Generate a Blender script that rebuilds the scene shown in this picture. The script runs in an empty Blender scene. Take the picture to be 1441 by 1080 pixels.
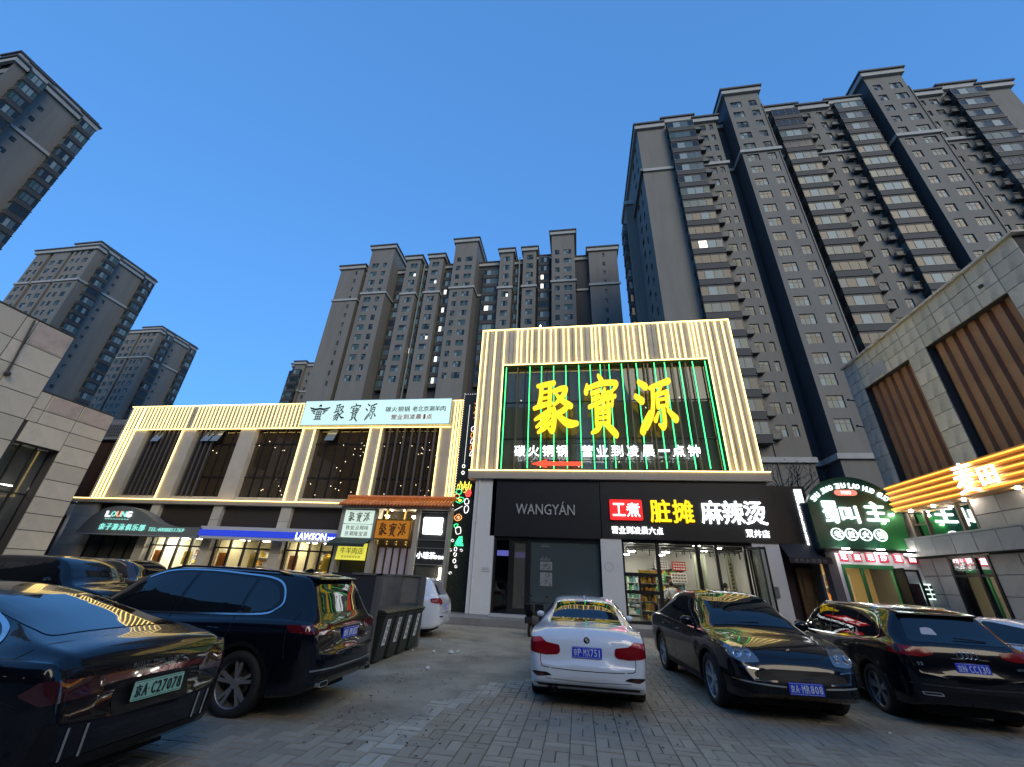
import bpy, bmesh, math, random
from mathutils import Vector, Matrix
from mathutils.bvhtree import BVHTree
R = math.radians
random.seed(7)
sc = bpy.context.scene
COL = sc.collection

# ------------------------------------------------------------------ camera
cam = bpy.data.objects.new('camera', bpy.data.cameras.new('camera'))
COL.objects.link(cam)
sc.camera = cam
cam.data.sensor_fit = 'HORIZONTAL'
cam.data.sensor_width = 36.0
cam.data.lens = 565.0 / 1441.0 * 36.0
cam.data.clip_start = 0.05
cam.data.clip_end = 3000
_yaw, _pit, _rol = R(9.70), R(25.95), R(2.78)
_f0 = Vector((-math.sin(_yaw), math.cos(_yaw), 0)); _r0 = Vector((math.cos(_yaw), math.sin(_yaw), 0))
_f = math.cos(_pit) * _f0 + Vector((0, 0, math.sin(_pit)))
_u = -math.sin(_pit) * _f0 + Vector((0, 0, math.cos(_pit)))
_r = math.cos(_rol) * _r0 + math.sin(_rol) * _u
_uu = -math.sin(_rol) * _r0 + math.cos(_rol) * _u
_M = Matrix((_r, _uu, -_f)).transposed().to_4x4()
_M.translation = (0, 0, 1.76)
cam.matrix_world = _M

# ------------------------------------------------------------------ sky, sun, exposure
W = bpy.data.worlds.new('World'); sc.world = W; W.use_nodes = True
_nt = W.node_tree; _bg = _nt.nodes['Background']
_sky = _nt.nodes.new('ShaderNodeTexSky'); _sky.sky_type = 'NISHITA'; _sky.sun_disc = False
SUN_EL, SUN_ROT = 4.0, 150.0
_sky.sun_elevation = R(SUN_EL); _sky.sun_rotation = R(SUN_ROT)
_sky.ozone_density = 4.5; _sky.air_density = 1.0; _sky.dust_density = 0.3
_gm = _nt.nodes.new('ShaderNodeGamma'); _gm.inputs[1].default_value = .40
_ti = _nt.nodes.new('ShaderNodeMix'); _ti.data_type = 'RGBA'; _ti.blend_type = 'MULTIPLY'; _ti.inputs[0].default_value = 1
_ti.inputs[7].default_value = (.33, .60, 1.0, 1)
_nt.links.new(_sky.outputs[0], _gm.inputs[0]); _nt.links.new(_gm.outputs[0], _ti.inputs[6]); _nt.links.new(_ti.outputs[2], _bg.inputs[0])
_bg.inputs[1].default_value = 0.12
sc.view_settings.view_transform = 'Standard'; sc.view_settings.look = 'None'
sc.view_settings.gamma = 1.0; sc.view_settings.use_curve_mapping = False
sc.view_settings.exposure = 2.75
sun = bpy.data.objects.new('sun', bpy.data.lights.new('sun', 'SUN'))
COL.objects.link(sun)
sun.data.energy = 0.29; sun.data.angle = R(40); sun.data.color = (1.0, 0.84, 0.56)
_e, _a = R(SUN_EL + 24), R(SUN_ROT)
_dir = Vector((math.sin(_a) * math.cos(_e), math.cos(_a) * math.cos(_e), math.sin(_e)))
sun.rotation_euler = _dir.to_track_quat('Z', 'Y').to_euler()
sc.cycles.use_denoising = True
sc.cycles.max_bounces = 6; sc.cycles.diffuse_bounces = 3; sc.cycles.glossy_bounces = 4
sc.cycles.transparent_max_bounces = 12
sc.cycles.sample_clamp_indirect = 4.0

# ------------------------------------------------------------------ materials
MATS = {}
def mat(name, col=(.5, .5, .5), rough=.6, metal=0., emit=None, es=0., coat=0., bump=0., bscale=8., var=0., vscale=2.,
        dirt=None, dscale=.6, damt=.4, spec=.5, streak=0., tint=None):
    if name in MATS: return MATS[name]
    m = bpy.data.materials.new(name); m.use_nodes = True; nt = m.node_tree; b = nt.nodes['Principled BSDF']
    N = nt.nodes.new; L = nt.links.new
    b.inputs['Base Color'].default_value = (*col, 1); b.inputs['Roughness'].default_value = rough
    b.inputs['Metallic'].default_value = metal; b.inputs['Coat Weight'].default_value = coat
    b.inputs['Coat Roughness'].default_value = .02
    b.inputs['Specular IOR Level'].default_value = spec
    if emit:
        b.inputs['Emission Color'].default_value = (*emit, 1); b.inputs['Emission Strength'].default_value = es
    tc = None
    if var or dirt or bump or streak:
        tc = N('ShaderNodeTexCoord')
    src = None
    if var:
        n = N('ShaderNodeTexNoise'); n.inputs['Scale'].default_value = vscale; n.inputs['Detail'].default_value = 6
        L(tc.outputs['Object'], n.inputs['Vector'])
        oi = N('ShaderNodeObjectInfo')
        ad = N('ShaderNodeMath'); ad.operation = 'MULTIPLY_ADD'; ad.inputs[1].default_value = .55; ad.inputs[2].default_value = 0
        L(oi.outputs['Random'], ad.inputs[0])
        a2 = N('ShaderNodeMath'); a2.operation = 'ADD'; L(ad.outputs[0], a2.inputs[0]); L(n.outputs['Fac'], a2.inputs[1])
        mr = N('ShaderNodeMapRange'); mr.inputs[1].default_value = .3; mr.inputs[2].default_value = 1.25
        mr.inputs[3].default_value = 1 - var; mr.inputs[4].default_value = 1 + var
        L(a2.outputs[0], mr.inputs[0])
        mx = N('ShaderNodeMix'); mx.data_type = 'RGBA'; mx.blend_type = 'MULTIPLY'; mx.inputs[0].default_value = 1
        mx.inputs[6].default_value = (*col, 1); L(mr.outputs[0], mx.inputs[7]); src = mx.outputs[2]
    if dirt:
        n = N('ShaderNodeTexNoise'); n.inputs['Scale'].default_value = dscale; n.inputs['Detail'].default_value = 9
        n.inputs['Roughness'].default_value = .65
        if streak:
            mp = N('ShaderNodeMapping'); mp.inputs['Scale'].default_value = (1, 1, streak)
            L(tc.outputs['Object'], mp.inputs[0]); L(mp.outputs[0], n.inputs['Vector'])
        else: L(tc.outputs['Object'], n.inputs['Vector'])
        mr = N('ShaderNodeMapRange'); mr.inputs[1].default_value = .45; mr.inputs[2].default_value = .7
        mr.inputs[4].default_value = damt; L(n.outputs['Fac'], mr.inputs[0])
        mx = N('ShaderNodeMix'); mx.data_type = 'RGBA'
        if src: L(src, mx.inputs[6])
        else: mx.inputs[6].default_value = (*col, 1)
        mx.inputs[7].default_value = (*dirt, 1); L(mr.outputs[0], mx.inputs[0]); src = mx.outputs[2]
    if src: L(src, b.inputs['Base Color'])
    if bump:
        n = N('ShaderNodeTexNoise'); n.inputs['Scale'].default_value = bscale; n.inputs['Detail'].default_value = 8
        L(tc.outputs['Object'], n.inputs['Vector'])
        bp = N('ShaderNodeBump'); bp.inputs['Strength'].default_value = bump; bp.inputs['Distance'].default_value = .02
        L(n.outputs['Fac'], bp.inputs['Height']); L(bp.outputs[0], b.inputs['Normal'])
    MATS[name] = m
    return m
def emit(name, col, s): return mat(name, tuple(c * .6 for c in col), .5, emit=col, es=s)
def pane(name, tint=(.5, .55, .55), op=.0, opcol=(.05, .05, .06), rough=.02):
    """window pane: see-through with fresnel reflections, partly opaque film"""
    if name in MATS: return MATS[name]
    m = bpy.data.materials.new(name); m.use_nodes = True; nt = m.node_tree; nt.nodes.clear()
    N = nt.nodes.new; L = nt.links.new
    o = N('ShaderNodeOutputMaterial'); t = N('ShaderNodeBsdfTransparent'); t.inputs[0].default_value = (*tint, 1)
    g = N('ShaderNodeBsdfGlossy'); g.inputs['Roughness'].default_value = rough; g.inputs[0].default_value = (.9, .9, .9, 1)
    d = N('ShaderNodeBsdfDiffuse'); d.inputs[0].default_value = (*opcol, 1)
    fr = N('ShaderNodeFresnel'); fr.inputs[0].default_value = 1.6
    m1 = N('ShaderNodeMixShader'); m1.inputs[0].default_value = op; L(t.outputs[0], m1.inputs[1]); L(d.outputs[0], m1.inputs[2])
    m2 = N('ShaderNodeMixShader'); L(fr.outputs[0], m2.inputs[0]); L(m1.outputs[0], m2.inputs[1]); L(g.outputs[0], m2.inputs[2])
    L(m2.outputs[0], o.inputs[0]); MATS[name] = m
    return m

LED = emit('led_warm_white', (1.0, .72, .22), .85)
LEDS = emit('led_warm_white_soft', (1.0, .72, .22), .75)
GREEN_T = emit('led_green_tube', (.03, .8, .18), .75)
WHITE_E = emit('sign_white_light', (.95, .98, 1.0), .42)
YEL_E = emit('sign_yellow_light', (1.0, .66, .012), .20)
RED_E = emit('sign_red_light', (1.0, .02, .02), .14)
ORANGE_E = emit('led_orange', (1.0, .46, .06), .36)
LAMP_E = emit('lamp_white', (1.0, .95, .85), 12.0)
WARM_E = emit('lamp_warm', (1.0, .86, .58), 5.0)
BULB_E = emit('bulb_white', (1.0, .90, .70), 1.6)
WIN_E = emit('lit_window', (1.0, .93, .78), .22)

# ------------------------------------------------------------------ helpers
def setp(o, label=None, cat=None, group=None, kind=None):
    if label: o['label'] = label
    if cat: o['category'] = cat
    if group: o['group'] = group
    if kind: o['kind'] = kind
    return o
def org(o):
    v = Vector((0, 0, 0))
    while o is not None:
        v = v + o.location; o = o.parent
    return v
def thing(name, label, cat, loc=(0, 0, 0), rz=0., group=None):
    o = bpy.data.objects.new(name, None); COL.objects.link(o); o.location = loc; o.rotation_euler = (0, 0, rz)
    o.empty_display_size = .2
    return setp(o, label, cat, group)
def link(name, me, parent=None, loc=None, rot=None, local=False):
    """links mesh data as one object; loc is a world point unless local"""
    o = bpy.data.objects.new(name, me); COL.objects.link(o)
    if parent is not None: o.parent = parent
    if loc is not None:
        o.location = Vector(loc) if (local or parent is None) else Vector(loc) - org(parent)
    if rot is not None: o.rotation_euler = rot
    return o
class MB:
    def __init__(s): s.v = []; s.f = []; s.m = []
    def quad(s, a, b, c, d, mi=0):
        i = len(s.v); s.v += [tuple(a), tuple(b), tuple(c), tuple(d)]; s.f.append((i, i + 1, i + 2, i + 3)); s.m.append(mi); return s
    def box(s, x0, x1, y0, y1, z0, z1, mi=0):
        if x0 > x1: x0, x1 = x1, x0
        if y0 > y1: y0, y1 = y1, y0
        if z0 > z1: z0, z1 = z1, z0
        i = len(s.v)
        s.v += [(x0, y0, z0), (x1, y0, z0), (x1, y1, z0), (x0, y1, z0), (x0, y0, z1), (x1, y0, z1), (x1, y1, z1), (x0, y1, z1)]
        for f in ((0, 3, 2, 1), (4, 5, 6, 7), (0, 1, 5, 4), (1, 2, 6, 5), (2, 3, 7, 6), (3, 0, 4, 7)):
            s.f.append(tuple(i + k for k in f)); s.m.append(mi)
        return s
    def prism(s, poly, ax, a, b, mi=0):
        """poly: 2-D outline; ax 'x','y','z' = extrusion axis between a and b"""
        n = len(poly); i = len(s.v)
        def P(p, t):
            return (t, p[0], p[1]) if ax == 'x' else (p[0], t, p[1]) if ax == 'y' else (p[0], p[1], t)
        for t in (a, b): s.v += [P(p, t) for p in poly]
        s.f.append(tuple(range(i, i + n))); s.m.append(mi)
        s.f.append(tuple(range(i + 2 * n - 1, i + n - 1, -1))); s.m.append(mi)
        for k in range(n):
            q = (k + 1) % n; s.f.append((i + k, i + n + k, i + n + q, i + q)); s.m.append(mi)
        return s
    def tube(s, pts, r, n=8, mi=0, cap=True):
        pts = [Vector(p) for p in pts]; rs = r if isinstance(r, (list, tuple)) else [r] * len(pts)
        i = len(s.v)
        for k, p in enumerate(pts):
            d = (pts[min(k + 1, len(pts) - 1)] - pts[max(k - 1, 0)]).normalized()
            a = d.orthogonal().normalized() if abs(d.z) > .99 else d.cross(Vector((0, 0, 1))).normalized()
            b = d.cross(a)
            for j in range(n):
                t = 2 * math.pi * j / n; s.v.append(tuple(p + rs[k] * (math.cos(t) * a + math.sin(t) * b)))
        for k in range(len(pts) - 1):
            for j in range(n):
                q = (j + 1) % n
                s.f.append((i + k * n + j, i + k * n + q, i + (k + 1) * n + q, i + (k + 1) * n + j)); s.m.append(mi)
        if cap:
            s.f.append(tuple(i + j for j in range(n - 1, -1, -1))); s.m.append(mi)
            e = i + (len(pts) - 1) * n; s.f.append(tuple(e + j for j in range(n))); s.m.append(mi)
        return s
    def lathe(s, prof, c=(0, 0, 0), ax='z', n=24, mi=0, close=False):
        """prof: list of (radius, height)"""
        i = len(s.v); c = Vector(c)
        for (r, h) in prof:
            for j in range(n):
                t = 2 * math.pi * j / n; a, b = r * math.cos(t), r * math.sin(t)
                s.v.append(tuple(c + Vector((a, b, h) if ax == 'z' else (a, h, b) if ax == 'y' else (h, a, b))))
        m = len(prof)
        for k in range(m if close else m - 1):
            k2 = (k + 1) % m
            for j in range(n):
                q = (j + 1) % n; s.f.append((i + k * n + j, i + k * n + q, i + k2 * n + q, i + k2 * n + j)); s.m.append(mi)
        return s
    def ball(s, c, r, n=10, mi=0, sq=(1, 1, 1)):
        i = len(s.v); m = n // 2
        for a in range(m + 1):
            ph = math.pi * a / m
            for j in range(n):
                t = 2 * math.pi * j / n
                s.v.append((c[0] + r * sq[0] * math.sin(ph) * math.cos(t), c[1] + r * sq[1] * math.sin(ph) * math.sin(t), c[2] + r * sq[2] * math.cos(ph)))
        for a in range(m):
            for j in range(n):
                q = (j + 1) % n; s.f.append((i + a * n + j, i + (a + 1) * n + j, i + (a + 1) * n + q, i + a * n + q)); s.m.append(mi)
        return s
    def mesh(s, name, mats, smooth=False, o=(0, 0, 0)):
        me = bpy.data.meshes.new(name)
        me.from_pydata([(x - o[0], y - o[1], z - o[2]) for x, y, z in s.v], [], s.f)
        for m in (mats if isinstance(mats, (list, tuple)) else [mats]): me.materials.append(m)
        me.polygons.foreach_set('material_index', s.m)
        if smooth: me.polygons.foreach_set('use_smooth', [True] * len(s.f))
        me.validate(); me.update()
        return me
    def build(s, name, mats, parent=None, smooth=False, local=False, label=None):
        """world-coordinate geometry; origin is put at the parent's origin (or the mesh's own base)"""
        if parent is not None:
            o = Vector((0, 0, 0)) if local else org(parent)
            ob = link(name, s.mesh(name, mats, smooth, o), parent)
        else:
            xs = [v[0] for v in s.v]; ys = [v[1] for v in s.v]; zs = [v[2] for v in s.v]
            o = ((min(xs) + max(xs)) / 2, (min(ys) + max(ys)) / 2, min(zs))
            ob = link(name, s.mesh(name, mats, smooth, o)); ob.location = o
        if label: ob['label'] = label
        return ob
def bevel(o, w=.01, seg=2):
    m = o.modifiers.new('bevel', 'BEVEL'); m.width = w; m.segments = seg; m.limit_method = 'ANGLE'; return o

# text (Blender's own built-in typeface) turned into mesh, fitted into a width x height box, centred
_tc = {}
def text_mesh(body, w, h, mtl, ext=.02, bold=.0, keep=False, shear=0., space=1.):
    key = (body, round(w, 3), round(h, 3), mtl.name, ext, bold, shear, space)
    if key in _tc: return _tc[key]
    c = bpy.data.curves.new('lettering', 'FONT'); c.body = body; c.size = 1; c.offset = 0; c.resolution_u = 2
    c.shear = shear; c.space_character = space; c.extrude = 0
    o = bpy.data.objects.new('lettering', c); COL.objects.link(o)
    bpy.context.view_layer.update()
    me = bpy.data.meshes.new_from_object(o.evaluated_get(bpy.context.evaluated_depsgraph_get()))
    bpy.data.objects.remove(o)
    bm = bmesh.new(); bm.from_mesh(me)
    xs = [v.co.x for v in bm.verts]; ys = [v.co.y for v in bm.verts]
    cx, cy = (min(xs) + max(xs)) / 2, (min(ys) + max(ys)) / 2; sx = w / (max(xs) - min(xs)); sy = h / (max(ys) - min(ys))
    for v in bm.verts: v.co = Vector(((v.co.x - cx) * sx, (v.co.y - cy) * sy, 0))
    if ext:
        g = bmesh.ops.extrude_face_region(bm, geom=bm.faces[:])
        for v in g['geom']:
            if isinstance(v, bmesh.types.BMVert): v.co.z += ext
    if bold:    # heavier strokes: the same outline repeated around a small circle
        src = bm.copy(); tmp = bpy.data.meshes.new('tmp'); src.to_mesh(tmp); src.free(); r_ = bold * h * .55
        for k in range(1, 7):
            a = k * math.pi / 3; n0 = len(bm.verts); bm.from_mesh(tmp); bm.verts.ensure_lookup_table()
            for v in bm.verts[n0:]: v.co += Vector((r_ * math.cos(a), r_ * math.sin(a), .0007 * k if v.co.z > 1e-6 or not ext else 0))
        bpy.data.meshes.remove(tmp)
    bm.to_mesh(me); bm.free(); me.materials.clear(); me.materials.append(mtl)
    for p in me.polygons: p.material_index = 0
    _tc[key] = me
    return me
FACE = {'-y': 0., '-x': -math.pi / 2, '+x': math.pi / 2}
def text(body, x, y, z, w, h, mtl, parent, face='-y', name='lettering', **k):
    return link(name, text_mesh(body, w, h, mtl, **k), parent, (x, y, z), (math.pi / 2, 0, FACE[face]))

def crom(P, n=6, closed=False):
    out = []; m = len(P); P = [tuple(p) for p in P]
    def g(i): return P[i % m] if closed else P[min(max(i, 0), m - 1)]
    for i in range(m if closed else m - 1):
        a, b, c, d = g(i - 1), g(i), g(i + 1), g(i + 2)
        for k in range(n):
            t = k / n
            out.append(tuple(.5 * ((2 * q) + (r_ - p) * t + (2 * p - 5 * q + 4 * r_ - s_) * t * t + (-p + 3 * q - 3 * r_ + s_) * t ** 3) for p, q, r_, s_ in zip(a, b, c, d)))
    if not closed: out.append(P[-1])
    return out
# brush strokes: (x, y, half-width) on a 100 x 100 grid, y down
BR = {
 'ju': [[(10, 9, 3), (30, 6, 4), (50, 3, 4)], [(19, 9, 4), (18, 30, 4), (13, 50, 4)], [(41, 6, 4), (40, 30, 4), (38, 56, 3)],
        [(20, 22, 2), (38, 20, 2)], [(18, 35, 2), (38, 32, 2)], [(2, 54, 3), (22, 48, 4), (44, 44, 3)],
        [(50, 20, 3), (68, 15, 4), (80, 16, 4), (70, 32, 4), (50, 48, 2)], [(54, 24, 2), (68, 38, 4), (90, 50, 5)],
        [(44, 56, 3), (26, 66, 4), (4, 76, 2)], [(50, 56, 4), (50, 78, 5), (46, 98, 4), (36, 92, 2)], [(40, 68, 3), (26, 78, 4), (8, 90, 2)],
        [(42, 80, 3), (26, 92, 4), (12, 100, 2)], [(80, 54, 4), (66, 62, 4), (56, 64, 2)], [(54, 62, 3), (70, 76, 5), (86, 84, 6), (104, 84, 4)]],
 'bao': [[(44, -2, 3), (52, 7, 5)], [(10, 16, 3), (7, 28, 5)], [(9, 22, 3), (50, 13, 4), (88, 12, 4), (94, 16, 4), (82, 27, 2)],
         [(22, 31, 3), (46, 26, 3)], [(24, 42, 3), (44, 37, 3)], [(14, 56, 3), (46, 47, 3)], [(34, 30, 3), (33, 52, 3)],
         [(60, 24, 3), (53, 35, 3)], [(56, 33, 3), (80, 29, 3)], [(50, 43, 3), (88, 37, 3)], [(69, 30, 3), (67, 52, 3)], [(55, 46, 3), (56, 56, 2)],
         [(56, 55, 2), (78, 51, 2)], [(80, 43, 3), (79, 54, 2)],
         [(34, 58, 4), (33, 86, 4)], [(34, 60, 3), (64, 56, 3), (68, 58, 4), (65, 86, 4)], [(36, 68, 2), (64, 65, 2)], [(36, 76, 2), (64, 74, 2)], [(36, 85, 2), (64, 84, 2)],
         [(44, 86, 4), (34, 95, 4), (18, 101, 2)], [(56, 86, 3), (70, 94, 5), (84, 104, 5)]],
 'yuan': [[(12, 4, 4), (28, 13, 6)], [(0, 32, 4), (15, 41, 6)], [(10, 98, 6), (17, 84, 5), (32, 62, 2)],
          [(40, 16, 3), (66, 9, 4), (92, 3, 5)], [(48, 14, 4), (44, 48, 4), (36, 72, 4), (22, 94, 2)], [(70, 14, 3), (63, 25, 3)],
          [(57, 28, 3), (56, 54, 3)], [(57, 30, 3), (80, 25, 3), (84, 27, 4), (81, 53, 3)], [(59, 40, 2), (80, 37, 2)], [(58, 52, 2), (80, 50, 2)],
          [(69, 54, 4), (69, 80, 4), (64, 92, 4), (54, 86, 2)], [(55, 64, 2), (46, 78, 4)], [(82, 60, 3), (98, 76, 6)]]}
def brush_mesh(key, w, h, mtl, ext=.05, fat=1.):
    me = MB()
    for si, st in enumerate(BR[key]):
        p = crom(st, 7) if len(st) > 2 else [tuple(a + (b - a) * t for a, b in zip(st[0], st[1])) for t in (0, .25, .5, .75, 1)]
        lf, rt = [], []
        for i, (x, y, r_) in enumerate(p):
            r_ *= fat
            a = p[max(i - 1, 0)]; b = p[min(i + 1, len(p) - 1)]; dx, dy = b[0] - a[0], b[1] - a[1]; l = math.hypot(dx, dy) or 1
            nx, ny = -dy / l, dx / l; lf.append((x + nx * r_, y + ny * r_)); rt.append((x - nx * r_, y - ny * r_))
        def cap(pt, d, r_):
            a = math.atan2(d[1], d[0]); return [(pt[0] + r_ * math.cos(a + t), pt[1] + r_ * math.sin(a + t)) for t in (1.0, .5, 0, -.5, -1.0)]
        e = (p[-1][0] - p[-2][0], p[-1][1] - p[-2][1]); s_ = (p[0][0] - p[1][0], p[0][1] - p[1][1])
        # ribbon strip + caps as separate convex pieces
        z = ext + si * .0006
        def T(q, zz): return (q[0] / 100 * w - w / 2, h / 2 - q[1] / 100 * h, zz)
        for i in range(len(p) - 1):
            me.quad(T(lf[i], z), T(lf[i + 1], z), T(rt[i + 1], z), T(rt[i], z))
            me.quad(T(lf[i], 0), T(lf[i + 1], 0), T(lf[i + 1], z), T(lf[i], z)); me.quad(T(rt[i], 0), T(rt[i + 1], 0), T(rt[i + 1], z), T(rt[i], z))
        for pt, d, r_, A, B in ((p[-1], e, p[-1][2] * fat, lf[-1], rt[-1]), (p[0], s_, p[0][2] * fat, rt[0], lf[0])):
            c = [A] + cap(pt, d, r_) + [B]; i0 = len(me.v)
            me.v += [T(q, z) for q in c]; me.f.append(tuple(range(i0, i0 + len(c)))); me.m.append(0)
            for k in range(len(c) - 1): me.quad(T(c[k], 0), T(c[k + 1], 0), T(c[k + 1], z), T(c[k], z))
    return me.mesh('brush_character', mtl)
def brush(key, x, y, z, w, h, mtl, parent, name='brush_character', **k):
    return link(name, brush_mesh(key, w, h, mtl, **k), parent, (x, y, z), (math.pi / 2, 0, 0))
# ------------------------------------------------------------------ ground
pave_base = mat('paving_joint_sand', (.13, .118, .10), .9, bump=.3, bscale=40)
asph = mat('worn_paving_far', (.18, .16, .135), .8, var=.25, vscale=.6, dirt=(.035, .034, .033), dscale=.5, damt=.7, bump=.35, bscale=25)
pave = mat('concrete_paver', (.32, .28, .215), .62, var=.26, vscale=1.3, dirt=(.17, .148, .115), dscale=.9, damt=.8, bump=.5, bscale=60)
pave2 = mat('concrete_paver_pale', (.42, .39, .32), .7, var=.3, vscale=2., dirt=(.05, .047, .044), dscale=1.7, damt=.6, bump=.5, bscale=60)
g = MB(); g.quad((-900, -900, 0), (900, -900, 0), (900, 900, 0), (-900, 900, 0))
ground = setp(g.build('ground', asph), kind='structure')
bed = MB(); bed.quad((-13, -.6, .004), (14.5, -.6, .004), (14.5, 18.34, .004), (-13, 18.34, .004))
setp(bed.build('paving_bed', pave_base), kind='structure')
# basket-weave paving: pairs of pavers alternating direction, real edges
PW, PL = .15, .305
def paver_mesh(l, w, i):
    m = MB(); j = .003; h = .05; c = .004; rnd = random.Random(i)
    a, b = l / 2 - j, w / 2 - j
    zt = [h + rnd.uniform(-.0025, .0025) for _ in range(4)]
    lo = [(-a, -b, 0), (a, -b, 0), (a, b, 0), (-a, b, 0)]; mid = [(p[0], p[1], h - .008) for p in lo]
    up = [((p[0] - math.copysign(c, p[0])), (p[1] - math.copysign(c, p[1])), z) for p, z in zip(lo, zt)]
    m.v = lo + mid + up
    for k in range(4):
        q = (k + 1) % 4; m.f.append((k, q, 4 + q, 4 + k)); m.f.append((4 + k, 4 + q, 8 + q, 8 + k))
    m.f.append((8, 9, 10, 11)); m.m = [0] * 9
    return m
_pm = [paver_mesh(PL, PW, i) for i in range(4)]
_pme = [[q.mesh('paver', mt) for q in _pm] for mt in (pave, pave2)]
pv = []
ARC = [(-.25, 9.62), (-.91, 9.31), (-1.49, 8.74), (-1.89, 7.76), (-2.17, 6.89), (-2.22, 6.1), (-2.15, 5.2), (-2.1, 4.2)]
def arc_side(x, y):
    best = (9, 0)
    for a, b in zip(ARC, ARC[1:]):
        ux, uy = b[0] - a[0], b[1] - a[1]; t = max(0, min(1, ((x - a[0]) * ux + (y - a[1]) * uy) / (ux * ux + uy * uy)))
        dx, dy = x - a[0] - ux * t, y - a[1] - uy * t; d = math.hypot(dx, dy)
        if d < best[0]: best = (d, ux * dy - uy * dx)
    return best
def in_cement(x, y):   # old cement screed left of and behind the curved band
    if x > -.25 or y < 6.2: return False
    if y > 9.62: return True
    d, s_ = arc_side(x, y); return s_ < 0 and d > .24
S2 = PL
for i in range(-42, 47):
    for j in range(-2, 60):
        cx, cy = i * S2, j * S2
        if cx < -12.8 or cx > 14.2 or cy > 18.1: continue
        if in_cement(cx, cy): continue
        for k in (-.5, .5):
            if (i + j) % 2: pv.append((cx, cy + k * PL / 2, 0.))
            else: pv.append((cx + k * PL / 2, cy, math.pi / 2))
def _seen(p):
    d = Vector((p[0], p[1], -1.76)); w = d.dot(_f)
    if w < .3: return None
    return (565 * d.dot(_r) / w, 540 - 565 * d.dot(_uu) / w - 540, w)
def _size(p):
    s = _seen(p)
    if s is None or abs(s[0]) > 735 or s[1] > 560: return 0
    return 1. / s[2]
pv.sort(key=lambda p: -_size(p))
def hid(p):  # ground under the parked cars
    return any(a < p[0] < b and c < p[1] < d for a, b, c, d in ((-9, -4.0, 2.9, 4.8), (-9, -4, 5.9, 7.6), (2.3, 4.0, 8.8, 13), (5., 6.6, 9, 13), (-.7, 1, 8.6, 13)))
big, rest = [], []
for p in pv:
    (big if (len(big) < 296 and _size(p) > 0 and not hid(p)) else rest).append(p)
def lane(p):  # the paler curved band of older pavers
    return arc_side(p[0], p[1])[0] < .25 and p[1] > 4.6
for n, p in enumerate(big):
    r_ = random.Random(n)
    o = link('paver', _pme[1 if lane(p) else 0][r_.randrange(4)], ground, (p[0], p[1], .0045 + r_.uniform(-.003, .003) - .032))
    o.rotation_euler = (r_.gauss(0, .006), r_.gauss(0, .006), p[2] + r_.gauss(0, .006))
m = MB()
for n, p in enumerate(rest):
    r_ = random.Random(n + 999); q = _pm[r_.randrange(4)]; i = len(m.v)
    a = p[2] + r_.gauss(0, .006); ca, sa = math.cos(a), math.sin(a); dz = .0045 + r_.uniform(-.003, .003) - .032; tx, ty = r_.gauss(0, .006), r_.gauss(0, .006)
    m.v += [(p[0] + v[0] * ca - v[1] * sa, p[1] + v[0] * sa + v[1] * ca, v[2] + dz + tx * v[0] + ty * v[1]) for v in q.v]
    m.f += [tuple(i + k for k in f) for f in q.f]; m.m += [1 if lane(p) else 0] * 9
setp(m.build('paving', [pave, pave2]), kind='stuff')
# unseen blocks added behind and beside the viewpoint to mask low sky in reflections
dm = MB(); rr = random.Random(17)
for i in range(26):
    a = R(172 + 196 * i / 25); d = rr.uniform(52, 72); w_ = rr.uniform(9, 14); h = rr.choice((15, 18, 22, 27, 33)) * rr.uniform(.9, 1.1)
    cx, cy = d * math.cos(a), d * math.sin(a) * .85; dm.box(cx - w_, cx + w_, cy - w_ * .6, cy + w_ * .6, 0, h)
    for k in range(int(h / 3)):
        for q in range(int(w_ / 1.6)):
            x = cx - w_ + 1.2 + q * 3.2
            if rr.random() < .8: dm.box(x, x + 1.5, cy + w_ * .6, cy + w_ * .6 + .06, 1.2 + k * 3, 2.6 + k * 3, 2 if rr.random() < .07 else 1)
setp(dm.build('added_reflection_blocks', [mat('far_block_render', (.05, .05, .05), .8), mat('far_block_window', (.02, .025, .03), .3), WIN_E]), kind='stuff')
cem = MB(); NX = 40
zc = .0205
ys = [6.2 + i * .2 for i in range(61)]
for y0, y1 in zip(ys, ys[1:]):
    def edge(y):
        if y > 9.62: return -.1
        return max([a[0] + (b[0] - a[0]) * (y - a[1]) / (b[1] - a[1]) for a, b in zip(ARC, ARC[1:]) if min(a[1], b[1]) <= y <= max(a[1], b[1])] or [-2.2]) - .10
    xs_ = [-12.9, -9, -6, -4.5, -3.5]; e0, e1 = edge(y0), edge(y1)
    for a, b in zip(xs_, xs_[1:]): cem.quad((a, y0, zc), (b, y0, zc), (b, y1, zc), (a, y1, zc))
    cem.quad((-3.5, y0, zc), (e0, y0, zc), (e1, y1, zc), (-3.5, y1, zc))
setp(cem.build('cement_screed', mat('cement_screed', (.28, .25, .19), .75, var=.35, vscale=.8, dirt=(.12, .105, .088), dscale=.7, damt=.85, bump=.7, bscale=30)), kind='structure')
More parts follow.
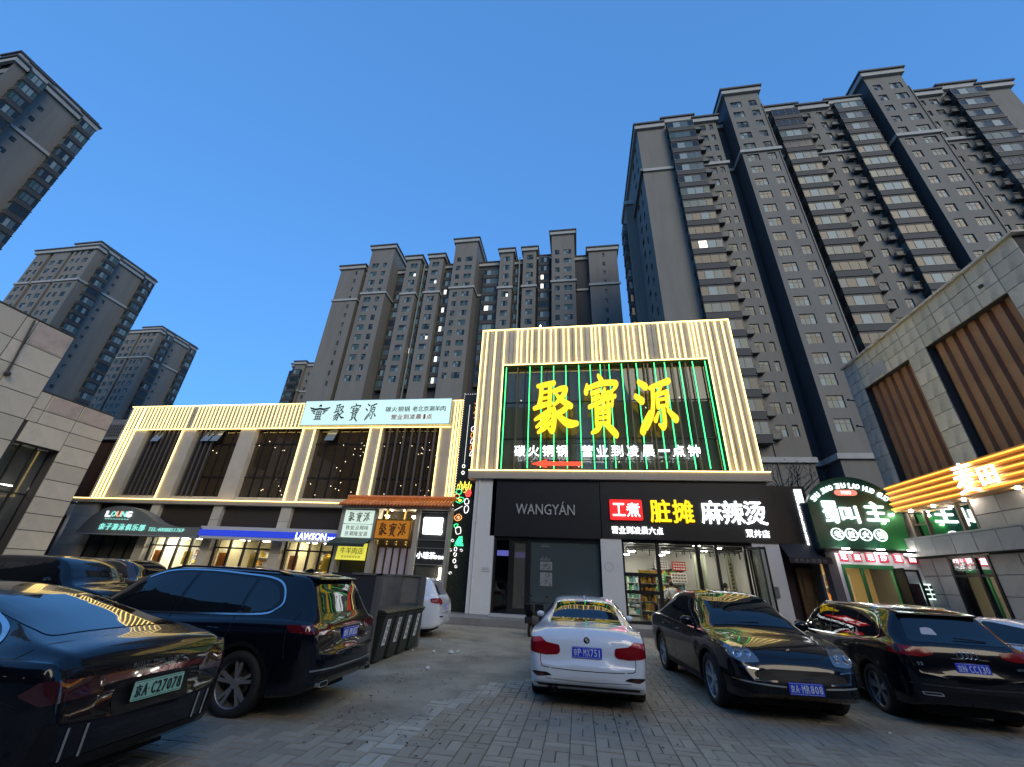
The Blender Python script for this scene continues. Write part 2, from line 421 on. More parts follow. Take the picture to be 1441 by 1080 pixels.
# litter and leaves on the paving
paperm = mat('crumpled_paper', (.62, .61, .58), .8)
for i, (x, y, s) in enumerate(((-3.62, 11.52, .05), (-3.2, 11.6, .07), (-4.1, 13.5, .05), (-3.1, 11.9, .045), (-4.2, 11.6, .03), (-3.1, 9.6, .05), (1.5, 5.6, .035), (4.3, 8.0, .025))):
    b = MB(); rr = random.Random(i); b.ball((x, y, .02 + s * .6), s, 8, sq=(1, .8, .6))
    b.v = [(vx + rr.uniform(-.3, .3) * s, vy + rr.uniform(-.3, .3) * s, max(.016, vz + rr.uniform(-.2, .2) * s)) for vx, vy, vz in b.v]
    setp(b.build('litter', paperm), 'small crumpled scrap of white paper lying on the paving', 'litter', 'paper scraps on the ground')
_dm = mat('dark_leaf_litter', (.03, .026, .02), .9)
b = MB(); rr = random.Random(4)
for i in range(420):
    cx, cy = rr.choice(((-3.6, 7.2), (-2.9, 8.9), (-3.2, 11.2), (-2.4, 6.0), (.6, 7.4)))
    x, y = rr.gauss(cx, .55), rr.gauss(cy, .5); a = rr.uniform(0, 6.28); s = rr.uniform(.008, .03)
    b.quad(*[(x + s * math.cos(a + k * 1.57) * (1 if k % 2 else .5), y + s * math.sin(a + k * 1.57) * (1 if k % 2 else .5), .030 + rr.uniform(0, .010)) for k in range(4)])
setp(b.build('ground_debris', _dm), kind='stuff')

# ------------------------------------------------------------------ apartment towers
tw = mat('tower_render_grey', (.18, .170, .150), .8, var=.10, vscale=.15, dirt=(.115, .111, .097), dscale=.45, damt=.55, streak=.12)
twd = mat('tower_render_dark_shaded', (.045, .047, .052), .8)  # recesses and left returns: darker paint, with shade put into the colour
tband = mat('tower_cornice_pale', (.36, .36, .34), .7, dirt=(.2, .2, .19), dscale=.8, damt=.4)
tcap = mat('tower_cap_dark', (.06, .062, .066), .7)
tfr = mat('window_frame_dark', (.025, .027, .03), .4)
bal_p = mat('balcony_parapet', (.045, .046, .046), .7)
bal_r = mat('balcony_rail_pale', (.22, .23, .22), .5)
GL = [mat('far_glass_dark', (.02, .026, .028), .12, spec=.35), mat('far_glass_sky', (.08, .12, .13), .2, spec=.3),
      mat('far_glass_curtain', (.20, .27, .28), .3, spec=.25), mat('far_glass_green', (.05, .10, .09), .15, spec=.35)]
def wall_seg(mb, p0, p1, z0, z1, ops=(), rows=(), depth=.16, mi=0, mr=0):
    x0, y0 = p0; x1, y1 = p1; L = math.hypot(x1 - x0, y1 - y0); d = ((x1 - x0) / L, (y1 - y0) / L); inn = (-d[1], d[0])
    def P(s, z, k=0.): return (x0 + d[0] * s + inn[0] * k, y0 + d[1] * s + inn[1] * k, z)
    rows = [r for r in rows if r[0] > z0 and r[1] < z1]
    if not ops or not rows:
        mb.quad(P(0, z0), P(L, z0), P(L, z1), P(0, z1), mi); return
    ss = sorted({0., L, *[v for o in ops for v in o]}); zs = sorted({z0, z1, *[v for r in rows for v in r]})
    for a, b in zip(ss, ss[1:]):
        isx = any(o[0] - 1e-6 <= a and b <= o[1] + 1e-6 for o in ops)
        if not isx: mb.quad(P(a, z0), P(b, z0), P(b, z1), P(a, z1), mi); continue
        for c, e in zip(zs, zs[1:]):
            if any(r[0] - 1e-6 <= c and e <= r[1] + 1e-6 for r in rows):
                mb.quad(P(a, c), P(b, c), P(b, c, depth), P(a, c, depth), mr); mb.quad(P(a, e, depth), P(b, e, depth), P(b, e), P(a, e), mr)
                mb.quad(P(a, c), P(a, c, depth), P(a, e, depth), P(a, e), mr); mb.quad(P(b, c, depth), P(b, c), P(b, e), P(b, e, depth), mr)
            else: mb.quad(P(a, c), P(b, c), P(b, e), P(a, e), mi)
_wm = {}
def win_mesh(w, h, var=0, lit=False, cols=2, tr=.62, dep=.05):
    """frame with panes as real pieces; local x along wall, z up, y=0 the outer face (looking -y)"""
    k = (round(w, 2), round(h, 2), var, lit, cols, dep)
    if k in _wm: return _wm[k]
    m = MB(); t = .055; rr = random.Random(var * 7 + cols)
    m.box(-w / 2, w / 2, 0, dep, 0, t); m.box(-w / 2, w / 2, 0, dep, h - t, h); m.box(-w / 2, -w / 2 + t, 0, dep, t, h - t); m.box(w / 2 - t, w / 2, 0, dep, t, h - t)
    for i in range(1, cols):
        x = -w / 2 + w * i / cols; m.box(x - t / 2, x + t / 2, .004, dep - .004, t, h - t)
    if tr: m.box(-w / 2 + t, w / 2 - t, .008, dep - .008, h * tr, h * tr + t * .8)
    for i in range(cols):
        a = -w / 2 + w * i / cols; b = a + w / cols
        for (c, e) in (((0, h * tr), (h * tr, h)) if tr else ((0, h),)):
            g_ = 4 if (lit and i == cols - 1 and c == 0) else (0, 1, 0, 1, 3, 2)[rr.randrange(6)] if var % 4 else (1, 2, 0, 0)[rr.randrange(4)]
            y = dep * .55; m.quad((a, y, c), (b, y, c), (b, y, e), (a, y, e), 1 + g_)
    _wm[k] = m.mesh('window', [tfr] + GL + [WIN_E]); return _wm[k]
def balc_mesh(w, d, h, var, lit=False, n=4):
    k = ('b', round(w, 2), d, round(h, 2), var, lit, n)
    if k in _wm: return _wm[k]
    m = MB(); rr = random.Random(var + 3); hp = .95; hg = h - .38
    m.box(-w / 2 - .08, w / 2 + .08, -d - .1, 0, -.16, 0, 6)            # slab edge
    m.box(-w / 2, w / 2, -d, 0, 0, hp - .06, 6); m.box(-w / 2 - .03, w / 2 + .03, -d - .04, 0, hp - .06, hp, 7 if var % 3 else 6)
    m.box(-w / 2, w / 2, -d, 0, hg, h - .16, 6)
    ws = [0, .22, .5, .78, 1] if n == 4 else [i / n for i in range(n + 1)]
    for i, f in enumerate(ws):
        x = -w / 2 + w * f; m.box(x - .035, x + .035, -d - .0 + .01, -d + .07, hp, hg, 0)
    m.box(-w / 2, w / 2, -d + .01, -d + .06, hg - .06, hg, 0)
    for a, b in zip(ws, ws[1:]):
        mid = abs((a + b) / 2 - .5) < .2
        g_ = 4 if (lit and mid and a < .4) else rr.choice((1, 2, 2, 1, 0) if mid else (0, 0, 0, 1, 3))
        m.quad((-w / 2 + w * a, -d + .04, hp), (-w / 2 + w * b, -d + .04, hp), (-w / 2 + w * b, -d + .04, hg), (-w / 2 + w * a, -d + .04, hg), 1 + g_)
    for s in (-1, 1):
        x = s * (w / 2 - .04); m.quad((x, -d, hp), (x, 0, hp), (x, 0, hg), (x, -d, hg), 1 + rr.choice((0, 1)))
    _wm[k] = m.mesh('balcony', [tfr] + GL + [WIN_E, bal_p, bal_r]); return _wm[k]
def ledge_mesh(w=.95, d=.75, h=1.15):
    k = ('l', w, d, h)
    if k in _wm: return _wm[k]
    m = MB(); m.box(-w / 2, w / 2, -d, 0, 0, .1, 6)
    n = 7
    for i in range(n + 1):
        x = -w / 2 + w * i / n; m.box(x - .015, x + .015, -d, -d + .03, .1, h, 0)
    for i in range(5):
        y = -d + d * i / 5
        for s in (-1, 1): m.box(s * w / 2 - .015, s * w / 2 + .015, y, y + .03, .1, h, 0)
    m.box(-w / 2, w / 2, -d, -d + .04, h, h + .04, 0)
    m.box(-w / 2 + .1, w / 2 - .1, -d + .12, -d + .5, .12, .78, 7)
    _wm[k] = m.mesh('air_conditioner_ledge', [tfr] + GL + [WIN_E, bal_p, bal_r]); return _wm[k]
def place(me, parent, p, q, s, z, k=0., name='window'):
    """put a mesh on a wall running p->q at distance s, recessed k"""
    L = math.hypot(q[0] - p[0], q[1] - p[1]); d = ((q[0] - p[0]) / L, (q[1] - p[1]) / L); inn = (-d[1], d[0])
    return link(name, me, parent, (p[0] + d[0] * s + inn[0] * k, p[1] + d[1] * s + inn[1] * k, z), (0, 0, math.atan2(d[1], d[0])))
def facade(t, segs, z0, zb, sh, yback, belt, rows0, nrow, axis='x', seed=1, lit=(), first=0, ends=(True, True)):
    """segs: (a0, a1, front, top, kind, items). axis 'x': runs along +x facing -y; axis 'y': runs along +y facing +x (front = x)
       items: ('w', centre, width, height) window column, ('b', centre, width) balconies, ('l', centre) ledges"""
    rr = random.Random(seed)
    wall, dark, cor, cap = MB(), MB(), MB(), MB()
    def XY(a, f): return (a, f) if axis == 'x' else (f, a)
    sg = -1 if axis == 'x' else 1      # outward step of 'front'
    def bx(mb, a0, a1, f0, f1, zz0, zz1):
        p, q = XY(a0, f0), XY(a1, f1); mb.box(p[0], q[0], p[1], q[1], zz0, zz1)
    for i, (a0, a1, fr, top, kind, items) in enumerate(segs):
        cor, cap, blt = MB(), MB(), MB()
        mb = dark if kind == 'dark' else wall
        p, q = XY(a0, fr), XY(a1, fr)
        ops = [(c - w / 2 - a0, c + w / 2 - a0) for (k_, c, *r_) in items if k_ == 'w' for w in (r_[0],)]
        hs = [r_[1] for (k_, c, *r_) in items if k_ == 'w']
        rows = [(rows0 + n * sh, rows0 + n * sh + (hs[0] if hs else 1.4)) for n in range(first, nrow) if rows0 + n * sh + 1.6 < top - 1.2]
        ops.sort(); wall_seg(mb, p, q, z0, top, ops, rows)
        for s_, e in ((0, a0), (1, a1)):   # returns
            nb = segs[i - 1] if (s_ == 0 and i > 0) else segs[i + 1] if (s_ == 1 and i + 1 < len(segs)) else None
            if nb and (nb[2] - fr) * sg >= 0 and nb[3] >= top: continue
            if nb is None and not ends[s_]: continue
            A, B = XY(e, fr), XY(e, yback); dk = dark if (kind == 'bay' or kind == 'dark') and axis == 'x' and s_ == 0 else wall  # left returns of bays take the dark tone as painted shade
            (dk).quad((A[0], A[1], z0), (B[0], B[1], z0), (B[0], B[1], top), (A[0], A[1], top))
        A, B = XY(a0, fr), XY(a1, yback); (wall).quad((A[0], A[1], top), (B[0], A[1], top), (B[0], B[1], top), (A[0], B[1], top))
        l = segs[i - 1] if i else None; r_ = segs[i + 1] if i + 1 < len(segs) else None
        def free(nb): return nb is None or (nb[2] - fr) * sg < -.05 or nb[3] < top - .5
        e0, e1 = (.55 if free(l) else 0), (.55 if free(r_) else 0)
        bx(cor, a0 - e0 * .8, a1 + e1 * .8, fr + sg * .45, fr - sg * .3, top - 1.25, top - .3)
        bx(cap, a0 - e0 * 1.2, a1 + e1 * 1.2, fr + sg * .7, fr - sg * .3, top - .3, top + .05)
        for s_, e, nb in ((-1, a0, l), (1, a1, r_)):     # cornice along the returns
            if free(nb):
                end = yback if nb is None or nb[3] < top - .5 else nb[2]
                bx(cor, e, e + s_ * .44, fr - sg * .3, end, top - 1.25, top - .3); bx(cap, e, e + s_ * .66, fr - sg * .3, end, top - .3, top + .05)
        for bz in belt:
            e0, e1 = (.3 if (l is None or (l[2] - fr) * sg < -.05) else 0), (.3 if (r_ is None or (r_[2] - fr) * sg < -.05) else 0)
            bx(blt, a0 - e0, a1 + e1, fr + sg * .3, fr - sg * .1, bz - .3, bz + .3)
            for s_, e, nb in ((-1, a0, l), (1, a1, r_)):
                if nb is not None and (nb[2] - fr) * sg < -.05: bx(blt, e, e + s_ * .29, fr - sg * .1, nb[2] + sg * .3, bz - .3, bz + .3)
        cor.build('cornice', tband, t); cap.build('parapet_cap', tcap, t); blt.build('belt_band', tband, t)
        for it in items:
            for n in range(first, nrow):
                z = rows0 + n * sh
                if z + 1.6 > top - 1.2: continue
                isl = (i, n) in lit
                if it[0] == 'w': place(win_mesh(it[2], it[3], rr.randrange(6), isl, 2 if it[2] < 1.6 else 3), t, p, q, it[1] - a0, z, .1)
                elif it[0] == 'b': place(balc_mesh(it[2], 1.15, sh, rr.randrange(7), isl), t, p, q, it[1] - a0, z - .95, 0, 'balcony')
                else: place(ledge_mesh(), t, p, q, it[1] - a0, z - .55, 0, 'air_conditioner_ledge')
    wall.build('wall', tw, t); 
    if dark.f: dark.build('dark_shaded_wall', twd, t)
def balc_on_y(t, X, yc, w, z0, sh, n0, n1, seed, rows0):
    rr = random.Random(seed)
    for n in range(n0, n1):
        place(balc_mesh(w, 1.15, sh, rr.randrange(7)), t, (X, yc - 1), (X, yc + 1), 1, rows0 + n * sh - .95, 0, 'balcony')

# right tower (27 storeys, nearest)
t = thing('apartment_tower', 'nearest and largest grey apartment tower, on the right, rising behind the lit signs', 'apartment tower', (41.5, 55, 0))
SH = 2.815
segs = [(12.6, 17.4, 48, 77.3, 'w', []), (17.4, 22.0, 48, 78.2, 'w', [('b', 19.7, 4.3)]),
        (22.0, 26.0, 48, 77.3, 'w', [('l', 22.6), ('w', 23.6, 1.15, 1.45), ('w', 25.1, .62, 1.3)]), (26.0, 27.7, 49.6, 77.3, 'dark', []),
        (27.7, 33.2, 46.4, 81.7, 'bay', [('w', 29.2, 1.75, 1.55), ('w', 31.9, 1.2, 1.5)]), (33.2, 34.3, 48.9, 77.3, 'dark', []),
        (34.3, 38.9, 48, 77.9, 'w', [('b', 36.6, 4.1)]), (38.9, 44.1, 48, 77.3, 'w', [('l', 39.6), ('w', 40.5, .9, 1.4), ('w', 42.4, .9, 1.4), ('l', 43.4)]),
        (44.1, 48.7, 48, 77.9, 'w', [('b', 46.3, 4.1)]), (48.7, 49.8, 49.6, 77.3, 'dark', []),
        (49.8, 55.3, 46.4, 81.7, 'bay', [('w', 51.1, 1.2, 1.5), ('w', 53.8, 1.75, 1.55)]), (55.3, 56.8, 48.6, 77.3, 'dark', []),
        (56.8, 60.9, 48, 77.3, 'w', [('w', 57.7, .62, 1.3), ('w', 59.3, 1.15, 1.45), ('l', 60.4)]), (60.9, 65.5, 48, 78.2, 'w', [('b', 63.2, 4.3)]),
        (65.5, 70.3, 48, 77.3, 'w', [])]
# window rows: one row has its centre at z = 55.1
r0 = 55.1 - .75 - SH * 14
facade(t, segs, 0, 0, SH, 64, (65.0, 15.0), r0, 24, seed=3, lit={(1, 11)}, first=1, ends=(False, True))
wl = MB(); wall_seg(wl, (12.6, 64), (12.6, 48), 0, 77.3, [(9.0, 10.4), (12.5, 13.5)], [(r0 + n * SH, r0 + n * SH + 1.4) for n in range(5, 22)])
wl.box(12.15, 12.6, 47.6, 64, 64.7, 65.3); wl.box(10.9, 12.6, 57.5, 62, 0, 68.5); wl.build('side_wall', tw, t)
b = MB(); b.box(10.6, 12.2, 57.2, 62.2, 68.3, 69.2); b.build('cornice', tband, t)
rr = random.Random(5)
for n in range(8, 21):
    for s, w in ((9.7, 1.4), (13., 1.0)): place(win_mesh(w, 1.4, rr.randrange(6)), t, (12.6, 64), (12.6, 48), s, r0 + n * SH, .1)
    if n < 18: place(balc_mesh(2.6, .7, SH, rr.randrange(7), n=3), t, (10.9, 62), (10.9, 57.5), 2.2, r0 + n * SH - .95, 0, 'balcony')
# drain pipe lines on the front
p = MB()
for x, y in ((33.15, 46.34), (55.35, 46.34), (22.3, 47.93)): p.box(x - .06, x + .06, y - .06, y + .04, 10, 77)
p.build('rain_pipe', tfr, t)

# central tower (about 80 m behind)
t = thing('apartment_tower', 'wide grey apartment tower above the white restaurant signboard, a few windows lit', 'apartment tower', (-26, 87, 0))
Y = 80.5; SH2 = 2.9
segs = [(-64.8, -57.7, Y, 80.3, 'w', [('w', -59.9, .6, 1.3)]), (-57.7, -55.6, Y + 1.6, 79.2, 'dark', []),
        (-55.2, -48.4, 78.4, 84.9, 'bay', [('w', -53.2, 1.9, 1.6), ('w', -50.4, 1.1, 1.5)]), (-48.4, -44.6, Y + 2.2, 79.2, 'dark', [('b', -46.2, 2.6)]),
        (-44.6, -40.6, 79.5, 81.1, 'bay', [('w', -42.4, 1.9, 1.6)]), (-40.6, -38.1, Y + 1.8, 79.2, 'dark', [('b', -39.9, 1.7)]),
        (-38.1, -34.1, 79.5, 81.1, 'bay', [('w', -36.2, 1.9, 1.6)]), (-34.1, -31.0, Y + 1.4, 79.2, 'dark', [('b', -32.5, 2.6)]),
        (-30.8, -24.6, 78.4, 84.9, 'bay', [('w', -29.3, 1.1, 1.5), ('w', -26.6, 1.9, 1.6)]), (-24.6, -18.4, Y + 1.6, 79.2, 'dark', [('b', -20.9, 4.0)]),
        (-18.4, -14.9, 79.5, 81.1, 'bay', [('w', -16.6, 1.7, 1.6)]), (-14.9, -12.2, Y + 1.8, 79.2, 'dark', [('b', -13.9, 1.7)]),
        (-12.2, -8.8, 79.5, 81.1, 'bay', [('w', -10.4, 1.7, 1.6)]), (-8.8, -4.8, Y + 1.4, 80.0, 'dark', [('b', -6.9, 2.8)]),
        (-4.7, 1.1, 78.4, 84.9, 'bay', [('w', -3.3, 1.1, 1.5), ('w', -.7, 1.9, 1.6)]), (1.1, 4.7, Y + 1.8, 79.2, 'dark', []),
        (4.7, 11.8, Y, 80.3, 'w', [('w', 8.4, .6, 1.3)])]
lit = {(4, 24), (6, 23), (7, 22), (7, 18), (7, 20), (7, 13), (5, 16), (6, 17), (13, 23), (13, 22), (13, 16), (10, 21), (7, 15), (12, 17), (9, 20)}
segs2 = []
for s in segs:
    it = []
    for q in s[5]: it.append(q)
    segs2.append((*s[:5], it))
facade(t, segs2, 0, 0, SH2, 96, (68.2,), 77.0 - SH2 * 25, 26, seed=8, lit=lit, first=13)
p = MB()
for x in (-39.5, -13.2): p.box(x - .13, x + .13, 79.9, 80.2, 0, 78.6)
p.build('rain_pipe', mat('pipe_pale', (.2, .22, .18), .6), t)

# three towers of one kind on the left
def left_tower(label, X, y0, D, wid, zoff, n0, group='slab towers on the left'):
    t = thing('apartment_tower', label, 'apartment tower', (X, y0, 0), 0, group)
    H = 80.0; r0 = 77.3 - SH2 * 26
    # face towards +x
    sd = [(y0, y0 + .12 * D, X, H, 'w', []), (y0 + .12 * D, y0 + .32 * D, X, H + .9, 'w', [('b', y0 + .22 * D, .19 * D)]),
          (y0 + .32 * D, y0 + .80 * D, X, H, 'w', [('w', y0 + .45 * D, .75, .95)]), (y0 + .80 * D, y0 + D, X, H + .9, 'w', [('b', y0 + .9 * D, .19 * D)])]
    facade(t, sd, 0, 0, SH2, X - wid, (68.2,), r0, 27, axis='y', seed=int(-X), first=n0, ends=(False, True))
    if wid > 8:
        xs = X - wid; q = wid / 22.
        fr = [(xs, xs + 5 * q, y0 + .02, H - .02, 'w', [('w', xs + 1.5, 1.5, 1.5), ('w', xs + 3.6, .9, 1.4)]), (xs + 5 * q, xs + 6.4 * q, y0 + 1.5, H - .02, 'dark', []),
              (xs + 6.4 * q, xs + 12.5 * q, y0 + .02, H - .02, 'w', [('w', xs + 8 * q, 1.5, 1.5), ('w', xs + 10.9 * q, 1.5, 1.5)]), (xs + 12.5 * q, xs + 13.6 * q, y0 + 1.5, H - .02, 'dark', []),
              (xs + 13.6 * q, xs + wid - .02, y0 + .02, H + 1.2, 'w', [('w', xs + 15 * q, 1.0, 1.5), ('w', xs + 16.9 * q, 1.0, 1.5), ('w', xs + 19.6 * q, 1.5, 1.5)])]
        facade(t, fr, 0, 0, SH2, y0 + D, (68.2,), r0, 27, seed=int(-X) + 1, first=n0, ends=(True, False))
    return t
left_tower('grey apartment tower cut by the upper left corner', -94.6, 24.7, 12.2, 9.0, 0, 14)
left_tower('grey apartment tower in the left middle distance, right behind the stone clad wall', -129, 65.3, 15.6, 21, 0, 8)
left_tower('farthest of the left grey towers, small, above the lit fascia of the low building', -152, 105, 15, 20, 0, 8)
# small tower end peeping out left of the central tower
t = thing('apartment_tower', 'small far apartment tower peeping out at the left edge of the wide central tower', 'apartment tower', (-86, 112, 0))
facade(t, [(-98, -96.4, 112, 67, 'dark', [('b', -97.2, 1.4)]), (-96.4, -92.6, 111, 67.4, 'w', [('b', -94.5, 3.0)]), (-92.6, -84, 112, 67, 'w', [('w', -91.2, .8, 1.4), ('w', -88.6, 1.2, 1.4)])], 0, 0, SH2, 124, (56,), 4, 21, seed=20, first=11)
# ------------------------------------------------------------------ main lit building
brown = mat('slat_board_brown', (.50, .46, .36), .55, var=.25, vscale=1.5, bump=.15, bscale=12)
brown_d = mat('slat_joint_dark', (.12, .10, .07), .7)
ledgem = mat('ledge_panel', (.42, .38, .32), .5, var=.1, vscale=1., dirt=(.25, .22, .18), dscale=.7, damt=.3)
blackp = mat('fascia_black_panel', (.012, .013, .015), .42, var=.3, vscale=.8)
whitew = mat('pier_white_paint', (.66, .68, .68), .5, var=.06, vscale=.7, dirt=(.55, .54, .53), dscale=.9, damt=.35)
framem = mat('shopfront_frame_black', (.012, .012, .013), .35)
glass = pane('shop_glass', (.82, .86, .85)); glass_d = pane('dark_glass', (.22, .23, .21), .5, (.16, .16, .14)); glass_t = pane('tinted_glass', (.5, .55, .55))
film = pane('frosted_film_glass', (.3, .33, .34), .82, (.075, .10, .11), rough=.09)
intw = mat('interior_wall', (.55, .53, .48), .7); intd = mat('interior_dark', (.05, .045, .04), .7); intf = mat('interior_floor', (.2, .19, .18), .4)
roofm = mat('roof_membrane', (.12, .12, .12), .9)
stepm = mat('platform_stone', (.24, .235, .225), .6, var=.15, vscale=1.5, dirt=(.1, .095, .09), dscale=1.4, damt=.6, bump=.2)
def seg_led(parent, pts_list, r, mt, name='light_strip'):
    """each strip its own part; strips alike in size share mesh data"""
    cache = {}
    for a, b in pts_list:
        a, b = Vector(a), Vector(b); d = b - a; L = d.length; ax = max(range(3), key=lambda i: abs(d[i])); k = (ax, round(L, 2), r)
        if k not in cache:
            m = MB(); h = [r, r, r]; h[ax] = L / 2; m.box(-h[0], h[0], -h[1], h[1], -h[2], h[2]); cache[k] = m.mesh(name, mt)
        link(name, cache[k], parent, (a + b) / 2)

cb = thing('commercial_building', 'two storey building with big yellow characters in a glowing frame over black shop fascias', 'building', (1.7, 24, 0))
B = MB()
B.box(-5.4, 8.7, 26.5, 34, 0, 15.2); B.box(-5.40, -4.0, 20.6, 26.5, 6.3, 15.2); B.box(7.25, 8.7, 20.6, 26.5, 6.3, 15.2)
B.box(-4.0, 7.25, 20.6, 26.5, 12.97, 15.2); B.box(-4.0, 7.25, 20.9, 26.5, 6.3, 6.75)
B.box(-5.1, -4.15, 20.62, 26.5, .28, 6.3); B.box(8.45, 8.62, 20.62, 26.5, .28, 6.3)
B.build('wall', roofm, cb)
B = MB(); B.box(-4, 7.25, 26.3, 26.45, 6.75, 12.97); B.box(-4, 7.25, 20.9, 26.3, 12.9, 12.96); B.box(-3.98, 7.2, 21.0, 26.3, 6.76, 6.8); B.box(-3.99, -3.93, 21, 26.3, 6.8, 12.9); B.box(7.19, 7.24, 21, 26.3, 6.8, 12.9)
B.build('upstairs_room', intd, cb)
# surround: backing + single boards
B = MB(); B.box(-5.44, -4.0, 20.36, 20.6, 6.72, 15.45); B.box(7.25, 8.72, 20.36, 20.6, 6.72, 15.45); B.box(-4.0, 7.25, 20.36, 20.6, 12.97, 15.45)
B.build('board_backing', brown_d, cb)
bh = {}
def board(x, z0, z1, w, y0=20.30, y1=20.36, parent=cb, mt=brown):
    k = (round(z1 - z0, 2), round(w, 2), mt.name)
    if k not in bh: m = MB(); m.box(-w / 2 + .012, w / 2 - .012, 0, y1 - y0, 0, z1 - z0); bh[k] = m.mesh('board', mt)
    link('board', bh[k], parent, (x, y0, z0))
for i in range(45): board(-3.875 + i * .25, 12.99, 15.43, .25)
for i in range(6): board(-5.32 + i * .24, 6.74, 15.43, .24); board(7.37 + i * .245, 6.74, 15.43, .245)
# strips
Ys = 20.27
L_ = []
for x in (-5.41, -5.12, -4.6, -4.04): L_.append(((x, Ys, 6.75), (x, Ys, 15.43)))
for x in (7.27, 7.58, 7.95, 8.32, 8.69): L_.append(((x, Ys, 6.75), (x, Ys, 15.43)))
for c in (277, 297, 325, 347, 380, 405, 437, 460, 497, 520, 555, 580, 628, 645, 665, 702, 720, 742, 775, 795, 818, 848, 868, 930, 955, 985, 1005, 1030, 1062, 1080, 1098, 1120):
    x = -4 + (c - 215) / 903 * 11.25 - .03
    if x < 7.15: L_.append(((x, Ys, 13.02), (x, Ys, 15.40)))
L_ += [((-5.44, Ys, 15.45), (8.72, Ys, 15.45)), ((-4.0, Ys - .03, 12.97), (7.25, Ys - .03, 12.97)), ((-5.47, 20.0, 6.73), (8.9, 20.0, 6.73))]
seg_led(cb, L_, .020, LED)
# ledge
B = MB(); B.box(-5.47, 8.9, 20.02, 20.62, 6.32, 6.70); B.build('ledge', ledgem, cb)
# window behind the big letters
for i in range(9):
    for z0, z1 in ((6.76, 8.6), (8.65, 10.75), (10.8, 12.95)):
        m = MB(); x0 = -4 + i * 1.25; m.quad((x0, 20.75, z0), (x0 + 1.25, 20.75, z0), (x0 + 1.25, 20.75, z1), (x0, 20.75, z1)); m.build('pane', glass_d, cb)
m = MB()
for z in (8.6, 10.75): m.box(-4, 7.25, 20.7, 20.8, z, z + .05)
m.build('transom', framem, cb)
m0 = MB(); m0.box(-.03, .03, -.06, .06, 6.76, 12.95); mm = m0.mesh('mullion', framem)
for i in range(1, 9): link('mullion', mm, cb, (-4 + i * 1.25, 20.74, 0))
# hanging fins and green tubes
fin = MB(); fin.box(-.03, .03, 0, .09, 6.78, 12.94); fm = fin.mesh('fin', mat('fin_bronze', (.10, .085, .06), .4))
gx = (-3.86, -2.48, -1.8, -1.11, -.42, .31, .95, 1.51, 2.0, 2.68, 3.48, 4.44, 4.99, 5.78, 6.45, 7.1)
for x in gx: link('fin', fm, cb, (x, 20.45, 0))
for x in (-3.2, 1.75, 3.05, 3.9, 4.1, 5.4, 6.1): link('fin', fm, cb, (x, 20.5, 0))
seg_led(cb, [((x, 20.42, 6.92 + (i % 3) * .03), (x, 20.42, 12.9)) for i, x in enumerate(gx) if x != 4.1], .017, GREEN_T, 'green_tube')
for (x, y, z) in ((-3.3, 23, 11.9), (-1, 24, 11.6), (1.5, 23.5, 11.8), (4.4, 24, 11.7), (6.2, 23, 11.9), (2.6, 24.5, 8.4), (-2.2, 25, 8.7), (.2, 25.3, 8.3), (5.2, 25, 8.6)):
    m = MB(); m.ball((x, y, z), .045, 8); m.build('bulb', BULB_E, cb)
# letters
for k, x0, x1, z0, z1 in (('ju', -2.19, .02, 8.79, 11.76), ('bao', .53, 2.4, 8.77, 11.98), ('yuan', 3.24, 5.14, 8.75, 11.70)):
    o = brush(k, (x0 + x1) / 2, 20.2, (z0 + z1) / 2, (x1 - x0), (z1 - z0), YEL_E, cb, ext=.1, fat=1.28)
for ch, x in zip('碳火铜锅营业到凌晨一点钟', (-2.85, -2.12, -1.38, -.66, .62, 1.36, 2.10, 2.86, 3.62, 4.34, 5.04, 5.76)):
    if ch == '一': text(ch, x - .0, 20.2, 7.80, .52, .1, WHITE_E, cb, ext=.05, bold=.012)
    else: text(ch, x - .02, 20.2, 7.79, .56, .58, WHITE_E, cb, ext=.05, bold=.009)
m = MB(); m.prism([(-2.24, 7.12), (-1.45, 7.34), (-1.45, 7.22), (.31, 7.22), (.31, 7.03), (-1.45, 7.03), (-1.45, 6.92)], 'y', 20.15, 20.25); m.build('arrow', emit('arrow_red_light', (1, .07, .03), .22), cb)
m = MB(); m.box(-2.6, 6.2, 20.28, 20.31, 7.3, 7.33); m.box(-2.6, 6.2, 20.28, 20.31, 8.2, 8.23); m.build('sign_rail', framem, cb)
m = MB(); m.lathe([(0, 15.6), (.04, 15.6), (.05, 15.66), (0, 15.72)], (-1.9, 20.35, 0), n=8); m.build('roof_lamp', LAMP_E, cb)
# black fascia, as two sign boards
m = MB(); m.box(-4.19, 1.10, 20.22, 20.5, 3.6, 6.30); m.build('fascia_panel', blackp, cb)
m = MB(); m.box(1.13, 8.66, 20.18, 20.5, 3.64, 6.30); m.build('fascia_panel', blackp, cb)
text('WANGYÁN', -1.53, 20.2, 4.93, 2.85, .62, mat('steel_letters', (.45, .45, .45), .4, .2), cb, ext=.04, bold=.006)
m = MB(); m.prism([(1.58, 4.46), (2.98, 4.46), (3.02, 4.5), (3.02, 5.34), (2.98, 5.38), (1.58, 5.38), (1.54, 5.34), (1.54, 4.5)], 'y', 20.08, 20.17); m.build('red_sign_plate', RED_E, cb)
text('工', 1.95, 20.07, 4.92, .56, .56, WHITE_E, cb, ext=.03, bold=.012); text('煮', 2.60, 20.07, 4.92, .6, .62, WHITE_E, cb, ext=.03, bold=.012)
for ch, x, mt in (('脏', 3.82, YEL_E), ('摊', 4.82, YEL_E), ('麻', 6.05, WHITE_E), ('辣', 6.98, WHITE_E), ('烫', 7.9, WHITE_E)):
    text(ch, x, 20.14, 4.9, .88, 1.0, mt, cb, ext=.06, bold=.035 if mt is YEL_E else .02)
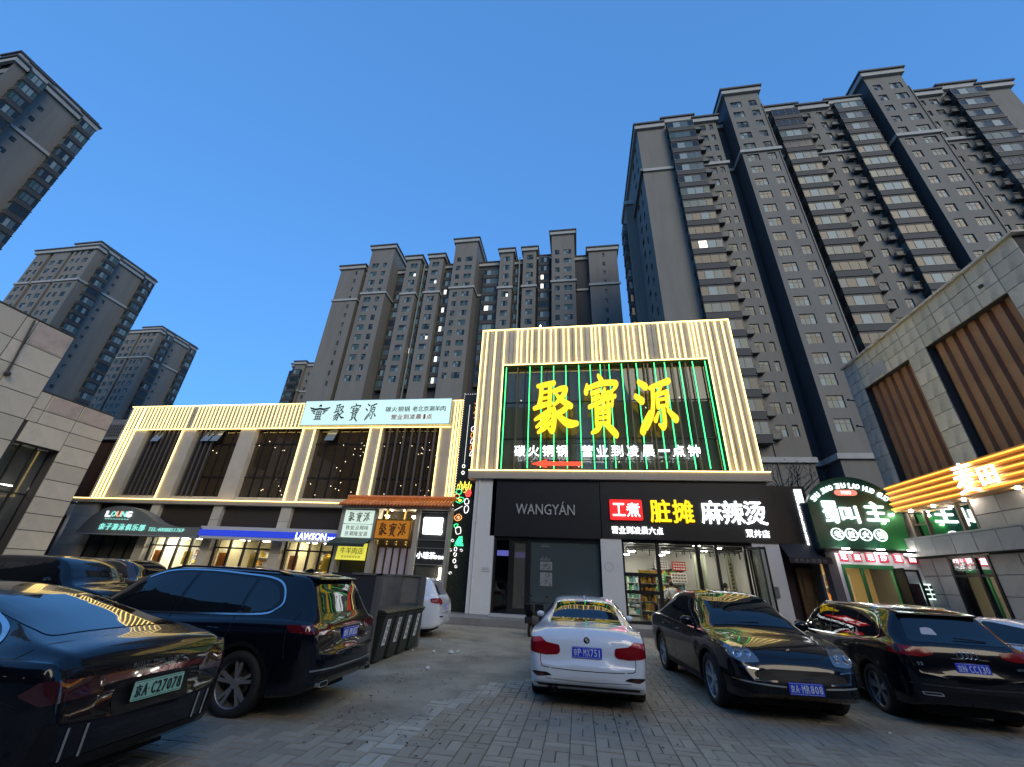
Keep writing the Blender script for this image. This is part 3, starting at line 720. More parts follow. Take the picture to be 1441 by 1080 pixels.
for i, ch in enumerate('营业到凌晨六点'): text(ch, 1.72 + i * .33, 20.14, 4.02, .29, .31, WHITE_E, cb, ext=.04, bold=.012)
for i, ch in enumerate('双井店'): text(ch, 7.5 + i * .33, 20.14, 4.02, .29, .31, WHITE_E, cb, ext=.04, bold=.012)
# piers
for x0, x1 in ((-5.1, -3.98), (1.04, 1.98), (7.52, 8.62)):
    m = MB(); m.box(x0, x1, 20.22, 20.62, .28, 3.64 if x0 > -5 else 6.3); m.build('pier', whitew, cb)
m = MB()
m.tube([(-4.87, 20.17, .3), (-4.87, 20.17, 6.3)], .035, 8)
for z in (1.2, 2.7, 4.2, 5.6): m.box(-4.92, -4.82, 20.13, 20.22, z, z + .05)
m.build('drain_pipe', whitew, cb)
m = MB()
for z in (2.02, 2.09, 2.16): m.box(-4.45, -4.05 - (z - 2) * .4, 20.205, 20.218, z, z + .025)
m.build('faded_notice', mat('faded_print', (.42, .45, .5), .6), cb)
m = MB(); m.lathe([(.2, 0), (.17, 0), (.17, .01), (.2, .01)], (1.36, 20.21, 2.45), 'y', 20, close=True); m.build('faded_emblem', MATS['faded_print'], cb)
m = MB(); m.box(8.0, 8.2, 20.14, 20.22, 1.55, 1.95); m.build('meter_box', mat('meter_grey', (.16, .17, .18), .5), cb)
# left shopfront: door and big window with film
m = MB(); F = lambda x0, x1, z0, z1, y0=20.38, y1=20.5: m.box(x0, x1, y0, y1, z0, z1)
F(-3.98, 1.04, 3.45, 3.6); F(-3.98, 1.04, .28, .38); F(-3.98, -3.86, .38, 3.45); F(-3.24, -3.06, .38, 3.45); F(-2.36, -2.2, .38, 3.45); F(.98, 1.04, .38, 3.45)
m.build('shopfront_frame', framem, cb)
m = MB(); m.quad((-3.86, 20.46, .38), (-3.24, 20.46, .38), (-3.24, 20.46, 3.45), (-3.86, 20.46, 3.45)); m.build('pane', glass_t, cb)
m = MB(); m.quad((-2.2, 20.46, .38), (.98, 20.46, .38), (.98, 20.46, 3.45), (-2.2, 20.46, 3.45)); m.build('pane', film, cb)
d = MB(); d.box(-3.06, -2.98, 20.4, 20.46, .38, 3.42); d.box(-2.44, -2.36, 20.4, 20.46, .38, 3.42); d.box(-2.98, -2.44, 20.4, 20.46, 3.34, 3.42); d.box(-2.98, -2.44, 20.4, 20.46, .38, .6)
d = d.build('door', framem, cb)
m = MB(); m.quad((-2.98, 20.43, .6), (-2.44, 20.43, .6), (-2.44, 20.43, 3.34), (-2.98, 20.43, 3.34)); m.build('pane', glass_d, d)
m = MB(); m.tube([(-2.52, 20.36, 1.1), (-2.52, 20.36, 1.6)], .016, 6); m.box(-2.53, -2.51, 20.36, 20.42, 1.12, 1.15); m.box(-2.53, -2.51, 20.36, 20.42, 1.55, 1.58); m.build('handle', mat('steel_bright', (.5, .5, .5), .25, 1.), d)
vio = emit('violet_notice_light', (.30, .28, .9), .10)
for x0, x1, z0, z1 in ((-3.82, -3.27, 2.74, 2.98), (-2.96, -2.46, 2.68, 2.93)):
    m = MB(); m.box(x0, x1, 20.47, 20.49, z0, z1); m.build('notice_strip', vio, cb)
sk = mat('sticker_print', (.24, .26, .27), .6); skd = mat('sticker_ink', (.06, .09, .12), .6)
for x0, x1, z0, z1 in ((-1.75, -1.2, 2.2, 2.55), (-1.75, -1.2, 1.55, 2.1)):
    m = MB(); m.box(x0, x1, 20.44, 20.45, z0, z1); q = m.build('window_sticker', sk, cb)
    rr = random.Random(int(z0 * 10)); m = MB()
    for i in range(26):
        a = rr.uniform(x0 + .02, x1 - .12); b_ = rr.uniform(z0 + .02, z1 - .06); m.box(a, a + rr.uniform(.03, .1), 20.432, 20.438, b_, b_ + rr.uniform(.012, .04))
    m.build('sticker_print', skd, q)
m = MB()
for i in range(8): m.box(-1.76 + i * .06, -1.74 + i * .06, 20.44, 20.45, 2.6, 2.68 + (i % 3) * .05)
m.box(-1.76, -1.3, 20.44, 20.45, 3.2, 3.22); m.box(-1.7, -1.36, 20.44, 20.45, 3.27, 3.285); m.build('window_sticker', sk, cb)
# dark room behind the left shopfront
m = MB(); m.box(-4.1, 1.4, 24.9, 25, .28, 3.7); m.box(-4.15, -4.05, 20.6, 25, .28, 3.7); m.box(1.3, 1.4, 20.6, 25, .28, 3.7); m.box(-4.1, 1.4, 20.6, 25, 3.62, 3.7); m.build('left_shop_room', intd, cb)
# right shop room
m = MB(); m.box(1.5, 8.4, 25.4, 25.5, .28, 3.9); m.box(1.42, 1.5, 20.6, 25.4, .28, 3.9); m.box(8.36, 8.44, 20.6, 25.4, .28, 3.9); m.build('shop_room_wall', intw, cb)
m = MB(); m.box(1.5, 8.36, 20.55, 25.4, 3.66, 3.72); m.build('shop_room_ceiling', intd, cb)
m = MB(); m.box(1.42, 8.44, 20.5, 25.4, .26, .285); m.box(-4.1, 1.4, 20.5, 25., .26, .285); m.build('shop_room_floor', intf, cb)
m = MB()
F(1.98, 7.52, 3.5, 3.64); F(1.98, 2.08, .28, 3.5); F(3.46, 3.62, .38, 3.5); F(5.18, 5.34, .38, 3.5); F(6.0, 6.12, .38, 3.5); F(7.2, 7.3, .38, 3.5); F(1.98, 7.52, .28, .38)
F(2.08, 3.46, 2.12, 2.26); F(2.08, 3.46, 1.42, 1.56); F(2.62, 2.7, 1.56, 2.12)
m.build('shopfront_frame', framem, cb)
for x0, x1, z0, z1 in ((2.08, 3.46, 2.26, 3.5), (2.08, 2.62, 1.56, 2.12), (2.7, 3.46, 1.56, 2.12), (2.08, 3.46, .38, 1.42), (3.62, 5.18, .38, 3.5), (5.34, 6.0, .38, 3.5), (6.12, 7.2, .38, 3.5)):
    m = MB(); m.quad((x0, 20.45, z0), (x1, 20.45, z0), (x1, 20.45, z1), (x0, 20.45, z1)); m.build('pane', glass, cb)
for i, (x, a) in enumerate(((7.34, 78), (7.44, 70))):   # open door leaves folded outwards
    m = MB(); w = .9; c, s_ = math.cos(R(a)), -math.sin(R(a)); 
    for (u0, u1, z0, z1) in ((0, .06, .33, 3.45), (w - .06, w, .33, 3.45), (.06, w - .06, .33, .45), (.06, w - .06, 3.36, 3.45)):
        m.quad((x + c * u0, 20.4 + s_ * u0, z0), (x + c * u1, 20.4 + s_ * u1, z0), (x + c * u1, 20.4 + s_ * u1, z1), (x + c * u0, 20.4 + s_ * u0, z1))
        m.quad((x + .04 + c * u0, 20.4 + s_ * u0, z0), (x + .04 + c * u1, 20.4 + s_ * u1, z0), (x + .04 + c * u1, 20.4 + s_ * u1, z1), (x + .04 + c * u0, 20.4 + s_ * u0, z1))
        m.quad((x + c * u1, 20.4 + s_ * u1, z0), (x + .04 + c * u1, 20.4 + s_ * u1, z0), (x + .04 + c * u1, 20.4 + s_ * u1, z1), (x + c * u1, 20.4 + s_ * u1, z1))
    dd = m.build('door_leaf', framem, cb)
    m = MB(); m.quad((x + .02 + c * .06, 20.4 + s_ * .06, .45), (x + .02 + c * .84, 20.4 + s_ * .84, .45), (x + .02 + c * .84, 20.4 + s_ * .84, 3.36), (x + .02 + c * .06, 20.4 + s_ * .06, 3.36)); m.build('pane', glass_t, dd)
# ceiling lamps in the shop
def disc_lamp(x, y, z, r, parent, mt=LAMP_E, name='ceiling_lamp'):
    m = MB(); m.lathe([(0, z), (r, z), (r, z + .04), (0, z + .04)], (x, y, 0), n=12); m.build(name, mt, parent)
for x, y in ((2.55, 21.6), (4.1, 21.4), (4.3, 23.6), (6.7, 22.2), (2.6, 24.), (6.6, 24.2), (5.5, 21.3)): disc_lamp(x, y, 3.2 if x < 5 else 3.5, .16, cb)
m = MB()
for i in range(4): m.box(1.6, 8.2, 21 + i, 21.05 + i, 3.45, 3.5)
for i in range(30):
    x = 1.7 + i * .2; m.tube([(x, 20.9 + (i * 7 % 11) * .2, 3.4), (x + .02, 20.9 + (i * 7 % 11) * .2, 3.4 - .15 - (i * 5 % 7) * .04)], .03, 5)
m.build('ceiling_fittings', framem, cb)

# things in the shop
def goods(parent, x0, x1, y, z, dep, rr, cols, hs=(.1, .26)):
    x = x0
    while x < x1 - .06:
        w = rr.uniform(.06, .16); h = rr.uniform(*hs)
        if rr.random() < .88:
            m = MB(); m.box(x, x + w * .9, y, y + dep * rr.uniform(.5, .9), z, z + h); m.build('packet', cols[rr.randrange(len(cols))], parent)
        x += w
gc = [mat('goods_' + n, c, .5) for n, c in (('yellow', (.7, .5, .06)), ('orange', (.7, .25, .04)), ('white', (.7, .7, .66)), ('red', (.5, .04, .03)), ('green', (.08, .35, .08)), ('brown', (.2, .1, .05)), ('teal', (.1, .3, .3)))]
def shelf(name, label, x, y, w, h, n, seed, cols, rz=0):
    t = thing(name, label, 'shelf', (x, y, .285)); rr = random.Random(seed); m = MB(); d = .4
    for s in (0, w - .04): m.box(x + s, x + s + .04, y, y + d, .285, .285 + h)
    m.box(x, x + w, y + d - .02, y + d, .285, .285 + h); m.build('frame', mat('shelf_white', (.6, .6, .58), .5), t)
    for i in range(n + 1):
        z = .285 + .08 + i * (h - .12) / n; m = MB(); m.box(x + .04, x + w - .04, y, y + d - .02, z, z + .03); m.build('shelf_board', MATS['shelf_white'], t)
        if i < n: goods(t, x + .06, x + w - .06, y + .02, z + .03, .3, rr, cols, (.12, (h / n) * .75))
    return t
shelf('goods_shelf', 'snack shelf with orange packets seen low through the left shop panes', 2.72, 21.2, .8, 1.95, 5, 1, [gc[0], gc[1], gc[0], gc[5]])
shelf('goods_shelf', 'tall shelf of mixed packets and bottles at the back of the lit hotpot shop', 3.9, 24.9, 1.7, 2.4, 6, 2, gc)
shelf('goods_shelf', 'low green lit shelf of drinks left of the back wall shelf', 2.0, 24.9, 1.7, 2.0, 5, 3, [gc[4], gc[2], gc[6]])
t = thing('bread_tray', 'yellow tray of bread rolls on top of the cabinet behind the left pane', 'tray', (3.1, 21.0, 2.3))
m = MB(); m.box(2.72, 3.44, 20.8, 21.15, 2.27, 2.30); m.box(2.72, 2.74, 20.8, 21.15, 2.3, 2.4); m.box(3.42, 3.44, 20.8, 21.15, 2.3, 2.4); m.box(2.72, 3.44, 20.8, 20.82, 2.3, 2.38); m.build('tray', gc[0], t)
for i in range(7): m = MB(); m.ball((2.8 + i * .09, 20.95, 2.36), .05, 8); m.build('roll', gc[1], t)
t = thing('service_counter', 'dark service counter with pale top inside the hotpot shop', 'counter', (4.6, 22.6, .285))
m = MB(); m.box(3.7, 5.4, 22.4, 22.9, .285, 1.25); m.build('base', mat('counter_dark', (.06, .05, .04), .4), t)
m = MB(); m.box(3.66, 5.44, 22.35, 22.95, 1.25, 1.3); m.build('top', MATS['shelf_white'], t)
t = thing('steamer', 'round steel steamer pot standing on the shop counter', 'pot', (4.2, 22.6, 1.3))
m = MB(); m.lathe([(0, 1.3), (.18, 1.3), (.19, 1.55), (.2, 1.56), (.12, 1.62), (.02, 1.66), (0, 1.7)], (4.2, 22.6, 0), n=16); m.build('pot', MATS['steel_bright'], t, smooth=True)
m = MB(); m.box(2.1, 3.4, 21.3, 21.9, 1.0, 1.05); m.box(2.12, 2.18, 21.32, 21.88, .285, 1.0); m.box(3.32, 3.38, 21.32, 21.88, .285, 1.0)
setp(m.build('prep_table', MATS['steel_bright']), 'steel preparation table behind the lowest left shop pane', 'table')
rr = random.Random(9)
for i in range(5):
    x = 2.3 + i * .22; m = MB(); m.lathe([(0, 1.05), (.05, 1.05), (.08, 1.14), (.07, 1.14), (.045, 1.07)], (x, 21.5 + rr.uniform(-.1, .1), 0), n=10)
    setp(m.build('bowl', gc[2], smooth=True), ('leftmost', 'second from left', 'middle', 'second from right', 'rightmost')[i] + ' small white bowl of the row on the steel preparation table', 'bowl', 'bowls on the preparation table')
for i, (x0, z0, w, h, c) in enumerate(((5.0, 2.55, .7, .45, 3), (4.1, 2.6, .7, .4, 2), (3.7, 2.0, .9, .4, 4), (4.9, 1.95, .8, .5, 2))):
    m = MB(); m.box(x0, x0 + w, 24.82, 24.86, z0, z0 + h); q = m.build('menu_board', gc[c])
    setp(q, ('red menu board high on the shop back wall', 'white menu board beside the red one', 'green poster above the drinks shelf', 'white price board under the red menu board')[i], 'menu board')
    m = MB()
    for r_ in range(3):
        for k in range(5): m.box(x0 + .05 + k * w / 5.5, x0 + .05 + k * w / 5.5 + w / 8, 24.80, 24.815, z0 + .06 + r_ * h / 3.4, z0 + .06 + r_ * h / 3.4 + h / 7)
    m.build('print', gc[2] if c != 2 else gc[5], q)
# curtain-like posters in the two right panes
for x0, x1, lab in ((5.4, 5.95, 'pale green streaked banner hanging behind the narrow shop pane'), (6.85, 7.15, 'pale banner with dark writing hanging behind the widest right pane')):
    m = MB(); n = 10
    for k in range(n):
        a = x0 + (x1 - x0) * k / n; b_ = x0 + (x1 - x0) * (k + 1) / n; ya = 21.9 + .03 * math.sin(k * 1.7); yb = 21.9 + .03 * math.sin((k + 1) * 1.7)
        m.quad((a, ya, .6), (b_, yb, .6), (b_, yb, 3.2), (a, ya, 3.2)); m.quad((a, ya + .01, .6), (b_, yb + .01, .6), (b_, yb + .01, 3.2), (a, ya + .01, 3.2))
    q = setp(m.build('banner', mat('banner_pale', (.55, .58, .40), .7, var=.2, vscale=4)), lab, 'banner')
    m = MB()
    for k in range(12): m.box((x0 + x1) / 2 - .04, (x0 + x1) / 2 + .04, 21.80, 21.83, 1.0 + k * .16, 1.1 + k * .16)
    m.build('banner_print', gc[3] if x0 < 6 else gc[5], q)
# ------------------------------------------------------------------ platform in front of the shops
pf = MB(); pf.box(-6.4, 9.6, 18.35, 20.5, 0, .27); pf.box(-6.4, 9.6, 20.5, 26, 0, .255)
setp(pf.build('platform', stepm), kind='structure')
m = MB(); m.box(-3.95, 1.1, 19.75, 20.36, .27, .36); setp(m.build('door_step', mat('white_step', (.45, .46, .47), .5)), kind='structure')

# ------------------------------------------------------------------ long low building on the left
lb = thing('commercial_building', 'long low building on the left with warm light strips and tall windows above shops', 'building', (-19, 26, 0))
beige = mat('beige_stone_panel', (.58, .53, .44), .6, var=.22, vscale=1., dirt=(.42, .385, .32), dscale=.8, damt=.5)
darkt = mat('dark_transom_panel', (.04, .033, .028), .5)
YL = 22.0; glass_b = pane('upstairs_glass', (.42, .37, .30), .35, (.13, .095, .06))
m = MB(); m.box(-31.0, -6.9, 27.5, 34, 0, 11.4); m.box(-30.95, -6.9, 22.35, 27.5, 9.85, 11.4); m.box(-30.95, -6.9, 22.6, 27.5, 4.95, 5.2); m.build('wall', roofm, lb)
m = MB(); m.box(-30.9, -6.9, 27.2, 27.4, 5.2, 9.8); m.box(-30.9, -6.9, 22.4, 27.2, 9.75, 9.84); m.box(-30.9, -6.9, 22.6, 27.2, 5.2, 5.24); m.build('upstairs_room', mat('interior_brown', (.10, .07, .05), .7), lb)
# window openings between piers
wins = [(-28.9, -26.1), (-25.0, -21.6), (-20.5, -17.2), (-16.2, -12.6), (-11.7, -8.05)]
edges = [-30.95] + [v for w in wins for v in w] + [-6.55]
for a, b in zip(edges[::2], edges[1::2]):
    m = MB(); m.box(a, b, 22.05, 22.6, 5.2, 9.85); m.build('pier', beige, lb)
m = MB(); m.box(-28.9, -8.05, 22.15, 22.6, 5.2, 5.5); m.build('sill', beige, lb)
for i, (a, b) in enumerate(wins):
    n = 4 + (b - a > 3.3)
    for k in range(n):
        x0, x1 = a + (b - a) * k / n, a + (b - a) * (k + 1) / n
        for z0, z1 in ((5.5, 6.75), (6.75, 8.9), (8.9, 9.85)):
            if (i, k, z0) in ((0, 1, 8.9), (1, 1, 8.9), (1, 2, 8.9), (3, 1, 8.9)):   # opened top vents
                m = MB(); m.quad((x0 + .05, 22.3, z1), (x1 - .05, 22.3, z1), (x1 - .05, 21.95, z0 + .1), (x0 + .05, 21.95, z0 + .1)); m.build('open_vent', mat('vent_glass', (.2, .23, .25), .06, spec=.9), lb); continue
            m = MB(); m.quad((x0, 22.4, z0), (x1, 22.4, z0), (x1, 22.4, z1), (x0, 22.4, z1)); m.build('pane', glass_b, lb)
        if k:
            m = MB(); m.box(x0 - .03, x0 + .03, 22.34, 22.44, 5.5, 9.85); m.build('mullion', framem, lb)
    m = MB()
    for z in (6.75, 8.9): m.box(a, b, 22.35, 22.43, z - .03, z + .03)
    m.build('transom', framem, lb)
fn = MB(); fn.prism([(0, 0), (.12, 0), (.06, .2)], 'z', 5.5, 9.84); fnm = fn.mesh('fin', mat('fin_grey_brown', (.10, .09, .085), .5))
for x in [-28.6 + i * .36 for i in range(7)] + [-24.7, -24.35, -24.0, -23.6] + [-11.3 + i * .48 for i in range(7)]: link('fin', fnm, lb, (x, 22.1, 0))
# fascia with fine vertical strips
m = MB(); m.box(-30.95, -6.55, 22.1, 22.35, 9.86, 11.53); m.build('fascia', brown, lb)
for i in range(97): board(-30.8 + i * .25, 9.9, 11.5, .25, 22.04, 22.1, lb)
L_ = []
for i in range(47):
    x = -29.75 + i * .272
    if abs(x + 25.6) > .13 and x < -17.4: L_.append(((x, 22.02, 9.9), (x, 22.02, 11.5)))
seg_led(lb, L_, .016, LEDS)
L_ = [((x, 22.02, 5.25), (x, 22.02, 11.5)) for x in (-30.68, -30.42, -30.14, -29.85, -7.22, -7.05, -6.88, -6.72, -6.58)]
L_ += [((x, 22.0, 5.25), (x, 22.0, 9.78)) for x in (-25.98, -17.08, -16.28, -12.5, -11.78, -8.0)]
L_ += [((-30.9, 22.0, 11.55), (-6.55, 22.0, 11.55)), ((-29.9, 22.0, 9.84), (-7.35, 22.0, 9.84)), ((-31.5, 21.6, 5.2), (-12.9, 21.6, 5.2))]
seg_led(lb, L_, .020, LEDS)
m = MB(); m.box(-31.5, -6.6, 21.62, 22.6, 4.95, 5.18); m.build('ledge', ledgem, lb)
# little lights hanging in the upstairs rooms
rr = random.Random(12); bm_ = MB(); bm_.ball((0, 0, 0), .028, 8); bme = bm_.mesh('bulb', BULB_E)
for w in wins[2:]:
    for k in range(12): link('bulb', bme, lb, (rr.uniform(w[0], w[1]), rr.uniform(22.9, 26.5), rr.uniform(9.0, 9.7)))
    for k in range(16): link('bulb', bme, lb, (rr.uniform(w[0] + .1, w[1] - .1), rr.uniform(22.8, 26.5), rr.uniform(5.9, 6.9)))
    for k in range(4): link('bulb', bme, lb, (rr.uniform(w[0] + .1, w[1] - .1), rr.uniform(22.8, 26.5), rr.uniform(7., 8.6)))
for w in wins[:2]:
    for k in range(5): link('bulb', bme, lb, (rr.uniform(w[0], w[1]), rr.uniform(22.9, 26.5), rr.uniform(8.8, 9.7)))
# warm wash lamps seen at the foot of two piers
for x in (-12.1, -7.4):
    m = MB(); m.box(x - .08, x + .08, 21.8, 21.95, 5.24, 5.36); m.build('wall_washer', emit('washer_orange', (1, .42, .1), .7), lb)
# ground floor
for a, b in ((-31.2, -29.6), (-25.6, -25.0), (-21.3, -20.7), (-16.85, -16.2)):
    for k in range(6):
        m = MB(); m.box(a, b, 21.75, 22.5, k * .825 + .008, (k + 1) * .825 - .008 if k < 5 else 4.94); m.build('stone_panel', beige, lb)
for a, b in ((-25.0, -21.3), (-20.7, -16.85), (-16.2, -12.4), (-29.6, -25.6)):
    m = MB(); m.box(a, b, 22.0, 22.3, 3.3, 4.94); m.build('transom_panel', darkt, lb)
for a, b in ((-24.95, -21.4), (-20.65, -16.9), (-16.15, -13.3), (-29.5, -25.65)):
    yb = 25.6; lit_ = a > -26
    m = MB(); m.box(a, b, yb, yb + .1, 0, 3.3); m.box(a - .05, a + .03, 22.4, yb, 0, 3.3); m.box(b - .03, b + .05, 22.4, yb, 0, 3.3); m.box(a, b, 22.3, yb, 3.22, 3.3); m.build('shop_room', mat('interior_warm_wall', (.62, .58, .44), .7) if lit_ else intd, lb)
    m = MB(); m.box(a, b, 22.3, yb, 0, .03); m.build('shop_floor', intf, lb)
    m = MB(); n = 4
    for z in (0, 2.62, 3.2): m.box(a, b, 22.1, 22.2, z, z + .08)
    for k in range(n + 1): x = a + (b - a) * k / n; m.box(x - .05, x + .05, 22.09, 22.21, 0, 3.25)
    m.build('shopfront_frame', framem, lb)
    for k in range(n):
        x0 = a + (b - a) * k / n; x1 = a + (b - a) * (k + 1) / n
        m = MB(); m.quad((x0, 22.15, .08), (x1, 22.15, .08), (x1, 22.15, 3.2), (x0, 22.15, 3.2)); m.build('pane', glass if lit_ else glass_d, lb)
    if lit_:
        for k in range(3): disc_lamp(a + .6 + k * (b - a - 1) / 2, 23.5, 3.15, .28, lb, WARM_E if a > -24 else LAMP_E)
        # shelves of goods
        for s_ in range(2):
            xs = a + .3 + s_ * (b - a) * .52
            shelf('goods_shelf', ['shelf of yellow packets by the left wall of the leftmost lit shop', 'shelf of mixed goods at the right of the leftmost lit shop', 'snack shelf at the left of the middle blue signed shop', 'snack shelf at the right of the middle blue signed shop', 'shelf of packets at the left of the rightmost blue signed shop', 'shelf of packets at the right of the rightmost blue signed shop'][(0 if a < -24 else 2 if a < -20 else 4) + s_], xs, 24.9, 1.3, 2.5, 5, int(-a) + s_, [gc[0], gc[1], gc[0], gc[2], gc[5]])
        for k in range(2):
            m = MB(); x0 = a + .3 + k * 2.0; m.box(x0, x0 + .5, 22.22, 22.235, 1.7, 2.4); m.build('window_poster', gc[(1, 0)[k]], lb)
# club awning sign
t = thing('awning_sign', 'grey wave shaped sign board of the children swimming club with pale turquoise lettering', 'sign', (-25, 21, 0))
top = crom([(-29.24, 3.09), (-29.0, 3.5), (-28.6, 4.05), (-27.9, 4.5), (-27.0, 4.66), (-26.0, 4.6), (-25.0, 4.3), (-24.0, 3.85), (-23.0, 3.64), (-22.0, 3.6), (-20.85, 3.62)], 5)
m = MB(); m.prism([(-20.85, 3.06), (-29.24, 3.05)] + top, 'y', 21.0, 21.7); m.build('board', mat('awning_grey', (.17, .185, .18), .5, var=.1, vscale=.8), t)
m = MB(); m.tube([(-29.24, 20.98, 3.07), (-20.85, 20.98, 3.07)], .035, 6); m.build('trim_tube', mat('awning_trim', (.3, .3, .3), .5), t)
TQ = emit('letters_turquoise', (.35, .95, .85), .12); OG = emit('letters_orange', (1., .45, .3), .16)
for ch, x in zip('LOUNG', (-27.45, -27.08, -26.72, -26.37, -26.02)): text(ch, x, 20.98, 4.2, .32, .3, OG if ch in 'UN' and x < -26.6 and ch == 'U' else WHITE_E if ch in 'LG' else TQ, t, ext=.03, bold=.04)
m = MB()
for i in range(9): m.box(-27.55 + i * .19, -27.45 + i * .19, 20.975, 20.995, 3.9, 3.94)
m.build('small_print', TQ, t)
for i, ch in enumerate('亲子游泳俱乐部'): text(ch, -27.5 + i * .46, 20.98, 3.49, .37, .34, TQ, t, ext=.03, bold=.02)
text('TEL:4008851769', -23.1, 20.98, 3.42, 2.35, .2, TQ, t, ext=.02, bold=0, shear=.15)
# convenience shop sign
t = thing('shop_sign', 'long blue convenience shop sign with white band and pale lettering at its right end', 'sign', (-16.8, 21, 3))
m = MB(); m.box(-20.95, -12.6, 21.0, 21.6, 3.06, 3.2); m.build('lower_band', mat('sign_white_band', (.6, .62, .65), .4), t)
m = MB(); m.box(-20.95, -12.6, 21.0, 21.6, 3.52, 3.7); m.build('upper_band', MATS['sign_white_band'], t)
blu = emit('sign_blue_light', (.03, .07, .75), .10)
for i in range(8): m = MB(); m.box(-20.95 + i * 1.04375 + .01, -20.95 + (i + 1) * 1.04375 - .01, 20.98, 21.5, 3.2, 3.52); m.build('blue_panel', blu, t)
text('LAWSON', -14.05, 20.97, 3.34, 1.75, .32, WHITE_E, t, ext=.02, bold=.03); text('24H', -12.85, 20.97, 3.27, .4, .13, WHITE_E, t, ext=.02, bold=.02)

# white restaurant signboard on the roof edge
t = thing('rooftop_signboard', 'wide white restaurant signboard with black brush characters and a red line of text', 'signboard', (-12.4, 21.9, 9.9))
m = MB(); m.box(-17.25, -7.42, 21.78, 21.98, 9.95, 11.6); m.build('board', emit('signboard_face', (.62, .90, .88), .125), t)
m = MB(); m.box(-17.3, -7.37, 21.76, 22.0, 11.6, 11.64); m.box(-17.3, -7.37, 21.76, 22.0, 9.91, 9.95); m.box(-17.3, -17.25, 21.76, 22.0, 9.95, 11.6); m.box(-7.42, -7.37, 21.76, 22.0, 9.95, 11.6); m.build('frame', mat('sign_alu', (.4, .42, .42), .35, .7), t)
ink = mat('sign_ink', (.02, .03, .035), .5); inkr = mat('sign_ink_red', (.5, .03, .03), .5)
for k, x in (('ju', -14.75), ('bao', -13.68), ('yuan', -12.6)): brush(k, x, 21.77, 10.8, .72, 1.12, ink, t, ext=.012, fat=.85)
for i, ch in enumerate('碳火铜锅'): text(ch, -11.45 + i * .41, 21.77, 10.94, .36, .34, ink, t, ext=.01, bold=.008)
for i, ch in enumerate('老北京涮羊肉'): text(ch, -9.7 + i * .36, 21.77, 10.94, .33, .34, ink, t, ext=.01, bold=.008)
for i, ch in enumerate('营业到凌晨'): text(ch, -11.0 + i * .40, 21.77, 10.42, .34, .32, inkr, t, ext=.01, bold=.012)
text('1', -9.03, 21.77, 10.42, .12, .3, inkr, t, ext=.01, bold=.02); text('点', -8.72, 21.77, 10.42, .34, .32, inkr, t, ext=.01, bold=.012)
# winged emblem
m = MB(); cx, cz = -16.15, 10.8
def ep(p): return [(cx + a, cz + b) for a, b in p]
for s_ in (-1, 1):
    for p in ([(.0, .33), (.3, .28), (.72, .38), (.66, .26), (.3, .15), (0, .19)], [(.28, .12), (.62, .2), (.54, .09), (.28, .01)], [(.26, -.04), (.46, .03), (.4, -.07), (.24, -.13)]):
        q = ep([(s_ * a, b) for a, b in p]); m.prism(q if s_ > 0 else q[::-1], 'y', 21.765, 21.775)
m.prism(ep([(-.12, .4), (.12, .4), (.05, .55), (-.05, .55)]), 'y', 21.765, 21.775)
for z in (.1, -.02, -.14, -.26, -.38): m.prism(ep([(-.2, z - .03), (.2, z - .03), (.2, z + .03), (-.2, z + .03)]), 'y', 21.765, 21.775)
for x in (-.15, 0, .15): m.prism(ep([(x - .02, -.5), (x + .02, -.5), (x + .02, .1), (x - .02, .1)]), 'y', 21.766, 21.776)
m.prism(ep([(-.25, -.5), (.25, -.5), (.28, -.45), (-.28, -.45)]), 'y', 21.765, 21.775)
m.build('emblem', ink, t)

# ------------------------------------------------------------------ tiled entrance of the restaurant
en = thing('restaurant_entrance', 'restaurant entrance porch with orange glazed tile roof, stone posts and hanging boards', 'entrance', (-9.3, 21, 0))
tile = mat('glazed_orange_tile', (.78, .23, .045), .25, coat=.5, var=.3, vscale=3)
tm = MB(); tm.tube([(0, -.42, -.20), (0, 0, 0), (0, .5, .26)], .075, 8); tm.ball((0, -.43, -.20), .085, 8, sq=(1, .3, 1)); tme = tm.mesh('roof_tile', tile, smooth=True)
n = 33
for i in range(n): link('roof_tile', tme, en, (-12.3 + i * 5.9 / (n - 1), 20.62, 5.15))
m = MB(); m.quad((-12.4, 20.16, 4.9), (-6.32, 20.16, 4.9), (-6.32, 21.15, 5.42), (-12.4, 21.15, 5.42)); m.quad((-12.4, 20.18, 4.86), (-6.32, 20.18, 4.86), (-6.32, 21.15, 5.36), (-12.4, 21.15, 5.36)); m.build('roof_slope', mat('tile_bed_dark', (.2, .05, .02), .6), en)
m = MB(); m.tube([(-12.45, 21.1, 5.46), (-6.28, 21.1, 5.46)], .11, 8); m.build('ridge', tile, en)
wl_ = mat('porch_roof_lights', (.5, .2, .05), .4)
stone = mat('porch_grey_stone', (.36, .35, .31), .6, var=.15, vscale=1.5)
m = MB(); m.box(-12.35, -6.35, 20.5, 21.5, 4.78, 4.9); m.build('lintel', stone, en)
for x0, x1 in ((-12.35, -12.15), (-10.48, -10.25), (-8.22, -7.98), (-6.5, -6.35)):
    m = MB(); m.box(x0, x1, 20.6, 21.1, 0, 4.78); m.build('post', stone, en)
m = MB(); m.box(-12.3, -6.4, 21.5, 21.7, 0, 4.9); m.build('back_wall', mat('porch_dark_wall', (.05, .04, .03), .6), en)
wbd = emit('sign_box_white_green', (.80, 1., .88), .10)
s1 = thing('sign_box', 'upper white sign box with three brush characters, left of the orange board', 'sign', (-11.3, 20.6, 4.02))
m = MB(); m.box(-12.12, -10.52, 20.58, 20.72, 4.03, 4.68); m.build('face', wbd, s1)
for k, x in (('ju', -11.72), ('bao', -11.3), ('yuan', -10.88)): brush(k, x, 20.575, 4.35, .34, .46, ink, s1, ext=.01)
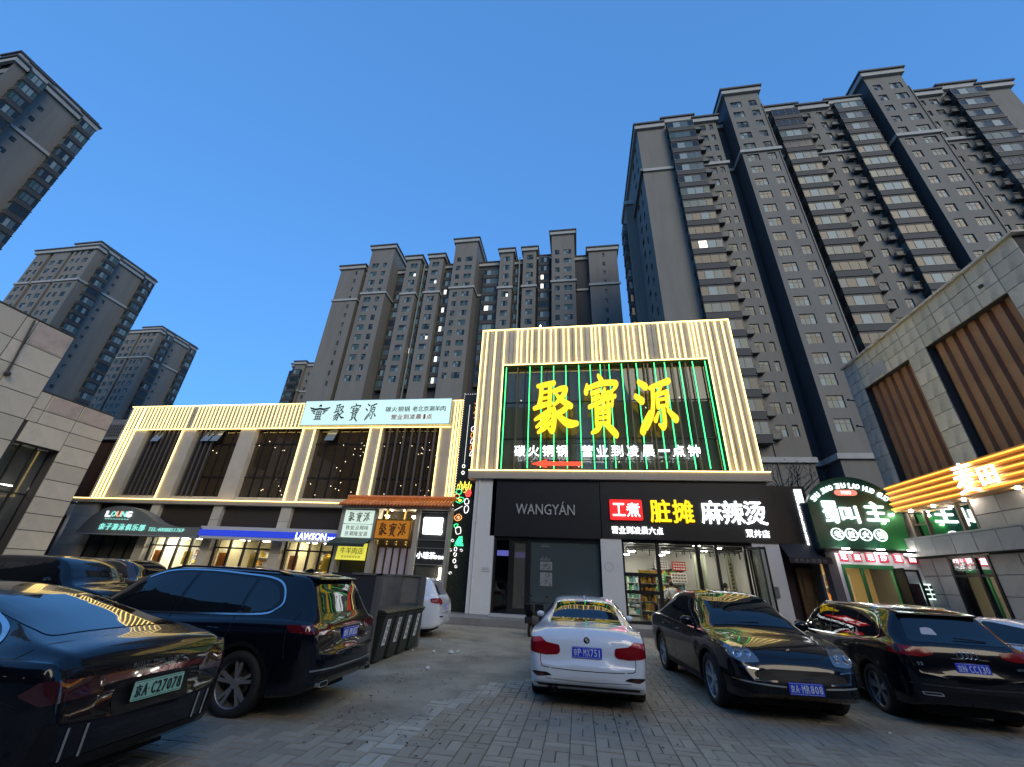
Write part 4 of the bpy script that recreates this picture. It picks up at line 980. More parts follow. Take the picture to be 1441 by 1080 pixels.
m = MB(); m.box(-12.14, -10.5, 20.72, 20.9, 4.0, 4.72); m.build('back', MATS['sign_alu'], s1)
s1 = thing('sign_box', 'lower white sign box with two lines of small characters above the green canopy', 'sign', (-11.3, 20.6, 3.33))
m = MB(); m.box(-12.12, -10.52, 20.58, 20.72, 3.34, 3.98); m.build('face', wbd, s1)
for r_, st in enumerate(('铁瓮没羯味', '京涮隆宝源')):
    for i, ch in enumerate(st): text(ch, -11.82 + i * .26, 20.575, 3.81 - r_ * .29, .22, .22, mat('ink_grey', (.08, .09, .08), .5), s1, ext=.008)
m = MB(); m.box(-12.14, -10.5, 20.72, 20.9, 3.31, 3.99); m.build('back', MATS['sign_alu'], s1)
m = MB(); m.quad((-12.4, 19.9, 3.0), (-10.4, 19.9, 3.0), (-10.4, 20.6, 3.3), (-12.4, 20.6, 3.3)); m.quad((-12.4, 19.9, 2.96), (-10.4, 19.9, 2.96), (-10.4, 20.6, 3.24), (-12.4, 20.6, 3.24)); m.box(-12.4, -10.4, 19.88, 19.92, 2.86, 3.0)
setp(m.build('canopy', mat('canopy_dark_green', (.03, .05, .04), .7)), 'dark green sloping canopy between the white and yellow signs', 'canopy')
s1 = thing('hanging_sign', 'bright yellow sign of the beef and mutton shop under the dark canopy', 'sign', (-11.3, 20.55, 2.25))
m = MB(); sc_ = [(-12.12, 2.27), (-10.52, 2.27), (-10.52, 3.06), (-11.05, 3.06), (-11.05, 2.98)] + [(-11.05 - (i + .5) * .0765 * 1.0, 2.98 - (.05 if i % 2 == 0 else 0)) for i in range(14)]
m.prism(sc_, 'y', 20.5, 20.54); m.build('board', emit('sign_yellow_cloth', (1., .95, .12), .10), s1)
for i, ch in enumerate('牛羊肉店'): text(ch, -11.78 + i * .32, 20.495, 2.7, .27, .3, ink, s1, ext=.008)
for i, ch in enumerate('老北京鲜切羊肉'): text(ch, -11.75 + i * .15, 20.495, 2.42, .11, .11, ink, s1, ext=.006)
s1 = thing('hanging_board', 'orange wooden name board with dark brush characters hung over the restaurant door', 'sign', (-9.25, 20.5, 3.3))
wood = mat('board_orange_lacquer', (.62, .22, .03), .3, var=.15, vscale=3, emit=(1, .38, .04), es=.03)
m = MB(); m.box(-10.18, -8.34, 20.4, 20.48, 3.33, 4.2); m.build('board', wood, s1)
m = MB()
for a in ((-10.22, -8.3, 4.2, 4.25), (-10.22, -8.3, 3.28, 3.33), (-10.22, -10.17, 3.33, 4.2), (-8.35, -8.3, 3.33, 4.2)): m.box(a[0], a[1], 20.37, 20.49, a[2], a[3])
m.build('frame', mat('board_frame_gold', (.5, .3, .06), .3, .8), s1)
for k, x in (('ju', -9.78), ('bao', -9.26), ('yuan', -8.76)): brush(k, x, 20.39, 3.77, .42, .6, mat('board_ink', (.03, .02, .015), .4), s1, ext=.012)
gold = mat('brass_gold', (.7, .45, .12), .25, 1.)
for x in (-9.75, -8.75):
    m = MB(); m.tube([(x, 20.45, 4.25), (x, 20.55, 4.78)], .06, 8); m.build('hanger', gold, s1)
for i in range(4):
    x = -10.0 + i * .5; m = MB(); m.lathe([(0, 3.26), (.09, 3.24), (.11, 3.16), (.07, 3.06), (.1, 3.03), (0, 3.03)], (x, 20.5, 0), n=10)
    setp(m.build('brass_lamp', gold, smooth=True), ('leftmost', 'second from left', 'third from left', 'rightmost')[i] + ' small brass lamp of the four under the orange name board', 'lamp', 'brass lamps under the orange name board')
for i in range(2):
    x = (-9.9, -8.4)[i]; m = MB(); m.lathe([(0, 4.52), (.12, 4.5), (.1, 4.4), (0, 4.36)], (x, 20.9, 0), n=12); m.build('porch_lamp', WARM_E, en)
for x in (-9.6, -8.9): m = MB(); m.lathe([(0, 4.74), (.06, 4.72), (0, 4.7)], (x, 20.7, 0), n=10); m.build('porch_spot', WARM_E, en)
# glazed doors of the entrance
bz = mat('door_bronze', (.2, .14, .07), .3, .7)
for i in range(5):
    a = -10.2 + i * .39; m = MB(); m.box(a, a + .04, 21.2, 21.26, 0, 3.0); m.box(a + .34, a + .38, 21.2, 21.26, 0, 3.0); m.box(a + .04, a + .34, 21.2, 21.26, 2.94, 3.0); m.box(a + .04, a + .34, 21.2, 21.26, 0, .15); q = m.build('door_leaf', bz, en)
    m = MB(); m.quad((a + .04, 21.23, .15), (a + .34, 21.23, .15), (a + .34, 21.23, 2.94), (a + .04, 21.23, 2.94)); m.build('pane', mat('door_pane_lit', (.25, .24, .28), .08, spec=.8, emit=(.6, .55, .75), es=.015), q)
m = MB(); m.box(-10.2, -8.25, 21.27, 21.3, 0, 3.0); m.build('door_backing', darkt, en)
# tea shop front to the right of it
ts = thing('tea_shop_front', 'narrow black tea shop front with blank square light box, right of the entrance', 'shop front', (-7.2, 20.7, 0))
m = MB(); m.box(-7.95, -6.5, 20.75, 20.95, 0, 4.75); m.build('panel', mat('tea_black', (.03, .032, .034), .4), ts)
m = MB(); m.prism([(-7.74, 3.62), (-7.76, 4.38), (-7.72, 4.42), (-6.78, 4.42), (-6.76, 4.36), (-6.78, 3.85), (-6.74, 3.8), (-6.76, 3.64), (-6.8, 3.6)], 'y', 20.62, 20.74); m.build('light_box', emit('light_box_white', (1, 1, .98), .6), ts)
for z in (4.66, 3.32, 2.95, 2.2): m = MB(); m.box(-7.95, -6.5, 20.7, 20.76, z, z + .03); m.build('trim_line', MATS['sign_alu'], ts)
for i, ch in enumerate('小罐茶'): text(ch, -7.78 + i * .33, 20.73, 2.63, .29, .3, WHITE_E, ts, ext=.02, bold=.02)
for i, ch in enumerate('茶饮坊'): text(ch, -6.93 + i * .19, 20.73, 2.56, .16, .16, WHITE_E, ts, ext=.02, bold=.03)
m = MB(); m.box(-7.85, -6.9, 20.72, 20.76, .1, 2.1); m.build('door', glass_d, ts)
m = MB(); m.tube([(-6.62, 20.66, 1.2), (-6.62, 20.66, 2.1)], .04, 8); m.build('wall_lamp', WARM_E, ts)

# ------------------------------------------------------------------ tall neon board between the buildings
nb = thing('neon_board', 'tall dark board with neon drawings of food, wedged between the two lit buildings', 'neon sign', (-5.9, 21.2, 0))
m = MB(); m.box(-6.5, -5.42, 21.25, 21.6, 0, 11.7); m.build('board', mat('neon_board_black', (.015, .02, .017), .5), nb)
NW, NR, NG, NY, NO = emit('neon_white', (1, .95, .95), .3), emit('neon_red', (1, .05, .04), .35), emit('neon_green', (.05, .95, .35), .3), emit('neon_yellow', (1, .9, .1), .3), emit('neon_orange', (1, .4, .12), .3)
dt = MB(); dt.ball((0, 0, 0), .02, 6); dme = dt.mesh('dot_light', NW)
for i in range(75): link('dot_light', dme, nb, (-6.46 + (i > 70) * 0, 21.22, .9 + i * .145))
for i in range(6): link('dot_light', dme, nb, (-6.4 + i * .14, 21.22, 11.6))
def ntube(pts, mt, r=.018, closed=True):
    m = MB(); p = crom(pts, 5, closed); p = [(x, 21.2, z) for x, z in p]
    if closed: p.append(p[0])
    m.tube(p, r, 6); m.build('neon_tube', mt, nb)
for z in (7.23, 6.87, 3.0, 2.75, 2.45):
    ntube([(-6.1 + .07 * math.cos(k), z + .09 * math.sin(k)) for k in (0, 1.05, 2.1, 3.14, 4.19, 5.24)], NW)
ntube([(-6.08, 7.4), (-6.08, 10.9)], NW, .008, False)
pep = [(-5.8, 11.0), (-5.65, 10.85), (-5.75, 10.7), (-5.6, 10.55), (-5.8, 10.4), (-5.62, 10.2), (-5.78, 10.05)]
ntube(pep, NO, .014, False); ntube([(x + .06, z + .05) for x, z in pep], NR, .012, False)
for k in range(5):
    z = 9.45 - k * .36; ntube([(-5.85 + .02 * k, z), (-5.7, z + .1), (-5.68, z - .12), (-5.82, z - .2)], NO if k % 2 else NW, .014)
def nshape(poly, mt, y=21.21):
    m = MB(); m.prism([(a, b) for a, b in poly], 'y', y, y + .03); m.build('neon_figure', mt, nb)
def blob(cx, cz, rx, rz, n=9, seed=0, amp=.18):
    r_ = random.Random(seed); return [(cx + rx * math.cos(6.283 * k / n) * (1 + r_.uniform(-amp, amp)), cz + rz * math.sin(6.283 * k / n) * (1 + r_.uniform(-amp, amp))) for k in range(n)]
for k in range(7): ntube([(-6.35 + k * .12, 5.95), (-6.3 + k * .12, 6.25 + (k % 2) * .15), (-6.2 + k * .1, 6.05)], NY, .016, False)
ntube(blob(-6.22, 5.85, .16, .13, seed=1), NG); ntube(blob(-5.95, 5.95, .12, .12, seed=2), NY); nshape(blob(-5.72, 5.82, .2, .26, 6, 3, .1), NR); ntube(blob(-6.3, 5.6, .14, .12, seed=4), NO)
ntube(blob(-6.12, 5.4, .22, .14, seed=5), NG); nshape(blob(-6.12, 5.4, .1, .06, seed=6), NY); ntube(blob(-5.75, 5.35, .13, .15, seed=7), NW)
ntube([(-6.4, 4.85), (-5.95, 5.1)], NW, .012, False); ntube(blob(-5.72, 4.95, .12, .2, seed=8), NW)
nshape(blob(-6.12, 4.52, .1, .1, 6, 9), emit('neon_tan', (1, .55, .25), .14)); ntube(blob(-6.12, 4.52, .18, .16, 6, 9), NO)
ntube([(-6.3, 4.15), (-6.1, 4.2), (-6.2, 4.0)], NG); ntube([(-6.2, 3.98), (-5.98, 4.05), (-5.92, 3.78), (-6.12, 3.72)], NW)
nshape([(-6.2, 3.15), (-5.72, 3.15), (-5.78, 3.35), (-5.82, 3.62), (-5.98, 3.6), (-6.1, 3.4)], NG)
for k, (x, z) in enumerate(((-6.3, 3.4), (-6.35, 2.95), (-5.8, 2.95), (-6.0, 2.2), (-6.25, 1.9))): ntube(blob(x, z, .06, .06, 6, k), NW, .012)
# foliage climbing at its foot
lf = mat('ivy_leaf', (.03, .06, .02), .6)
m = MB(); rr = random.Random(31)
for i in range(700):
    x, z = rr.uniform(-6.45, -5.45), rr.uniform(.1, 6.2); y = 21.2 - rr.uniform(0, .12); a = rr.uniform(0, 6.28); s_ = rr.uniform(.03, .07)
    if rr.random() > .6 and z > 4: continue
    m.quad((x, y, z), (x + s_ * math.cos(a), y - rr.uniform(0, .03), z + s_ * math.sin(a)), (x + s_ * math.cos(a) - s_ * .5 * math.sin(a), y, z + s_ * math.sin(a) + s_ * .5 * math.cos(a)), (x - s_ * .5 * math.sin(a), y, z + s_ * .5 * math.cos(a)))
setp(m.build('climbing_plant', lf), 'dark climbing plant spread over the foot of the neon board', 'plant')
# ------------------------------------------------------------------ stone clad building on the right
def slabs(parent, X, face, ys, zs, mt, th=.04, gap=.012, name='stone_panel', seed=0, skip=()):
    """stone slabs on a wall in the plane x = X, each its own part"""
    rr = random.Random(seed); cache = {}
    for a, b in zip(ys, ys[1:]):
        for c, d in zip(zs, zs[1:]):
            ym, zm = (a + b) / 2, (c + d) / 2
            if any(s[0] < ym < s[1] and s[2] < zm < s[3] for s in skip): continue
            k = (round(abs(b - a), 2), round(d - c, 2))
            if k not in cache:
                m = MB(); y, z = k[0] / 2 - gap, k[1] / 2 - gap; m.box(0, th * (1 if face > 0 else -1), -y, y, -z, z); cache[k] = m.mesh(name, mt)
            o = link(name, cache[k], parent, (X + rr.uniform(-.004, .004), ym, zm))
gst = mat('weathered_grey_stone', (.64, .57, .46), .65, var=.24, vscale=.9, dirt=(.22, .205, .185), dscale=2.2, damt=.75, streak=.35, bump=.15)
gst2 = mat('dark_grey_stone', (.36, .35, .34), .55, var=.3, vscale=.9, dirt=(.18, .175, .17), dscale=1.2, damt=.5)
rs = thing('commercial_building', 'stone clad building at the right edge with brown vertical fins behind its openings', 'building', (19, 16, 0))
jn = mat('stone_joint_dark', (.06, .058, .055), .8)
m = MB(); m.box(14.45, 24, 11.6, 20.9, 3.9, 12.3); m.box(14.05, 14.45, 11.72, 20.95, 10.85, 12.38); m.box(14.05, 14.45, 20.0, 20.95, 3.9, 10.85); m.box(14.05, 14.45, 16.12, 17.08, 4, 10.85); m.box(14.05, 14.45, 11.72, 12.66, 4, 10.85)
m.box(14.05, 14.45, 12.66, 16.12, 5.2, 6.3); m.box(14.05, 14.45, 17.08, 20.0, 5.2, 6.3); m.box(18.5, 24, 11.6, 20.9, 0, 3.9); m.box(14.05, 14.45, 11.72, 17.7, 3.9, 5.2)
m.build('wall', jn, rs)
ysA = [11.72, 12.66, 13.53, 14.4, 15.26, 16.12, 17.08, 18.05, 19.0, 20.0, 20.95]
slabs(rs, 14.05, -1, ysA, [10.85, 11.36, 11.87, 12.38], gst, seed=1)
for a, b in ((16.12, 17.08), (11.72, 12.66), (20.0, 20.95)): slabs(rs, 14.05, -1, [a, b], [6.3 + i * .65 for i in range(8)], gst, seed=2)
m = MB(); m.box(14.0, 14.014, 18.3, 19.3, 10.95, 11.55); m.build('replacement_panel', mat('new_panel', (.42, .42, .42), .4), rs)
m = MB(); m.box(13.95, 14.02, 13.15, 13.27, 11.5, 11.6); m.build('drain_hole', framem, rs)
m = MB(); m.box(13.9, 24.1, 11.55, 21.0, 12.38, 12.46); m.build('coping', gst, rs)
# fins in the two openings
rust = mat('rust_brown_panel', (.30, .14, .07), .55, var=.3, vscale=.8, dirt=(.2, .085, .04), dscale=1.2, damt=.6)
fp = MB(); fp.prism([(0, 0), (0, .50), (-.10, .44), (-.17, .30), (-.15, .08)], 'z', 6.25, 10.84); fme = fp.mesh('fin', rust)
for a, n in ((17.1, 6), (12.68, 7)):
    for i in range(n): link('fin', fme, rs, (14.42, a + i * .49, 0))
m = MB(); m.box(14.43, 14.46, 12.66, 16.12, 6.3, 10.85); m.box(14.43, 14.46, 17.08, 20.0, 6.3, 10.85); m.build('fin_backing', mat('fin_backing', (.07, .03, .018), .7), rs)
# small bracket lamps
for y, z in ((20.9, 10.6), (20.9, 9.2)):
    m = MB(); m.tube([(14.0, y, z), (13.75, y, z + .05)], .03, 6); m.ball((13.72, y, z + .06), .06, 8); m.build('bracket_lamp', framem, rs)
# orange lit sign along the wall
sg = thing('fascia_sign', 'long orange sign with five glowing lines and white characters running along the right building', 'sign', (13.7, 14, 5))
m = MB(); m.box(13.5, 13.99, 7.0, 20.1, 5.05, 6.12); m.build('box', mat('sign_bronze', (.62, .33, .10), .4, .1, var=.1), sg)
seg_led(sg, [((13.40, 7.0, z), (13.40, 20.12, z)) for z in (5.16, 5.38, 5.60, 5.82, 6.04)], .020, ORANGE_E)
for k in range(5):
    z = 5.06 + k * .222; m = MB(); m.prism([(13.42, z), (13.5, z - .02), (13.5, z + .19), (13.46, z + .19)], 'y', 7.0, 20.1); m.build('louvre', MATS['sign_bronze'], sg)
text('麦', 13.36, 16.12, 5.6, .78, 1.02, WHITE_E, sg, '-x', ext=.05, bold=.012)
text('田', 13.36, 15.28, 5.5, .58, .56, WHITE_E, sg, '-x', ext=.05, bold=.02)
for y in (19.6, 18.4, 17.0, 15.0, 13.4, 12.0):
    m = MB(); m.lathe([(0, 5.04), (.06, 5.04), (.06, 5.0), (0, 4.99)], (13.74, y, 0), n=12); m.build('down_lamp', LAMP_E, sg)
# middle band: windows and stone under the sign, projecting ledge, ground floor
slabs(rs, 14.0, -1, [11.72, 12.8, 13.9, 15.0, 16.1, 17.1], [4.0, 4.5, 5.05], gst2, seed=5)
slabs(rs, 14.0, -1, [20.1, 20.6], [4.0, 5.05], beige, seed=6)
m = MB()
for y in (20.08, 19.35, 17.75, 17.15): m.box(13.96, 14.1, y - .04, y + .04, 4.0, 5.05)
for z in (4.0, 4.99, 4.5): m.box(13.97, 14.09, 19.35, 20.08, z, z + .06)
m.box(13.97, 14.09, 17.15, 19.35, 4.99, 5.05); m.build('window_frame', mat('frame_brass_dark', (.12, .10, .07), .4, .4), rs)
for a, b in ((19.39, 20.04), (17.79, 19.31), (17.19, 17.71)):
    m = MB(); m.quad((14.03, a, 4.0), (14.03, b, 4.0), (14.03, b, 5.0), (14.03, a, 5.0)); m.build('pane', glass_t, rs)
m = MB(); m.box(14.45, 18.5, 17.1, 20.9, 3.92, 4.0); m.box(18.4, 18.5, 17.1, 20.9, 0, 5.1); m.box(14.45, 18.5, 17.0, 17.1, 0, 5.1); m.box(14.45, 18.5, 20.85, 20.95, 0, 5.1); m.build('side_room', intw, rs)
m = MB(); m.box(14.45, 18.4, 17.1, 20.85, 0, .04); m.build('side_room_floor', intf, rs)
m = MB(); m.box(13.56, 14.05, 8.0, 20.6, 3.27, 3.93); m.build('ledge_core', jn, rs)
slabs(rs, 13.56, -1, [8.0 + i * .9 for i in range(15)], [3.27, 3.93], gst2, seed=7)
m = MB(); m.box(13.5, 14.05, 8.0, 20.62, 3.93, 3.99); m.build('ledge_cap', gst2, rs)
for a, b in ((19.1, 20.6), (15.2, 17.35), (11.7, 13.4)):
    m = MB(); m.box(14.05, 14.5, a, b, 0, 3.27); m.build('pier_core', jn, rs)
    slabs(rs, 14.05, -1, [a + (b - a) * k / 2 for k in range(3)], [0, .65, 1.3, 1.95, 2.6, 3.25], gst2, seed=int(a))
m = MB()
for y in (19.05, 17.95, 17.4): m.box(13.98, 14.1, y - .05, y + .05, 0, 3.25)
m.box(13.98, 14.1, 17.4, 19.05, 3.17, 3.25); m.box(13.99, 14.09, 17.4, 19.05, 2.55, 2.63); m.build('door_frame', framem, rs)
for a, b in ((18.0, 19.0), (17.45, 17.9)):
    m = MB(); m.quad((14.04, a, 0.05), (14.04, b, .05), (14.04, b, 3.17), (14.04, a, 3.17)); m.build('pane', glass, rs)
m = MB(); m.box(14.06, 14.08, 17.5, 17.88, 2.0, 2.5); m.build('door_notice', mat('notice_pale_yellow', (.7, .68, .4), .6), rs)
for i, ch in enumerate('理3发'): text(ch, 13.97, 18.75 - i * .36, 2.9, .24, .28, mat('glass_lettering', (.6, .6, .6), .5), rs, '-x', ext=.01)
WY = emit('counter_glow', (1, .8, .35), .12)
t = thing('display_cabinet', 'wooden display cabinet with lit shelves just inside the right building door', 'cabinet', (15.4, 18.4, 0))
m = MB(); m.box(15.2, 15.7, 17.8, 18.95, .04, 2.3); m.build('body', mat('cabinet_wood', (.32, .24, .1), .5), t)
for z in (1.0, 1.45, 1.9): m = MB(); m.box(15.17, 15.2, 18.1 - (z - 1) * .1, 18.6, z, z + .05); m.build('shelf_light', WY, t)
for x, y in ((15.6, 18.4), (16.8, 19.6), (16, 20.2)): disc_lamp(x, y, 3.6 if y < 19 else 4.8, .3, rs)
m = MB(); m.box(14.5, 18.4, 17.1, 20.85, 3.7, 3.75); m.build('side_room_ceiling', intw, rs)

# ------------------------------------------------------------------ green arched hotpot sign and the shop below
gs = thing('arched_sign', 'dark green arched hotpot sign with white lettering in an arc and four ringed characters', 'sign', (12, 20.3, 3.5))
arc = [(12.0 + 1.95 * math.cos(R(a)), 4.72 + 1.86 * math.sin(R(a))) for a in range(22, 159, 8)]
m = MB(); m.prism([(10.23, 3.5), (13.68, 3.5)] + arc, 'y', 20.2, 20.4)
grn = mat('sign_green_board', (.015, .085, .05), .28, var=.25, vscale=.6)
m.build('board', grn, gs)
m = MB(); m.prism([(12.5, 3.52), (13.66, 3.52), (13.78, 5.0), (12.9, 4.9)], 'y', 20.185, 20.2); m.build('lamp_glow_corner', mat('sign_green_lamp_glow', (.015, .15, .035), .35), gs)  # lamp glow on the board, painted as a brighter green panel
def arc_text(st, cx, cz, rad, a0, a1, size, mt, parent, y):
    n = len(st)
    for i, ch in enumerate(st):
        if ch == ' ': continue
        a = a0 + (a1 - a0) * i / (n - 1); x = cx + rad * math.sin(R(a)); z = cz + rad * math.cos(R(a))
        wd = .5 if ch in 'I' else .85
        o = link('lettering', text_mesh(ch, size * wd * (.5 if ch == 'I' else 1), size * 1.25, mt, ext=.04, bold=.02), parent, (x, y, z), (math.pi / 2, R(a), 0))
arc_text('SHU JIAO ZHU LAO HUO GUO', 11.93, 4.1, 2.08, -45, 43, .17, WHITE_E, gs, 20.16)
m = MB(); pr_ = [(11.55 + .16 * math.cos(R(a)), 5.86 + .12 * math.sin(R(a))) for a in range(90, 271, 20)] + [(12.12 + .16 * math.cos(R(a)), 5.86 + .12 * math.sin(R(a))) for a in range(-90, 91, 20)]
m.prism(pr_, 'y', 20.13, 20.19); m.build('red_pill', emit('pill_red_light', (1, .22, .16), .2), gs)
text('1988', 11.83, 20.12, 5.86, .36, .13, WHITE_E, gs, ext=.01, bold=.03)
text('蜀', 10.98, 20.16, 5.02, .56, .92, WHITE_E, gs, ext=.05, bold=.02); text('叫', 11.72, 20.16, 4.93, .66, .70, WHITE_E, gs, ext=.05, bold=.03)
text('主', 12.75, 20.16, 5.08, .78, .78, WHITE_E, gs, ext=.05, bold=.04)
for ch, x in zip('老灶火锅', (11.03, 11.57, 12.11, 12.67)):
    m = MB(); m.lathe([(.245, 20.19), (.215, 20.19), (.215, 20.15), (.245, 20.15)], (x, 0, 4.11), 'y', 24, close=True); m.build('ring', WHITE_E, gs)
    text(ch, x, 20.16, 4.11, .26, .27, WHITE_E, gs, ext=.03, bold=.02)
m = MB(); m.box(10.2, 14.4, 19.85, 20.6, 3.40, 3.5); m.build('canopy_edge', framem, gs)
for x in (10.9, 12.2, 13.3):
    m = MB(); m.box(x, x + .28, 19.9, 19.93, 3.5, 3.53); m.build('tube_lamp', LAMP_E, gs)
    m = MB(); m.box(x, x + .45, 20.12, 20.16, 3.36, 3.39); m.build('tube_lamp', LAMP_E, gs)  # tubes added under the canopy to brighten the wall and red squares
m = MB(); m.ball((13.35, 20.1, 4.95), .05, 8); m.ball((12.95, 20.12, 4.6), .03, 8); m.build('spot_lamp', LAMP_E, gs)
g2 = thing('hotpot_shop', 'small white walled shop with red character squares over a green framed window', 'shop', (12.5, 21, 0))
ww = mat('shop_wall_lilac_white', (.66, .64, .72), .5)
m = MB(); m.box(10.75, 14.45, 20.6, 20.75, 2.95, 3.46); m.box(10.75, 11.05, 20.6, 20.75, 0, 2.95); m.box(13.0, 14.45, 20.6, 20.75, 0, 2.95); m.box(11.05, 13.0, 20.6, 20.75, 0, .9); m.build('wall', ww, g2)
m = MB(); m.box(10.2, 14.4, 20.75, 26, 3.46, 5.5); m.box(10.2, 10.3, 20.75, 26, 0, 3.46); m.box(14.35, 14.4, 20.75, 26, 0, 3.46); m.build('body', roofm, g2)
m = MB(); m.box(10.3, 14.35, 24.5, 24.6, 0, 3.4); m.box(10.3, 14.35, 20.8, 24.5, 3.36, 3.44); m.build('room', mat('interior_amber', (.55, .42, .2), .6), g2)
m = MB(); m.box(10.4, 10.75, 20.3, 20.75, 0, 3.4); m.build('side_pier', mat('pier_dark_grey', (.12, .11, .12), .6), g2)
sqm = mat('crimson_square', (.55, .02, .06), .5, emit=(.9, .03, .08), es=.03)
for ch, x in zip('现熬现炒现卤', (11.22, 11.74, 12.24, 12.74, 13.28, 13.80)):
    m = MB(); m.box(x - .17, x + .17, 20.56, 20.6, 3.07, 3.42); q = m.build('character_square', sqm, g2); text(ch, x, 20.555, 3.245, .23, .25, WHITE_E, q, ext=.01, bold=0)
gf = mat('frame_green', (.02, .14, .05), .4)
m = MB()
for a in ((11.05, 13.0, 2.8, 2.95), (11.05, 13.0, .9, 1.0), (11.05, 11.15, 1.0, 2.8), (11.75, 11.83, 1.0, 2.8), (12.9, 13.0, 1.0, 2.8)): m.box(a[0], a[1], 20.56, 20.7, a[2], a[3])
m.build('window_frame', gf, g2)
for a, b in ((11.15, 11.75), (11.83, 12.9)): m = MB(); m.quad((a, 20.63, 1), (b, 20.63, 1), (b, 20.63, 2.8), (a, 20.63, 2.8)); m.build('pane', glass, g2)
m = MB(); m.box(12.95, 13.0, 20.0, 20.58, .35, 2.85); m.box(13.0, 13.7, 20.3, 20.34, 2.74, 2.82); m.box(13.62, 13.7, 20.3, 20.34, .3, 2.74); m.box(13.0, 13.62, 20.3, 20.34, .3, .4); m.build('open_door', framem, g2)
m = MB(); m.quad((13.0, 20.32, .4), (13.62, 20.32, .4), (13.62, 20.32, 2.74), (13.0, 20.32, 2.74)); m.build('pane', glass_t, g2)
m = MB(); m.box(13.12, 13.6, 20.36, 20.38, 1.4, 2.3); m.build('door_poster', mat('poster_maroon', (.2, .03, .05), .5), g2)
m = MB(); m.box(13.7, 14.1, 20.38, 20.5, 1.75, 2.32); q = m.build('menu_light_box', emit('menu_light', (.8, 1., .9), .2), g2)
m = MB()
for i in range(2):
    for j in range(3): m.box(13.74 + i * .18, 13.88 + i * .18, 20.36, 20.375, 1.8 + j * .17, 1.92 + j * .17)
m.build('menu_print', gf, q)
for x, y in ((11.5, 21.6), (12.5, 22.4), (12.6, 21.2)): disc_lamp(x, y, 3.2, .3, g2, WARM_E)
shelf('goods_shelf', 'amber lit shelf of jars inside the green framed window', 11.9, 24.0, 1.2, 2.4, 4, 15, [gc[0], gc[1], gc[5]])
# black shop between
b3 = thing('black_shop', 'narrow black shop front with a column of white boxed characters and a wooden door', 'shop front', (9.8, 21.2, 0))
m = MB(); m.box(8.95, 10.62, 21.0, 24, 3.1, 6.3); m.build('fascia', blackp, b3)
m = MB(); m.box(8.95, 10.2, 21.4, 24, 0, 3.1); m.build('front', mat('front_dark_red', (.035, .015, .02), .5), b3)
m = MB(); m.quad((8.9, 20.2, 3.1), (10.55, 20.2, 3.1), (10.6, 21.0, 3.75), (8.95, 21.0, 3.75)); m.box(8.9, 10.55, 20.18, 20.22, 2.9, 3.12); m.build('canopy', mat('canopy_black', (.02, .02, .024), .6), b3)
for i, ch in enumerate('老灶火锅现炒'): text(ch, 9.15 + i * .22, 20.16, 3.0, .17, .16, mat('dim_lettering', (.22, .2, .22), .5), b3, ext=.01)
wd_ = mat('door_wood', (.16, .09, .035), .45, var=.3, vscale=4)
m = MB(); m.box(9.5, 9.62, 21.2, 21.4, 0, 2.75); m.box(9.62, 10.18, 21.2, 21.4, 2.6, 2.75); m.box(10.1, 10.2, 21.2, 21.4, 0, 2.6); m.box(9.62, 10.1, 21.3, 21.36, 0, 2.6); m.box(9.7, 9.98, 21.26, 21.3, 1.6, 2.4); q = m.build('door', wd_, b3)
m = MB(); m.tube([(10.02, 21.2, 1.0), (10.02, 21.2, 1.5)], .02, 6); m.build('handle', gold, q)
for i, ch in enumerate('重庆老灶火锅串串'):
    z = 6.0 - i * .33; x = 10.28
    m = MB()
    for a in ((x - .15, x + .15, z + .125, z + .145), (x - .15, x + .15, z - .145, z - .125), (x - .15, x - .13, z - .125, z + .125), (x + .13, x + .15, z - .125, z + .125)): m.box(a[0], a[1], 20.92, 20.98, a[2], a[3])
    m.build('letter_box', WHITE_E, b3); text(ch, x, 20.96, z, .2, .2, WHITE_E, b3, ext=.03, bold=.02)

# ------------------------------------------------------------------ stone clad building on the left
tan = mat('tan_stone_panel', (.68, .60, .48), .65, var=.2, vscale=.6, dirt=(.44, .41, .34), dscale=.9, damt=.5, bump=.1)
pinkst = mat('pinkish_stone_panel', (.54, .43, .37), .65, var=.12, vscale=.6, dirt=(.3, .25, .21), dscale=1.6, damt=.6)
ls = thing('commercial_building', 'beige stone clad building at the left edge, stepping down beside a tall dark window', 'building', (-31, 12, 0))
m = MB(); m.box(-36, -26.05, 2, 14.33, 0, 12.15); m.box(-36, -26.05, 14.33, 14.47, 0, 9.05); m.box(-36, -26.05, 14.47, 16.27, 6.6, 9.05); m.box(-36, -26.05, 16.27, 17.82, 0, 9.05); m.box(-36, -27.5, 14.47, 16.27, 0, 6.6); m.build('wall', jn, ls)
slabs(ls, -26.05, 1, [4.3, 5.95, 7.6, 9.2, 10.78, 12.32, 12.79, 14.35], [1.04, 2.14, 3.24, 4.34, 5.44, 6.54, 7.62, 8.72, 9.83, 10.93, 12.19], tan, th=.06, gap=.02, seed=11)
slabs(ls, -26.05, 1, [14.35, 14.82, 16.27, 17.84], [7.6, 8.25, 9.1], tan, th=.065, gap=.018, seed=12)
slabs(ls, -26.05, 1, [14.50, 16.27], [6.6, 7.6], tan, th=.065, gap=.018, seed=13)
slabs(ls, -26.05, 1, [16.27, 17.84], [0, .35, 1.2, 2.02, 2.85, 3.6, 4.37, 5.21, 6.07, 6.95, 7.6], tan, th=.065, gap=.018, seed=14)
m = MB(); m.box(-25.985, -25.975, 12.85, 14.3, 11.0, 12.1); m.build('stained_panel', pinkst, ls)
m = MB(); m.box(-25.98, -25.97, 14.9, 16.2, 8.3, 9.05); m.box(-25.98, -25.97, 16.35, 17.78, 8.3, 9.05); m.build('stained_panel', pinkst, ls)
